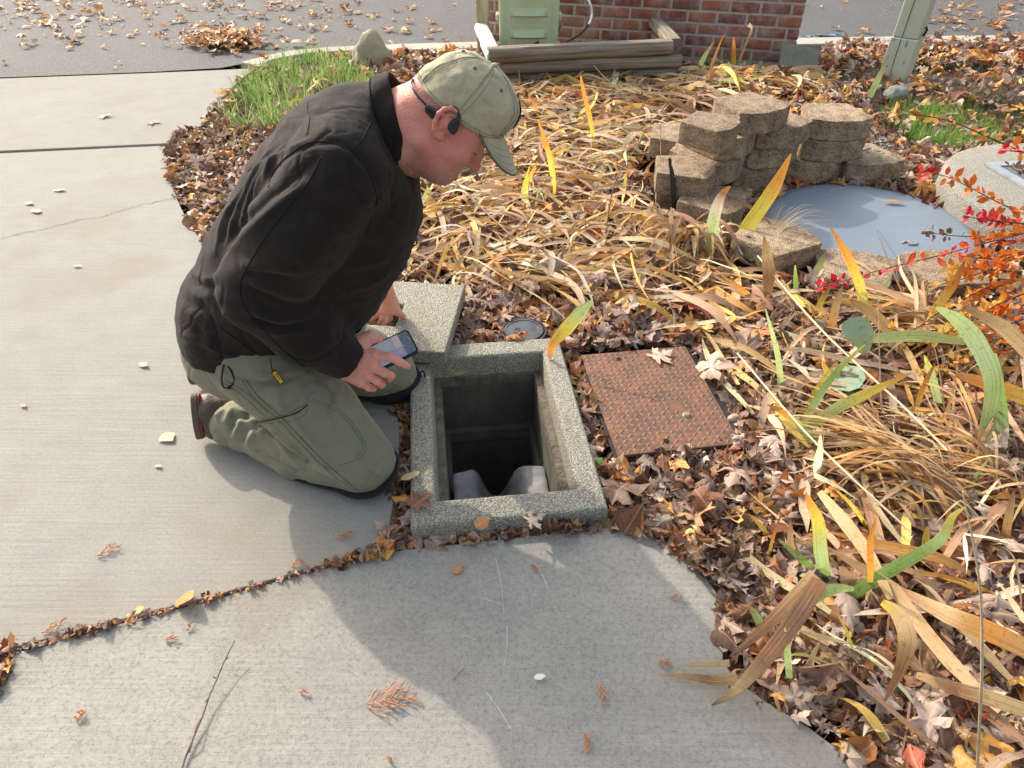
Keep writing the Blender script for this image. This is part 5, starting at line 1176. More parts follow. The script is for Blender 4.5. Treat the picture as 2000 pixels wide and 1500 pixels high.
def leaf_template(kind, seed, ring=True, curl=1.0):
    r = random.Random(seed); h = half_outline(kind); jit = .03
    R = [(x+r.uniform(-jit, jit)*(x > 0), y+r.uniform(-jit, jit)) for x, y in h]; Lh = [(-x+r.uniform(-jit, jit), y+r.uniform(-jit, jit)) for x, y in h[1:-1]][::-1]
    out = R+Lh; n = len(out); c = (0, .36)
    V = [c]; V += [(c[0]+(x-c[0])*.5, c[1]+(y-c[1])*.5) for x, y in out] if ring else []
    V += out; T = []
    if ring:
        T += [(0, 1+i, 1+(i+1) % n) for i in range(n)]
        for i in range(n):
            j = (i+1) % n; T += [(1+i, 1+n+i, 1+n+j), (1+i, 1+n+j, 1+j)]
    else: T += [(0, 1+i, 1+(i+1) % n) for i in range(n)]
    kx = r.uniform(.3, 2.6)*curl*r.choice([1, 1, 1, -1]); ky = r.uniform(-.8, 1.6)*curl; tw = r.uniform(-.8, .8)*curl; P = []
    ph = r.uniform(0, 6)
    for x, y in V:
        yy = y-.45; z = 0
        if abs(kx) > .05: X = math.sin(kx*x)/kx; z += (1-math.cos(kx*x))/kx
        else: X = x
        if abs(ky) > .05: Y = math.sin(ky*yy)/ky; z += (1-math.cos(ky*yy))/ky
        else: Y = yy
        a = tw*yy; X, z = X*math.cos(a)-z*math.sin(a), X*math.sin(a)+z*math.cos(a)
        rr = math.hypot(x, yy); z += .09*curl*math.sin(5*math.atan2(yy, x)+ph)*rr+.06*curl*math.sin(9*rr+ph); P.append((X, Y, z))
    return np.array(P), np.array(T), np.array([(x, y, 0) for x, y in V])
PAL = {  # dry leaf colours (base colours, linear)
 'litter': [(.36, .26, .21), (.32, .235, .20), (.42, .31, .24), (.46, .35, .29), (.20, .125, .095), (.28, .15, .08), (.40, .24, .12), (.18, .075, .038), (.10, .042, .026), (.24, .105, .05), (.42, .32, .24), (.33, .14, .05), (.27, .18, .135), (.15, .085, .06), (.22, .14, .11), (.13, .06, .04)],
 'bright': [(.55, .27, .06), (.60, .34, .09), (.45, .16, .04), (.30, .06, .03), (.58, .42, .18), (.50, .22, .06), (.52, .27, .08)],
 'road': [(.45, .27, .15), (.38, .20, .10), (.50, .34, .20), (.30, .15, .08), (.44, .20, .08)],
}
def pick_cols(n, wb=.12, pal='litter'):
    A = np.array(PAL[pal]); B = np.array(PAL['bright']); c = A[rng.integers(0, len(A), n)]; m = rng.random(n) < wb; c[m] = B[rng.integers(0, len(B), m.sum())]
    return np.clip(c*1.14*rng.normal(1.0, .2, (n, 1)), .01, .85)
def rotmats(yaw, tilt, tdir):
    cy, sy = np.cos(yaw), np.sin(yaw); R1 = np.zeros((len(yaw), 3, 3)); R1[:, 0, 0] = cy; R1[:, 0, 1] = -sy; R1[:, 1, 0] = sy; R1[:, 1, 1] = cy; R1[:, 2, 2] = 1
    ax = np.stack([np.cos(tdir), np.sin(tdir), 0*tdir], 1); c = np.cos(tilt); s = np.sin(tilt); K = np.zeros_like(R1)
    K[:, 0, 1] = -ax[:, 2]; K[:, 0, 2] = ax[:, 1]; K[:, 1, 0] = ax[:, 2]; K[:, 1, 2] = -ax[:, 0]; K[:, 2, 0] = -ax[:, 1]; K[:, 2, 1] = ax[:, 0]
    R2 = np.eye(3)+s[:, None, None]*K+(1-c)[:, None, None]*(K@K); return R2@R1
def scatter(name, pos, size, kinds, cols, mat, tilt_sd=.45, ring=True, curl=1.0, nv=10, seed=1, obj=None, flip=True):
    """many leaf meshes as ONE stuff mesh; pos (n,3)"""
    n = len(pos); tmpl = [leaf_template(kinds[i % len(kinds)], seed*100+i, ring, curl) for i in range(nv)]
    which = rng.integers(0, nv, n); yaw = rng.random(n)*6.283; tilt = np.abs(rng.normal(0, tilt_sd, n)); 
    if flip: tilt = tilt+np.pi*(rng.random(n) < .45)
    R = rotmats(yaw, tilt, rng.random(n)*6.283); Vs = []; Ts = []; Cs = []; Us = []; off = 0
    for k, (P, T, U) in enumerate(tmpl):
        ix = np.where(which == k)[0]
        if not len(ix): continue
        W = np.einsum('nij,vj->nvi', R[ix], P)*size[ix, None, None]
        lo = W[:, :, 2].min(1); W[:, :, 2] -= np.clip(lo, -10, 0)[:, None]*.75
        W += pos[ix][:, None, :]; Vs.append(W.reshape(-1, 3)); m = len(P)
        Ts.append((T[None]+(np.arange(len(ix))*m)[:, None, None]+off).reshape(-1, 3)); off += m*len(ix)
        Cs.append(np.repeat(cols[ix], m, 0)); Us.append(np.tile(U, (len(ix), 1)))
    return big(name, np.concatenate(Vs), np.concatenate(Ts), M[mat], None, np.concatenate(Cs), np.concatenate(Us))
# ---------------------------------------------------------------- regions in picture coordinates, turned into ground points
BED = [(326, 284), (345, 258), (393, 243), (430, 188), (473, 148), (535, 120), (650, 104), (925, 98), (960, 115), (1330, 128), (1560, 130), (1640, 78), (2000, 72), (2600, 60), (3400, 1500), (1900, 1850), (1720, 1560), (1650, 1474), (1580, 1422), (1500, 1374), (1445, 1336), (1412, 1292), (1417, 1230), (1402, 1160), (1368, 1108), (1310, 1068), (1260, 1037), (1215, 1027), (1000, 1050), (790, 1073), (752, 1083), (749, 1062), (762, 1010), (770, 950), (778, 860), (770, 800), (728, 720), (660, 640), (560, 590), (470, 545), (402, 478), (374, 442), (350, 398), (333, 350), (325, 310)]
IRIS_A = [(960, 160), (1250, 150), (1420, 140), (1620, 150), (1600, 185), (1440, 160), (1360, 200), (1290, 240), (1285, 370), (1350, 390), (1440, 470), (1470, 540), (1300, 600), (1100, 590), (900, 550), (790, 560), (790, 480), (830, 380), (980, 330)]
IRIS_B = [(1250, 500), (1440, 520), (1600, 530), (2400, 420), (2600, 1700), (1650, 1700), (1600, 1300), (1560, 1150), (1480, 1000), (1450, 850), (1420, 700)]
LAWN = [(1545, 135), (1700, 120), (2400, 130), (2400, 240), (1990, 275), (1860, 290), (1780, 290), (1710, 240), (1690, 190), (1600, 170)]
GRASS1 = [(470, 165), (505, 135), (560, 112), (640, 108), (690, 120), (700, 150), (760, 160), (740, 215), (640, 235), (560, 255), (450, 245), (430, 215)]
RUST = [(1124, 682), (1352, 666), (1446, 868), (1190, 902)]
def inside_things(x, y, m=0.0):
    px, py = proj(np.stack([x, y, np.zeros_like(x)], 1))
    u = (x-VC.x)*VX.x+(y-VC.y)*VX.y; v = (x-VC.x)*VY.x+(y-VC.y)*VY.y
    r = (np.abs(u) < VW/2+.004-m) & (np.abs(v) < VL/2+.004-m)
    r |= inpoly(px, py, RUST) if m <= 0 else inpoly(px, py, RUST); r |= np.hypot(x-RC.x, y-RC.y) < .446-m; r |= np.hypot(x-DC.x, y-DC.y) < .6-m; r |= np.hypot(x-vc.x+.008, y-vc.y) < .066
    L = np.stack([x-lid_p.x, y-lid_p.y], 1); a_ = L@np.array([lid_n.x, lid_n.y]); b_ = L@np.array([lid_d.x, lid_d.y])
    r |= (a_ > 0) & (a_ < .62) & (b_ > 0) & (b_ < .44)
    for o in BLK: r |= np.hypot(x-o.location.x, y-o.location.y) < .165
    return r
def sample(n, x0, x1, y0, y1, poly, not_in=(), things=True):
    x = rng.uniform(x0, x1, n); y = rng.uniform(y0, y1, n); px, py = proj(np.stack([x, y, 0*x], 1)); ok = inpoly(px, py, poly)
    for q in not_in: ok &= ~inpoly(px, py, q)
    if things: ok &= ~inside_things(x, y)
    ok &= (px > -80) & (px < 2120) & (py < 1620)
    return x[ok], y[ok], px[ok], py[ok]
def zs(x, y): return np.array([soilz(a, b) for a, b in zip(x, y)])
# near litter (detailed), middle, far
def litter(name, n, box, poly, size, zr, lab, kinds, ring, curl, tilt, wb, seed, mat='leaf_dry', pal='litter', nv=12, not_in=(), zb=-.005, fl=True):
    x, y, px, py = sample(n, *box, poly, not_in); k = len(x)
    near = np.minimum(1, 1)
    z = zs(x, y)+zb+rng.random(k)*zr; s = size*np.clip(rng.normal(1, .28, k), .45, 1.7)
    P = np.stack([x, y, z], 1)
    o = scatter(name, P, s, kinds, pick_cols(k, wb, pal), mat, tilt, ring, curl, nv, seed); tag(o, lab, kind='stuff'); return o
NK = ['maple', 'oval', 'maple2', 'lance', 'birch', 'maple2', 'maple', 'oval']
litter('fallen_leaves', 31000, (-.7, 2.3, .35, 2.3), BED, .051, .035, 'brown, mauve and tan maple leaf litter round the vault and along the path', NK, True, 1.35, .42, .09, 1, nv=26)
litter('fallen_leaves', 21000, (-2.2, 3.6, 2.3, 4.3), BED, .056, .04, 'brown maple leaf litter in the middle of the bed', NK, False, 1.2, .6, .13, 2, not_in=(LAWN,))
litter('fallen_leaves', 17000, (-2.6, 6.0, 4.3, 6.9), BED, .072, .05, 'orange and brown leaf litter at the back of the bed', NK, False, 1.2, .6, .3, 3, not_in=(LAWN, GRASS1))
litter('fallen_leaves', 260, (-2.6, -.4, 4.0, 6.0), GRASS1, .06, .09, 'a few brown leaves caught in the green grass clump', NK, False, 1.2, .6, .3, 5)
litter('fallen_leaves', 1500, (1.9, 5.5, 3.6, 5.6), LAWN, .08, .05, 'brown leaves lying in the thin lawn', NK, False, 1.2, .6, .2, 4)
litter('large_maple_leaves', 1400, (-.2, 2.3, .35, 2.3), BED, .078, .02, 'larger pale maple leaves on top of the litter', ['maple', 'maple2', 'maple', 'birch'], True, 1.2, .35, .08, 6, nv=16, zb=.022)
litter('large_maple_leaves', 500, (-.6, 3.0, 2.0, 3.6), BED, .085, .03, 'larger brown maple leaves among the straw', ['maple', 'maple2'], True, 1.1, .4, .2, 7, nv=10, zb=.025)
# leaves on the road
RD = [(-300, 120), (0, 146), (300, 134), (480, 118), (560, 98), (925, 82), (1400, 76), (2300, 62), (2300, -300), (-300, -300)]
def road_leaves():
    x = rng.uniform(-9, 9, 9000); y = rng.uniform(5.2, 13, 9000); px, py = proj(np.stack([x, y, 0*x], 1)); ok = inpoly(px, py, RD) & (px > -50) & (px < 2050) & (py > -60)
    dens = .17+.85*np.exp(-((px-60)/190)**2-((py-10)/50)**2)+.35*(px < 700)*(py < 60)+.6*(px > 1830)*(py < 120)+.5*np.exp(-((py-105)/20)**2-((px-1900)/120)**2)
    nz = np.array([noise.noise(Vector((a*1.3, b*1.3, 0))) for a, b in zip(x, y)]); ok &= rng.random(len(x)) < dens*(1+nz*1.6)
    x, y = x[ok], y[ok]
    p = np.array([tuple(G(a, b)) for a, b in zip(rng.normal(440, 38, 320), rng.normal(83, 9, 320))]); x = np.concatenate([x, p[:, 0]]); y = np.concatenate([y, p[:, 1]])
    k = len(x); P = np.stack([x, y, rng.random(k)*.008], 1); P[-320:, 2] += rng.random(320)*.05
    tag(scatter('road_leaves', P, .075*np.clip(rng.normal(1, .3, k), .4, 1.6), NK, pick_cols(k, .15, 'road'), 'leaf_dry', .25, False, 1.0, 12, 9), 'dry leaves blown across the asphalt road with one denser heap', kind='stuff')
road_leaves()
# leaves packed in slab joints
def joint_leaves():
    P = []; S = []
    def line(a, b, n, sp, sz):
        for i in range(n):
            t = random.random(); x = a[0]+(b[0]-a[0])*t; y = a[1]+(b[1]-a[1])*t+random.gauss(0, sp); g = G(x, y+3, -.01); P.append((g.x, g.y, -.022+random.random()*.024)); S.append(sz*random.uniform(.4, 1.2))
    line((752, 1077), (650, 1104), 70, 2, .045); line((752, 1077), (20, 1276), 230, 1.3, .016); line((650, 1102), (540, 1134), 60, 2, .02); line((520, 1140), (330, 1190), 40, 2.0, .030); line((330, 1192), (20, 1272), 70, 2.5, .034); line((22, 1282), (-10, 1360), 60, 5, .04); line((-20, 1275), (25, 1275), 30, 8, .04)
    P_ = np.array(P); tag(scatter('joint_leaves', P_, np.array(S), ['maple', 'lance', 'oval', 'lance', 'birch'], pick_cols(len(P), .12), 'leaf_dry', .6, False, 1.4, 10, 12), 'leaf bits packed in the joint between driveway and path', kind='stuff')
joint_leaves()
# ---------------------------------------------------------------- dry strap leaves of the irises
def straps(name, starts, length, width, cols, mat, arch, seed, bend=.5, lab='', seg=9, hd=None, hsd=3.2, zb=0.0, kind='stuff', tipc=None):
    n = len(starts); r = np.random.default_rng(seed); Vs = []; Cs = []; Us = []
    head = r.random(n)*6.283 if hd is None else hd+r.normal(0, hsd, n)
    L = length*np.clip(r.normal(1, .3, n), .35, 1.8); Wd = width*np.clip(r.normal(1, .35, n), .35, 1.9)
    k1 = r.normal(0, bend, n); tw = r.normal(0, .9, n); z1 = arch*r.random(n); ph = r.random(n)*6.28; roll = r.normal(0, .5, n)
    kink = r.random(n) < .28; kp_ = r.uniform(.3, .7, n); ka = r.normal(0, 1.1, n)
    x = starts[:, 0].copy(); y = starts[:, 1].copy(); z0 = starts[:, 2]
    for i in range(seg+1):
        t = i/seg; a = head+k1*t*1.3+np.where(kink & (t > kp_), ka, 0)
        if i: x = x+np.cos(a)*L/seg; y = y+np.sin(a)*L/seg
        z = z0+z1*np.sin(np.pi*t)**.8+.008*np.sin(ph+t*7)+zb
        wv = Wd*.5*np.clip(np.minimum(1.0, .55+t*2.2), 0, 1)*np.clip((1-t)*3.0, .06, 1)**.8
        ro = roll+tw*t; nx, ny = -np.sin(a), np.cos(a)
        for s, lift in ((-1, 0.0), (0, -.22), (1, 0.0)):
            Vs.append(np.stack([x+nx*wv*s*np.cos(ro), y+ny*wv*s*np.cos(ro), z+wv*s*np.sin(ro)+wv*lift], 1)); c = cols*(1-.12*t)
            if tipc is not None: c = cols*(1-t)+tipc*t
            Cs.append(c); Us.append(np.stack([np.full(n, .5+.5*s)+ph, L*t*8, 0*ph], 1))
    bad = np.zeros(n, bool)
    for k_ in range(1, 3*(seg+1), 3):
        if kind == 'stuff': bad |= inside_things(Vs[k_][:, 0], Vs[k_][:, 1], .0) & (rng.random(n) < .9)
        px_, py_ = proj(Vs[k_]); bad |= ~inpoly(px_, py_, BED)
    Vs = [v[~bad] for v in Vs]; Cs = [v[~bad] for v in Cs]; Us = [v[~bad] for v in Us]; n = int((~bad).sum())
    V = np.stack(Vs, 1).reshape(-1, 3); C = np.stack(Cs, 1).reshape(-1, 3); U = np.stack(Us, 1).reshape(-1, 3); m = 3*(seg+1)
    q = np.array([(3*i+s, 3*i+s+1, 3*i+s+4, 3*i+s+3) for i in range(seg) for s in (0, 1)]); Q = (q[None]+(np.arange(n)*m)[:, None, None]).reshape(-1, 4)
    return tag(big(name, V, Q, M[mat], None, C, U), lab, kind=kind)
STR = np.array([(.56, .38, .21), (.70, .50, .29), (.54, .30, .13), (.64, .33, .09), (.76, .58, .36), (.34, .19, .11), (.54, .38, .25), (.62, .40, .16), (.30, .17, .11), (.68, .46, .12), (.62, .50, .38), (.44, .27, .17)])
def strap_field(n, box, poly, length, width, arch, seed, lab, hd=None, hsd=3.2, zr=.07, not_in=()):
    x, y, px, py = sample(n, *box, poly, not_in); z = zs(x, y)+.01+rng.random(len(x))*zr
    c = STR[rng.integers(0, len(STR), len(x))]*rng.normal(1.12, .2, (len(x), 1))*np.array([1.04, 1.06, 1.08]); ok = np.ones(len(x), bool)
    straps('dry_iris_leaves', np.stack([x, y, z], 1)[ok], length, width, np.clip(c, .02, .8)[ok], 'blade_dry', arch, seed, lab=lab, hd=hd, hsd=hsd)
strap_field(3500, (-.6, 2.0, 2.15, 5.6), IRIS_A, .38, .023, .04, 21, 'tangle of tan dry iris leaves flattened over the bed behind the vault', hd=.1, hsd=1.0)
strap_field(2600, (-.6, 2.0, 2.15, 5.6), IRIS_A, .28, .010, .06, 22, 'thin dry iris leaf strips in the middle of the bed')
strap_field(850, (.7, 2.9, .5, 2.9), IRIS_B, .34, .020, .03, 23, 'golden brown dry iris leaves lying over the litter at the right', hd=2.5, hsd=.8)
strap_field(420, (.7, 2.9, .5, 2.9), IRIS_B, .24, .006, .04, 24, 'thin wiry dry leaf strips at the right', hd=2.4, hsd=1.0)
strap_field(420, (-2, 2.3, 4.6, 5.9), [(560, 190), (760, 165), (960, 150), (960, 200), (760, 240), (520, 250)], .22, .02, .05, 25, 'dry strap leaves behind the man')
# dense straw tuft on the right
def tuft(name, cx, cy, n, L, wd, hd, hsd, lab, seed, spread=.05, arch=.12, cols=None, z=.03, mat='blade_dry', cat=None, tipc=None, parent=None):
    g = G(cx, cy, 0); r = np.random.default_rng(seed); P = np.stack([g.x+r.normal(0, spread, n), g.y+r.normal(0, spread, n), z+r.random(n)*.05+zs(np.full(1, g.x), np.full(1, g.y))[0]], 1)
    c = STR[r.integers(0, 8, n)]*r.normal(1, .15, (n, 1)) if cols is None else np.array(cols)[r.integers(0, len(cols), n)]*r.normal(1, .12, (n, 1))
    o = straps(name, P, L, wd, np.clip(c, .02, .8), mat, arch, seed, bend=.5, hd=hd, hsd=hsd, kind=None, tipc=tipc); 
    return tag(o, lab, cat or 'plant', 'collapsed dry iris clumps')
tuft('dry_iris_clump', 1850, 985, 120, .36, .008, 2.45, .38, 'dense swept clump of orange straw thin leaves at the right edge', 31, .07, .10)
tuft('dry_iris_clump', 1960, 960, 60, .30, .008, 2.2, .8, 'looser straw clump at the right edge beside the dense swept one', 33, .06, .12)
tuft('dry_iris_clump', 1330, 470, 60, .26, .016, 3.9, 1.6, 'dry pale iris clump drooping at the foot of the black stake', 34, .06, .14)
tuft('dry_iris_clump', 1900, 700, 110, .34, .014, 2.6, .8, 'brown dry clump under the red shrub', 35, .1, .08)
# ---------------------------------------------------------------- grass
def grass(name, poly, n, box, h, wd, cols, seed, lab, not_in=(), lean=.5, things=True):
    x, y, px, py = sample(n, *box, poly, not_in, things); kp = np.array([noise.noise(Vector((a_*5, b_*5, seed)))+.6*noise.noise(Vector((a_*14, b_*14, seed))) for a_, b_ in zip(x, y)])+.28 > rng.random(len(x))*.5; x, y = x[kp], y[kp]; n = len(x); r = np.random.default_rng(seed); hh = h*np.clip(r.normal(1, .3, n), .3, 1.8); a = r.random(n)*6.283; ln = np.abs(r.normal(lean, .3, n)); z0 = zs(x, y)-.01
    Vs = []; Cs = []; C = np.array(cols)[r.integers(0, len(cols), n)]*r.normal(1, .15, (n, 1)); b = r.random(n)*6.283
    for i in range(4):
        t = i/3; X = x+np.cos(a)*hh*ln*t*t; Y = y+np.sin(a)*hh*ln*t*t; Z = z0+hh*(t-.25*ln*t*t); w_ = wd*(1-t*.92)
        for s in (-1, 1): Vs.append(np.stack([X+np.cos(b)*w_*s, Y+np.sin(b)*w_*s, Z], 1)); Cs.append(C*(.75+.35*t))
    V = np.stack(Vs, 1).reshape(-1, 3); CC = np.stack(Cs, 1).reshape(-1, 3); q = np.array([(0, 1, 3, 2), (2, 3, 5, 4), (4, 5, 7, 6)]); Q = (q[None]+(np.arange(n)*8)[:, None, None]).reshape(-1, 4)
    return tag(big(name, V, Q, M['grass_blade'], None, np.clip(CC, .01, .9)), lab, kind='stuff')
GR = [(.12, .24, .04), (.18, .34, .06), (.24, .44, .09), (.40, .50, .14), (.14, .30, .08), (.42, .46, .20), (.55, .50, .25)]
DRY = [(.30, .24, .14), (.38, .31, .19), (.22, .18, .11), (.14, .18, .06)]
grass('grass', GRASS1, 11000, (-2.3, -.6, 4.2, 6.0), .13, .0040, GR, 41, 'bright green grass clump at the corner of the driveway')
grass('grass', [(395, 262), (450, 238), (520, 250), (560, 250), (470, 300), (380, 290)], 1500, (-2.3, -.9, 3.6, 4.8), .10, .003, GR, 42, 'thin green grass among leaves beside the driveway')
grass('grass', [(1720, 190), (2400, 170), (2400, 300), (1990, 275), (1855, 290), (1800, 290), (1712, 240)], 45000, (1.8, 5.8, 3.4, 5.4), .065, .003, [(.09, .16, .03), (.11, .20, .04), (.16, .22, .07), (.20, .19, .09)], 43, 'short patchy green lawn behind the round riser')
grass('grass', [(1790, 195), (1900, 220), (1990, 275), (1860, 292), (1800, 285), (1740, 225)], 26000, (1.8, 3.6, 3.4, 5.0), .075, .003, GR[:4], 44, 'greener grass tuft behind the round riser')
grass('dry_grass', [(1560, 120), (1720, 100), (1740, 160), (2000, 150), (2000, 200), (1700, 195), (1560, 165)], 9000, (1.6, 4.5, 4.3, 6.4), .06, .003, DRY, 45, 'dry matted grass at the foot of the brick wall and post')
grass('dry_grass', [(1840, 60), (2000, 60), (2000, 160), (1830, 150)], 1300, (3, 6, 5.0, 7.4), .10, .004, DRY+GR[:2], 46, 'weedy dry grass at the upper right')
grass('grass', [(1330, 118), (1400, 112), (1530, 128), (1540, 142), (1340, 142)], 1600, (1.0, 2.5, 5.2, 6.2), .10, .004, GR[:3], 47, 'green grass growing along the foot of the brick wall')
# little sticks and crumbs between the leaves
def crumbs():
    x, y, px, py = sample(2600, -.7, 2.6, .35, 4.0, BED); r = random.Random(4); parts = []
    for a_, b_ in zip(x, y):
        an = r.uniform(0, 6.28); L = r.uniform(.02, .09); z = soilz(a_, b_)+r.uniform(.01, .05); d = Vector((math.cos(an), math.sin(an), r.uniform(-.2, .3))); p = Vector((a_, b_, z)); s = Vector((-d.y, d.x, 0))
        parts.append(tube_geo([p, p+d*L*.5+s*r.uniform(-.01, .01), p+d*L], .001, 4, rads=[.0013, .0012, .0007]))
    V, Q = join_geo(parts); tag(mesh('leaf_stems', V, Q, M['stem_brown'], None, True), 'thin leaf stems and sticks among the fallen leaves', kind='stuff')
simple('stem_brown', (.20, .13, .08), .8, var=(30, (.38, .27, .17))); crumbs()
# ================================================================ single iris leaves that stand out
CGN = (.28, .48, .12); CLG = (.50, .66, .28); CYL = (.78, .68, .12); COR = (.74, .33, .06); CBR = (.30, .15, .07); CTN = (.56, .40, .20); CPL = (.62, .52, .34); CDB = (.16, .09, .055); CWH = (.66, .60, .46); CBG = (.36, .50, .28)
def blade(pts, wpx, cols, lab, name='iris_leaf', grp='single iris leaves standing out of the litter', cat='leaf', mat='blade_green', base=None, roll=0.0, vf=.07, z0=0.0, tw=0.0, n=7, flat=False):
    """pts: (px, py, metres behind the foot); first point is the foot"""
    b = G(pts[0][0], pts[0][1], z0); y0 = b.y; P = [G(x, y, dz) for x, y, dz in pts] if flat else [b]+[PY(x, y, y0+dy) for x, y, dy in pts[1:]]; S = spline(P, n); m = len(S); V = []; C = []; U = []; wpx = list(wpx)
    for i, p in enumerate(S):
        t = i/(m-1); q = (S[min(i+1, m-1)]-S[max(i-1, 0)]).normalized(); vw = (p-CAM).normalized(); s = q.cross(vw).normalized(); nn = s.cross(q); a = roll+tw*t; s2 = s*math.cos(a)+nn*math.sin(a); n2 = nn*math.cos(a)-s*math.sin(a)
        d = (p-CAM).dot(Vector((0, math.cos(TH), -math.sin(TH)))); w_ = np.interp(t, np.linspace(0, 1, len(wpx)), wpx)*d/F*.5; k = t*(len(cols)-1); j = min(int(k), len(cols)-2); c = np.array(cols[j])*(1-k+j)+np.array(cols[j+1])*(k-j)
        for e in (-1, 0, 1): V.append(p+s2*(e*w_)+n2*(abs(e)*w_*vf)); C.append(c*(1.0 if e else .92)); U.append((.5+.5*e+px_seed(pts), t*2, 0))
    Q = [(3*i+e, 3*i+e+1, 3*i+e+4, 3*i+e+3) for i in range(m-1) for e in (0, 1)]
    o = big(name, np.array([tuple(v) for v in V]), np.array(Q), M[mat], None, np.clip(np.array(C), 0, 1), np.array(U))
    return tag(o, lab, cat, grp)
def px_seed(p): return (p[0][0]*.37) % 7
B_ = blade
B_([(1386, 508, 0), (1390, 450, .01), (1400, 405, .02), (1412, 378, .01), (1426, 364, -.03)], [14, 24, 22, 14, 3], [CLG, CLG, CWH, CBR, COR], 'upright iris leaf, green base, white middle and curled brown tip, by the front wall block')
B_([(1430, 492, 0), (1462, 440, .02), (1510, 370, .04), (1545, 300, .07)], [12, 28, 27, 2], [CGN, CYL, CYL, COR, COR], 'tall broad iris leaf turning from yellow to orange in front of the wall blocks')
B_([(1084, 382, 0), (1078, 330, .02), (1066, 280, .03), (1050, 232, .05)], [8, 11, 10, 1], [CGN, CYL, COR, COR], 'slender iris leaf, yellow below and orange above, right of the cap brim')
B_([(1162, 288, 0), (1152, 230, .02), (1140, 180, .03), (1134, 148, .04)], [6, 9, 8, 2], [CYL, COR, COR], 'thin orange iris leaf standing alone in front of the planter timbers')
B_([(1026, 396, 0), (1030, 360, .01), (1050, 315, .03)], [7, 12, 1], [CGN, CYL, COR], 'short green and yellow iris leaf just right of the cap brim')
B_([(1022, 398, 0), (1022, 370, .01), (1034, 325, .03)], [5, 8, 1], [CGN, CYL], 'smaller yellow iris leaf beside the short green one near the cap brim')
B_([(1084, 402, 0), (1082, 350, .01), (1080, 292, .03)], [5, 6, 1], [COR, CYL, COR], 'very thin orange yellow iris leaf below the slender one by the cap')
B_([(1046, 410, .0), (1048, 390, .01), (1052, 370, .0)], [4, 5, 1], [CYL, CGN], 'tiny iris shoot at the foot of the leaves near the cap')
B_([(1074, 700, 0), (1078, 674, .0), (1106, 642, .03), (1134, 610, .05), (1157, 587, .06)], [6, 16, 27, 25, 4], [CBR, COR, CYL, CLG, CLG], 'iris leaf leaning over the back corner of the vault, brown below, green above', z0=.045)
B_([(1078, 692, 0), (1072, 720, -.02), (1070, 745, -.03)], [9, 7, 2], [CTN, CBR], 'withered brown leaf stub hanging into the vault at its back right corner', z0=.045)
B_([(1497, 590, 0), (1502, 540, .01), (1498, 500, .02), (1492, 462, .02)], [8, 24, 20, 2], [CTN, CBR, CTN, CBR], 'upright brown dry iris leaf in front of the front wall block', mat='blade_dry')
B_([(1690, 622, 0), (1680, 560, .01), (1655, 500, .03), (1622, 444, .05)], [20, 18, 17, 2], [CLG, CYL, COR, CBR], 'long leaning iris leaf, green below and orange brown above, before the grey cover')
B_([(1556, 582, 0), (1554, 550, .01), (1553, 518, .02)], [9, 9, 2], [CGN, CGN, CYL], 'short green iris shoot left of the pink shrub twig')
B_([(1582, 556, 0), (1598, 525, .01), (1613, 492, .03)], [10, 16, 1], [CLG, CLG, CBR], 'short pale green iris blade right under the front wall block')
B_([(1700, 600, 0), (1720, 570, .01), (1740, 540, .03)], [8, 12, 1], [CLG, CLG], 'small light green iris blade between the two long leaning orange leaves')
B_([(1788, 655, 0), (1830, 600, .01), (1862, 555, .03), (1885, 508, .05)], [9, 16, 18, 2], [CYL, CYL, COR, CBR], 'yellow iris leaf with brown tip leaning towards the red shrub')
B_([(1905, 885, 0), (1930, 820, .04), (1938, 740, .08), (1905, 665, .12), (1870, 625, .15), (1828, 600, .17)], [20, 24, 30, 34, 26, 4], [CBG, CLG, CBG, CLG, CLG], 'broad blue green iris leaf arching over to the left below the shrub')
B_([(1960, 870, 0), (1955, 800, .03), (1945, 730, .06), (1940, 690, .08)], [20, 22, 20, 10], [CBG, CGN, CLG], 'broad green iris leaf standing upright at the right edge')
B_([(1918, 880, 0), (1935, 830, .02), (1950, 780, .05)], [16, 16, 3], [CLG, CLG, CGN], 'light green iris leaf just left of the upright green one at the right edge')
B_([(1885, 668, .14), (1800, 656, .13), (1720, 660, .11), (1655, 668, .09)], [12, 24, 20, 6], [CLG, CLG, CLG, COR], 'flat lying light green iris leaf above the grey fuzzy leaf cluster', flat=True)
B_([(1526, 765, 0), (1520, 700, .01), (1508, 650, .02), (1494, 600, .03)], [12, 11, 8, 1], [CLG, CLG, CLG, CBG], 'narrow upright light green iris leaf right of the steel plate')
B_([(1562, 838, 0), (1590, 790, .01), (1630, 730, .03), (1690, 672, .06)], [10, 14, 13, 2], [CBG, CLG, CGN, CYL], 'green iris leaf leaning right, the upper one of a fan right of the steel plate')
B_([(1570, 842, 0), (1630, 800, .0), (1690, 770, .02), (1780, 728, .04)], [14, 22, 20, 2], [CGN, CLG, CYL, COR], 'green and yellow iris leaf lying low in the fan right of the plate')
B_([(1588, 858, 0), (1565, 835, .0), (1530, 806, .01), (1498, 790, .03)], [14, 16, 12, 1], [CGN, CGN, COR, CBR], 'short green iris leaf pointing left from the fan')
B_([(1612, 1128, 0), (1603, 1080, .01), (1598, 1020, .03), (1583, 985, .04), (1574, 962, .03)], [20, 26, 24, 16, 2], [CGN, CLG, CYL, COR, CBR], 'broad upright iris leaf, green at foot and yellow above, among maple leaves')
B_([(1600, 1120, 0), (1565, 1092, .01), (1520, 1052, .05)], [12, 15, 1], [CGN, CGN, CLG], 'short dark green iris leaf pointing up left beside the broad yellow one')
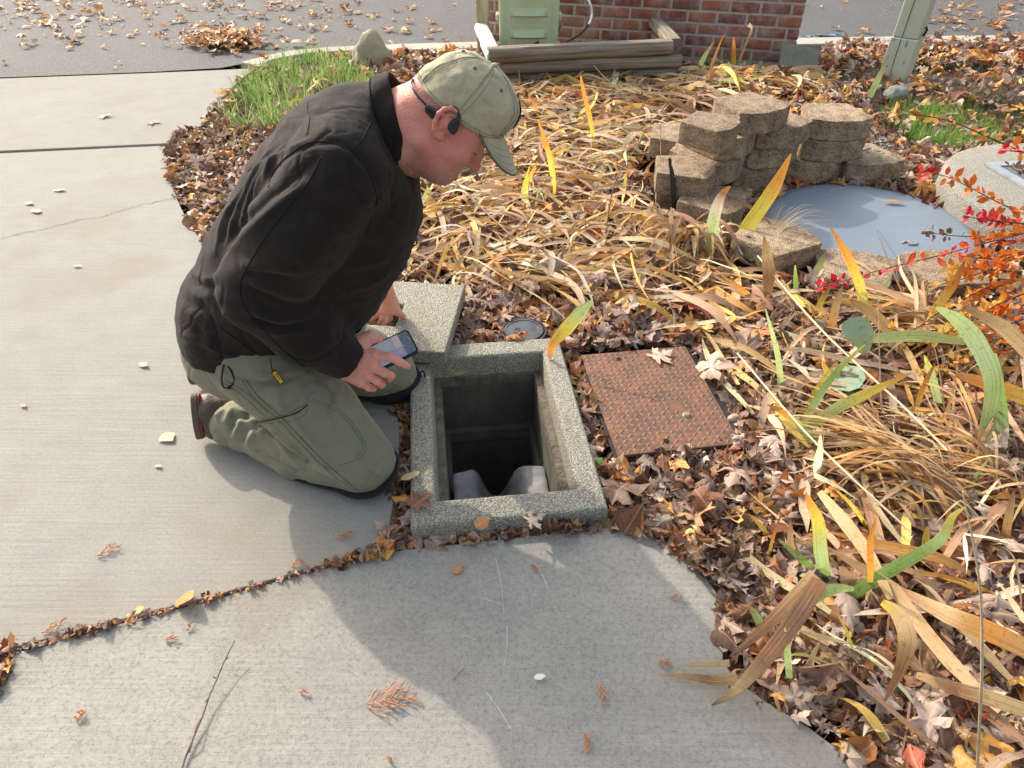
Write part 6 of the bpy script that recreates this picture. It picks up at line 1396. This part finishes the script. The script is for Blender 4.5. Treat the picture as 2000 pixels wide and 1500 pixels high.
B_([(1652, 1170, 0), (1720, 1125, .01), (1790, 1085, .03), (1838, 1052, .06), (1860, 1010, .08), (1886, 990, .10)], [18, 24, 22, 20, 12, 2], [CGN, CGN, CGN, CLG, CYL, CYL], 'long mid green iris leaf leaning far right with bent yellow end')
B_([(1548, 1205, .06), (1590, 1166, .10), (1630, 1150, .10), (1668, 1150, .08)], [18, 26, 20, 8], [CLG, CLG, CLG], 'pale green iris leaf bent flat at the foot of the long green one', flat=True)
B_([(1697, 1170, 0), (1700, 1120, .01), (1700, 1060, .02), (1711, 1012, .03)], [6, 12, 12, 1], [CYL, COR, COR], 'narrow orange iris leaf standing right of the pale bent one')
B_([(1602, 1132, .12), (1560, 1200, .13), (1500, 1280, .10), (1440, 1345, .05), (1390, 1378, .008)], [30, 34, 30, 20, 3], [CBR, CDB, CBR, CTN, CDB], 'broad dead brown iris leaf hanging over the path edge', flat=True, mat='blade_dry')
B_([(1592, 1122, .10), (1530, 1190, .10), (1480, 1238, .07), (1425, 1282, .02)], [26, 26, 18, 3], [CTN, CBR, CDB], 'second dead brown iris leaf just above the broad one at the path edge', flat=True, mat='blade_dry')
B_([(1440, 1322, .03), (1400, 1330, .02), (1350, 1322, .012), (1282, 1317, .004)], [22, 20, 12, 1], [CTN, CBR, CTN], 'withered tan leaf tip lying out on the path', flat=True, mat='blade_dry')
B_([(1425, 1295, .03), (1380, 1297, .02), (1325, 1301, .004)], [14, 10, 1], [CTN, CTN], 'smaller withered leaf tip lying on the path above the other', flat=True, mat='blade_dry')
B_([(1765, 1155, .07), (1850, 1200, .12), (1930, 1232, .13), (2050, 1290, .12)], [12, 34, 40, 34], [CBR, CTN, COR, CTN], 'broad golden brown iris leaf running off the right edge, upper of two', flat=True, mat='blade_dry')
B_([(1790, 1318, .06), (1870, 1346, .09), (1940, 1366, .10), (2050, 1404, .10)], [12, 26, 30, 26], [CTN, CBR, CTN, CTN], 'broad brown iris leaf running off the right edge, lower of two', flat=True, mat='blade_dry')
B_([(1722, 1176, .10), (1755, 1200, .15), (1772, 1250, .15), (1757, 1310, .10), (1728, 1370, .05)], [12, 30, 34, 20, 3], [CYL, CTN, CTN, CBR, CBR], 'arching iris leaf with yellow bend and hanging brown tip', flat=True)
B_([(1600, 960, .06), (1650, 1020, .08), (1700, 1090, .08), (1740, 1170, .06)], [12, 26, 24, 12], [CTN, CTN, CTN, CTN], 'flat tan iris leaf lying diagonally behind the orange standing one', flat=True, mat='blade_dry')
B_([(1866, 732, .12), (1930, 750, .14), (2045, 792, .14)], [8, 26, 34], [CBR, COR, CYL], 'golden orange iris leaf pointing left from the right edge', flat=True)
B_([(2040, 720, 0), (1960, 640, .0), (1880, 600, .02)], [30, 28, 6], [CTN, CTN, CBR], 'broad tan iris leaf behind the blue green arching one', z0=.14, mat='blade_dry')
B_([(1748, 655, 0), (1700, 610, .02), (1660, 585, .03)], [26, 22, 5], [CTN, CBR], 'tan iris leaf leaning left behind the fuzzy leaf', z0=.05, mat='blade_dry')
B_([(1272, 200, 0), (1280, 180, .03), (1295, 160, .04), (1368, 140, .05)], [1, 1, 1, 1], [CTN, CTN], 'hair thin stem before the planter') if False else None
B_([(1362, 142, 0), (1375, 112, .02), (1395, 80, .05)], [9, 9, 1], [CLG, CLG, COR], 'pale green iris leaf at the foot of the brick wall, leftmost of four')
B_([(1383, 146, 0), (1398, 105, .02), (1414, 66, .05)], [3, 5, 1], [CTN, COR], 'thin orange stalk left of centre before the brick wall')
B_([(1431, 140, 0), (1433, 105, .02), (1433, 72, .03)], [8, 9, 2], [CYL, COR, COR], 'short orange iris leaf straight upright before the brick wall')
B_([(1437, 138, 0), (1455, 90, .02), (1468, 58, .04), (1462, 48, .04)], [5, 5, 4, 8], [CTN, CPL, CPL], 'pale dry stalk with a seed head before the brick wall')
B_([(1698, 190, 0), (1712, 160, .02), (1736, 108, .05)], [11, 12, 1], [CLG, CLG, CBR], 'green iris leaf with rusty tip leaning towards the painted post')
B_([(1406, 168, 0), (1412, 158, .0), (1440, 155, .0), (1456, 164, .0)], [5, 8, 8, 5], [CYL, CLG, CYL], 'bent yellow green leaf loop left of the highest wall block', z0=.02)
B_([(1060, 390, 0), (1120, 300, .05), (1155, 250, .07), (1180, 220, .1)], [4, 3, 3, 2], [CTN, CBR], 'long dark dry stem leaning right across the straw') if False else None
rb_ = random.Random(11); shoots = []  # added lone iris leaf blades, strewn at random for density
for i in range(44):
    while True:
        bx, by = (rb_.uniform(1460, 1990), rb_.uniform(580, 1400)) if i < 29 else (rb_.uniform(1000, 1400), rb_.uniform(210, 540))
        g_ = G(bx, by, 0)
        if not inside_things(np.array([g_.x]), np.array([g_.y]))[0] and inpoly([bx], [by], BED)[0]: break
    hh = rb_.uniform(50, 130)*(1 if i < 29 else .6); an = rb_.gauss(.3, .8); cc = rb_.choice([[CGN, CYL, COR], [CLG, CLG, CYL], [CYL, COR, CBR], [COR, CTN, CBR], [CYL, CYL, COR], [CTN, CPL, CTN]]); wd = rb_.uniform(6, 16)*(1 if i < 29 else .6)
    dx = math.sin(an)*hh; dy = -math.cos(an)*hh*.8-8; shoots.append((bx, by, dx, dy, wd, cc, i >= 29))
ORD = 'leftmost|second|third|fourth|fifth|sixth|seventh|eighth|ninth|tenth|eleventh|twelfth|thirteenth|fourteenth|fifteenth|sixteenth|seventeenth|eighteenth|nineteenth|twentieth|twenty first|twenty second|twenty third|twenty fourth|twenty fifth|twenty sixth|twenty seventh|twenty eighth|twenty ninth'.split('|')
for mid_ in (True, False):
    for k_, (bx, by, dx, dy, wd, cc, _m) in enumerate(sorted([s for s in shoots if s[6] == mid_])):
        where = 'behind the vault' if mid_ else 'right of the plate'; cw = 'green' if cc[0] in (CGN, CLG) else 'yellow' if cc[0] == CYL else 'brown'
        B_([(bx, by, 0), (bx+dx*.45, by+dy*.55, .02), (bx+dx, by+dy, .04)], [wd*.9, wd, wd*.85, 1], cc, 'small '+cw+' iris blade, '+ORD[k_]+(' from the left' if k_ else '')+' of those '+where, name='iris_blade', grp='small iris blades '+where, cat='leaf', n=5)
def stalk(pts, r, mat, lab, z0=0.0, name='dry_stalk', tip=None):
    b = G(pts[0][0], pts[0][1], z0); P = [b]+[PY(x, y, b.y+dy) for x, y, dy in pts[1:]]; S = spline(P, 6); n = len(S)
    return tag(tube(name, S, r, M[mat], None, 6, rads=[r*(1-.7*i/n) for i in range(n)]), lab, 'stalk', 'long dry flower stalks')
m_leaf('fuzzy_leaf', .1, True, .9, False, .1)
simple('stalk_tan', (.46, .36, .22), .7, var=(40, (.60, .50, .34))); simple('stalk_dark', (.10, .075, .06), .7, var=(60, (.22, .17, .13)))
stalk([(1908, 1510, 0), (1918, 1300, .02), (1912, 1130, .04), (1880, 960, .08)], .0028, 'stalk_tan', 'tall pale dry stalk at the bottom right corner', .05)
tag(tube('dry_stalk', spline([G(1480, 500, .10), G(1600, 640, .14), G(1760, 790, .14), G(1850, 880, .12)], 6), .0032, M['stalk_tan'], None, 6), 'long pale stalk running diagonally down right from the front wall block', 'stalk', 'long dry flower stalks')
tag(tube('dry_stalk', spline([G(1440, 690, .06), G(1560, 830, .10), G(1660, 930, .11), G(1780, 1040, .08)], 6), .003, M['stalk_tan'], None, 6), 'long pale stalk crossing the straw right of the plate', 'stalk', 'long dry flower stalks')
stalk([(1722, 800, 0), (1718, 700, .03), (1716, 600, .05), (1708, 560, .06)], .0022, 'stalk_tan', 'thin brown upright stem above the fuzzy grey leaf', .05)
stalk([(1845, 800, 0), (1830, 700, .03), (1800, 600, .05)], .0022, 'stalk_tan', 'thin brown stem left of the golden leaf at right', .05)
stalk([(1180, 480, 0), (1200, 360, .06), (1248, 280, .12), (1266, 238, .15)], .0035, 'stalk_dark', 'dark dry stem leaning right among the straw behind the vault')
stalk([(1284, 390, 0), (1290, 320, .02), (1290, 242, .03)], .004, 'stalk_tan', 'brown dry stalk standing beside the black stake')
stalk([(1258, 232, 0), (1218, 185, .03), (1180, 150, .05), (1160, 128, .05)], .0042, 'stalk_tan', 'cream dry flower stalk bending left in front of the planter')
stalk([(1220, 225, 0), (1208, 170, .03), (1196, 138, .04)], .0028, 'stalk_dark', 'thin dark stem right of the cream flower stalk')
stalk([(1016, 240, 0), (1016, 190, .02), (1014, 138, .03)], .0035, 'stalk_tan', 'short dry stem straight upright right behind the cap')
stalk([(1193, 245, 0), (1194, 210, .02), (1195, 178, .03)], .003, 'stalk_dark', 'short brown stem in the straw below the cream flower stalk')
tag(tube('dry_stick', spline([G(868, 340, .06), G(910, 375, .07), G(955, 420, .07), G(1010, 470, .05)], 5), .004, M['stalk_dark'], None, 6), 'grey stick lying in the leaves below the man\'s chin', 'stick')
# grey green fuzzy leaves
def flatleaf(name, kind, tip, base, wide, col, lab, cat, mat='leaf_dry', z=.0, lift=.0, grp=None, curl=.5, seed=1, ty=None):
    """a single leaf from its base pixel to its tip pixel"""
    b = G(base[0], base[1], z); t = G(tip[0], tip[1], z+lift) if ty is None else PY(tip[0], tip[1], b.y+ty); ax = t-b; L = ax.length; ax.normalize(); s = ax.cross(Vector((0, 0, 1))).normalized(); u = s.cross(ax); P, T, U = leaf_template(kind, seed, True, curl)
    P = P-P[:, 2].min()*np.array([0, 0, 1]); V = [b+s*float(p[0]*L*wide)+ax*float((p[1]+.45)*L)+u*float(p[2]*L*.8) for p in P]
    c = np.tile(np.array(col), (len(P), 1)); o = big(name, np.array([tuple(v) for v in V]), T, M[mat], None, c, U)
    return tag(o, lab, cat, grp)
FZ = (.27, .38, .27)
B_([(1690, 690, 0), (1685, 665, -.01), (1672, 645, -.02), (1645, 634, -.03)], [10, 44, 60, 8], [CBG, FZ, FZ], 'fuzzy grey green leaf folded over on its stem, right of the brown litter', name='mullein_leaf', grp='fuzzy grey green leaves', z0=.05, mat='fuzzy_leaf', vf=.2)
flatleaf('mullein_leaf', 'oval', (1612, 762), (1680, 722), 1.5, FZ, 'fuzzy grey green leaf lying low under the dry blades', 'leaf', 'fuzzy_leaf', .04, 0, 'fuzzy grey green leaves', .3, 4)
flatleaf('green_leaf', 'oval', (1176, 893), (1166, 906), 1.8, (.10, .26, .04), 'small bright green weed leaf at the right side of the vault', 'leaf', 'grass_blade', .02, .01, None, .4, 5)
# ---------------------------------------------------------------- single fallen leaves on hard surfaces
FL = 'single leaves lying on hard ground'
for args in (
 ('birch', (338, 862), (318, 848), 1.0, (.40, .33, .22), 'pale cream leaf on the driveway left of the man\'s boot', 0),
 ('oval', (288, 716), (272, 708), 1.1, (.42, .33, .20), 'small pale leaf on the driveway behind the man\'s back', 0),
 ('birch', (903, 1102), (886, 1120), 1.0, (.48, .24, .12), 'orange brown leaf on the foreground path below the vault', -.006),
 ('oval', (1010, 1012), (1002, 1000), 1, (.5, .2, .1), 'tiny', 9),
 ('birch', (378, 1168), (352, 1168), 1.1, (.55, .24, .07), 'orange leaf standing in the joint, middle of the path edge', .0),
 ('birch', (282, 1184), (264, 1196), 1.2, (.66, .52, .20), 'yellow leaf stuck in the joint left of the orange one', .0),
 ('birch', (96, 1246), (66, 1258), 1.2, (.52, .25, .10), 'orange brown leaf in the joint near the left corner', -.01),
 ('lance', (20, 1232), (24, 1266), 1.6, (.55, .25, .10), 'orange leaf standing at the left corner of the path joint', -.0),
 ('birch', (958, 1012), (928, 1030), 1.1, (.50, .23, .08), 'orange leaf on the front edge of the vault frame', .045),
 ('lance', (820, 922), (782, 938), 2.0, (.56, .42, .20), 'tan leaf lying across the left side of the vault frame', .046),
 ('maple', (842, 965), (806, 990), 1.1, (.28, .12, .07), 'curled brown maple leaf on the front left corner of the vault', .045),
 ('birch', (905, 708), (893, 732), 1.1, (.58, .38, .18), 'tan leaf resting on the back ledge inside the vault', -.02),
 ('maple', (1062, 1008), (1030, 1022), 1.2, (.42, .33, .27), 'pale pinkish maple leaf on the front of the vault', .045),
 ('maple', (1310, 686), (1275, 702), 1.1, (.55, .42, .33), 'pale curled maple leaf on the far end of the rusty plate', .015),
 ('maple', (312, 238), (290, 240), 1.2, (.28, .18, .13), 'small brown leaf on the apron right of the driveway joint', 0),
 ('maple', (216, 226), (196, 228), 1.2, (.26, .17, .12), 'small brown leaf in the middle of the driveway apron', 0),
 ('oval', (128, 370), (104, 372), 1.2, (.38, .25, .15), 'small tan leaf at the left of the driveway', 0),
 ('oval', (80, 414), (62, 410), 1.2, (.38, .27, .16), 'second small tan leaf at the left of the driveway, lower one', 0),
 ('oval', (64, 398), (48, 396), 1.1, (.40, .28, .17), 'tiny pale leaf above the lower tan one at the driveway left', 0),
 ('lance', (160, 519), (142, 520), 1.4, (.42, .22, .14), 'thin brown leaf in the middle left of the driveway', 0),
 ('oval', (316, 911), (302, 909), 1.0, (.30, .30, .16), 'small olive leaf on the driveway below the cream leaf', 0),
 ('oval', (50, 794), (42, 790), 1.2, (.3, .2, .12), 'tiny brown leaf at the left edge of the driveway', 0),
 ('lance', (1722, 392), (1768, 396), 1.2, (.42, .25, .14), 'thin brown leaf lying on the grey round cover', .035),
 ('oval', (1066, 1320), (1042, 1324), 1.2, (.75, .75, .75), 'white paper like flake on the foreground path', -.004),
 ('oval', (672, 1045), (688, 1041), 1.6, (.40, .17, .09), 'x', 9)):
    if args[6] == 9: continue
    k, tip, bs, wd, col, lab, z = args; flatleaf('fallen_leaf', k, tip, bs, wd, col, lab, 'leaf', z=z+.003, lift=.005 if 'standing' not in lab else .03, grp=FL, curl=.3, seed=int(tip[0]))
# ---------------------------------------------------------------- brown conifer sprigs
simple('cedar_brown', (.42, .17, .08), .7, var=(70, (.58, .28, .14)))
def sprig(px, py, ang, L, lab, z=0.0, n=7, seed=0, fan=.55):
    r = random.Random(seed); b = G(px, py, z+.004); parts = []
    d = Vector((math.cos(ang), math.sin(ang), 0)); s = Vector((-d.y, d.x, 0)); cv = r.uniform(-.2, .2)
    stem = [b+d*(L*t)+s*(cv*L*t*t)+Vector((0, 0, .004*math.sin(3*t))) for t in [i/6 for i in range(7)]]; parts.append(tube_geo(stem, .0012, 5, rads=[.0014-.0008*i/6 for i in range(7)]))
    for i in range(n):
        t = .1+.8*i/n; p = stem[min(int(t*6), 5)]; sd = 1 if i % 2 else -1; a = r.uniform(.4, .8)*fan*1.6; l = L*r.uniform(.3, .55)*(1.1-t*.5); dd = d*math.cos(a)+s*math.sin(a)*sd
        q = [p+dd*(l*k/4)+d*(l*.12*(k/4)**2)+Vector((0, 0, r.uniform(0, .006))) for k in range(5)]; parts.append(tube_geo(q, .001, 5, rads=[.0013, .0014, .0013, .0011, .0005]))
        for m in range(3):
            pp_ = q[1+m]; a2 = a*sd*r.uniform(.1, .5)+r.choice([-.5, .5]); d3 = d*math.cos(a2)+s*math.sin(a2); l2 = l*.38; parts.append(tube_geo([pp_, pp_+d3*l2*.5+Vector((0, 0, .003)), pp_+d3*l2+Vector((0, 0, .002))], .001, 4, rads=[.0012, .0011, .0004]))
    V, Q = join_geo(parts); return tag(mesh('conifer_sprig', V, Q, M['cedar_brown'], None, True), lab, 'sprig', 'brown conifer sprigs on the concrete')
for a in ((716, 1378, .32, .105, 'largest brown conifer sprig, fan shaped, centre of the foreground path', -.006, 13, 1, .8), (190, 1086, .5, .058, 'conifer sprig on the driveway at left centre', 0, 5, 2), (82, 1236, .6, .055, 'conifer sprig on the driveway near the left end of the joint', 0, 4, 3),
          (150, 1410, 1.4, .028, 'tiny pale conifer sprig at the lower left of the path', -.006, 6, 4, 1.2), (655, 1049, .15, .045, 'conifer sprig in the man\'s shadow above the joint', 0, 6, 5), (568, 1104, .2, .035, 'conifer sprig at the joint below the man\'s knee shadow', 0, 5, 6),
          (1038, 1102, -1.0, .028, 'conifer sprig on the path right of the orange leaf', -.006, 4, 7), (1310, 1166, .0, .03, 'conifer sprig on the path below the maple leaf edge', -.006, 4, 8), (1174, 1336, -1.5, .045, 'upright looking conifer sprig on the path right of centre', -.006, 5, 9),
          (1145, 1470, 1.4, .036, 'conifer sprig at the bottom of the path', -.006, 6, 10), (1284, 1290, -.4, .035, 'conifer sprig beside the withered leaf tips on the path', -.006, 5, 11), (585, 1350, -.2, .022, 'tiny conifer sprig on the path right of the twig', -.006, 3, 12), (322, 1250, .1, .03, 'conifer sprig just below the joint at left', -.006, 4, 13), (365, 1232, 1.4, .024, 'small upright conifer bit right below the joint', -.006, 3, 14), (757, 1478, -.9, .018, 'tiny conifer bit at the bottom centre of the path', -.006, 3, 15)):
    sprig(a[0], a[1], a[2], a[3], a[4], a[5], a[6], a[7], *(a[8:]))
# ---------------------------------------------------------------- twig
tw_ = empty('twig', G(400, 1400, -.006), 'long thin dark forked twig lying on the foreground path', 'twig')
TZ = .0015
tp = [G(352, 1510, TZ), G(362, 1480, TZ), G(378, 1440, TZ+.002), G(395, 1400, TZ+.006), G(408, 1362, TZ+.010), G(424, 1325, TZ+.016), G(440, 1288, TZ+.022), G(458, 1252, TZ+.030)]
tube('main_stem', spline(tp, 5), .0018, M['stalk_dark'], tw_, 6, rads=[.0026-.0013*i/35 for i in range(36)])
tube('side_shoot', spline([G(396, 1398, TZ+.006), G(384, 1418, TZ+.012), G(378, 1440, TZ+.010), G(370, 1470, TZ)], 4), .0015, M['stalk_dark'], tw_, 5)
for (a, b) in (((424, 1325), (416, 1322)), ((408, 1362), (402, 1370)), ((440, 1288), (446, 1284))): tube('bud', [G(*a, TZ+.014), G(*b, TZ+.018)], .0016, M['stalk_dark'], tw_, 5)
tag(tube('curled_stem', spline([G(884, 1328, -.003), G(896, 1316, .001), G(904, 1308, .007), G(908, 1306, .009)], 4), .0011, M['stalk_dark'], None, 5), 'small curled dark stem on the shaded part of the path', 'stem')
# ---------------------------------------------------------------- red and orange shrub at the right edge
def build_shrub():
    root = empty('autumn_shrub', G(2100, 900, 0), 'spreading shrub with crimson, red and orange autumn leaves on thin dark arching stems', 'shrub')
    r = random.Random(5); CR = [(.50, .02, .05), (.55, .05, .06), (.42, .02, .06)]; RD = [(.62, .07, .03), (.60, .10, .04), (.45, .05, .04)]; OG = [(.68, .20, .03), (.70, .26, .04), (.66, .15, .03)]; YO = [(.72, .38, .05), (.70, .30, .05), (.60, .42, .10)]; OL = [(.16, .14, .07), (.22, .10, .07)]
    stems = [  # (points px,py,y), palette from tip to base, leaf size, leaves
     ([(1586, 566, 2.28), (1660, 545, 2.27), (1740, 522, 2.25), (1830, 500, 2.22), (1920, 476, 2.18), (2060, 440, 2.1)], [CR, CR, RD, RD, OG], .036, 62),
     ([(1795, 336, 2.75), (1850, 345, 2.72), (1905, 372, 2.65), (1960, 400, 2.58), (2050, 440, 2.45)], [RD, OG, OG, OG], .040, 58),
     ([(1688, 252, 2.95), (1760, 225, 2.9), (1850, 235, 2.85), (1930, 268, 2.8), (2050, 320, 2.7)], [OL, YO, OG, OG], .040, 26),
     ([(1800, 452, 2.4), (1860, 460, 2.4), (1930, 462, 2.38), (2040, 450, 2.3)], [OL, OL, RD, OG], .026, 40),
     ([(1950, 292, 2.7), (1975, 295, 2.65), (2040, 300, 2.6)], [CR, CR, RD], .028, 16), ([(1965, 318, 2.6), (1990, 335, 2.55), (2050, 350, 2.5)], [OL, OL], .030, 12),
     ([(1880, 420, 2.35), (1930, 430, 2.33), (2040, 440, 2.3)], [CR, CR, RD], .028, 40),
     ([(1820, 560, 2.15), (1880, 545, 2.15), (1950, 520, 2.12), (2050, 480, 2.1)], [YO, OG, OG], .034, 46), ([(1850, 640, 2.0), (1900, 620, 2.0), (1960, 590, 2.0), (2060, 550, 2.0)], [YO, YO, OG], .032, 50),
     ([(1790, 668, 1.95), (1840, 655, 1.95), (1900, 650, 1.95), (1980, 630, 1.95), (2060, 600, 1.95)], [YO, YO, OG, OG], .032, 54), ([(1800, 735, 1.82), (1860, 705, 1.85), (1930, 690, 1.88), (2040, 670, 1.9)], [YO, YO, OG], .032, 46),
     ([(1875, 500, 2.25), (1930, 505, 2.22), (1990, 495, 2.2), (2060, 490, 2.15)], [OG, OG, RD], .034, 46), ([(1890, 580, 2.1), (1945, 560, 2.1), (2060, 530, 2.1)], [OG, OG], .034, 44), ([(1905, 465, 2.3), (1960, 470, 2.28), (2050, 470, 2.2)], [OG, RD], .034, 46),
     ([(1730, 640, 1.98), (1780, 645, 1.97), (1850, 600, 1.98), (1930, 560, 2.0)], [YO, YO, YO], .026, 26), ([(1900, 680, 1.9), (1960, 660, 1.92), (2060, 640, 1.95)], [OG, OG], .034, 40), ([(1930, 430, 2.4), (1980, 440, 2.36), (2060, 455, 2.3)], [RD, OG], .036, 46),
     ([(1935, 610, 2.02), (1990, 590, 2.02), (2060, 560, 2.0)], [OG, YO], .036, 40), ([(1850, 525, 2.2), (1900, 525, 2.18), (1980, 530, 2.12)], [YO, OG], .032, 40)]
    P, T, U = leaf_template('oval', 77, True, .45); Tn = len(P); Vs = []; Cs = []; Ts = []; Us = []; off = 0
    for pts, pal, sz, nl in stems:
        S = spline([PY(x, y, yy) for x, y, yy in pts], 8); n = len(S)
        tube('stem', S, .002, M['shrub_stem'], root, 5, rads=[.0010+.0022*i/n for i in range(n)])
        for i in range(int(nl*1.2)):
            t = r.random()**.9; p = S[min(int(t*(n-1)), n-2)].lerp(S[min(int(t*(n-1))+1, n-1)], r.random()); k = min(int(t*len(pal)), len(pal)-1); c = np.array(r.choice(pal[k]))*r.uniform(.75, 1.2)
            ax = Vector((r.gauss(-.35, .7), r.gauss(-.2, .6), r.gauss(.25, .6))).normalized(); s = ax.cross(Vector((r.gauss(0, 1), r.gauss(0, 1), 1))).normalized(); u = s.cross(ax); L = sz*r.uniform(.65, 1.25); b = p+ax*.006
            Pm = np.outer(P[:, 0]*1.15*L, s)+np.outer((P[:, 1]+.45)*L, ax)+np.outer(P[:, 2]*L*.8, u)+np.array(tuple(b)); Vs.append(Pm); Cs.append(np.tile(np.clip(c, 0, 1), (Tn, 1))); Us.append(U); Ts.append(T+off); off += Tn
    big('foliage', np.concatenate(Vs), np.concatenate(Ts), M['shrub_leaf'], root, np.concatenate(Cs), np.concatenate(Us))
simple('shrub_stem', (.07, .035, .03), .6); build_shrub()
# wispy pale grass over the front wall block
def wisp(base, n, seed):
    r = random.Random(seed); parts = []
    for i in range(n):
        b = G(base[0]+r.uniform(-8, 8), base[1]+r.uniform(-5, 5), .03); a = r.uniform(-.5, 1.3); L = r.uniform(.15, .38); dx = Vector((math.cos(a), math.sin(a)*.6, 0)); h = r.uniform(.05, .15)
        parts.append(tube_geo([b+dx*(L*k/7)+Vector((0, 0, h*math.sin(min(k/7*2.6, 2.9))+.02)) for k in range(8)], .0007, 3, rads=[.0009-.0007*k/7 for k in range(8)]))
    V, Q = join_geo(parts); return V, Q
V, Q = wisp((1495, 480), 44, 3); tag(mesh('wispy_grass', V, Q, M['stalk_tan'], None), 'wispy pale dry grass drooping over the front wall block and grey cover', kind='stuff')
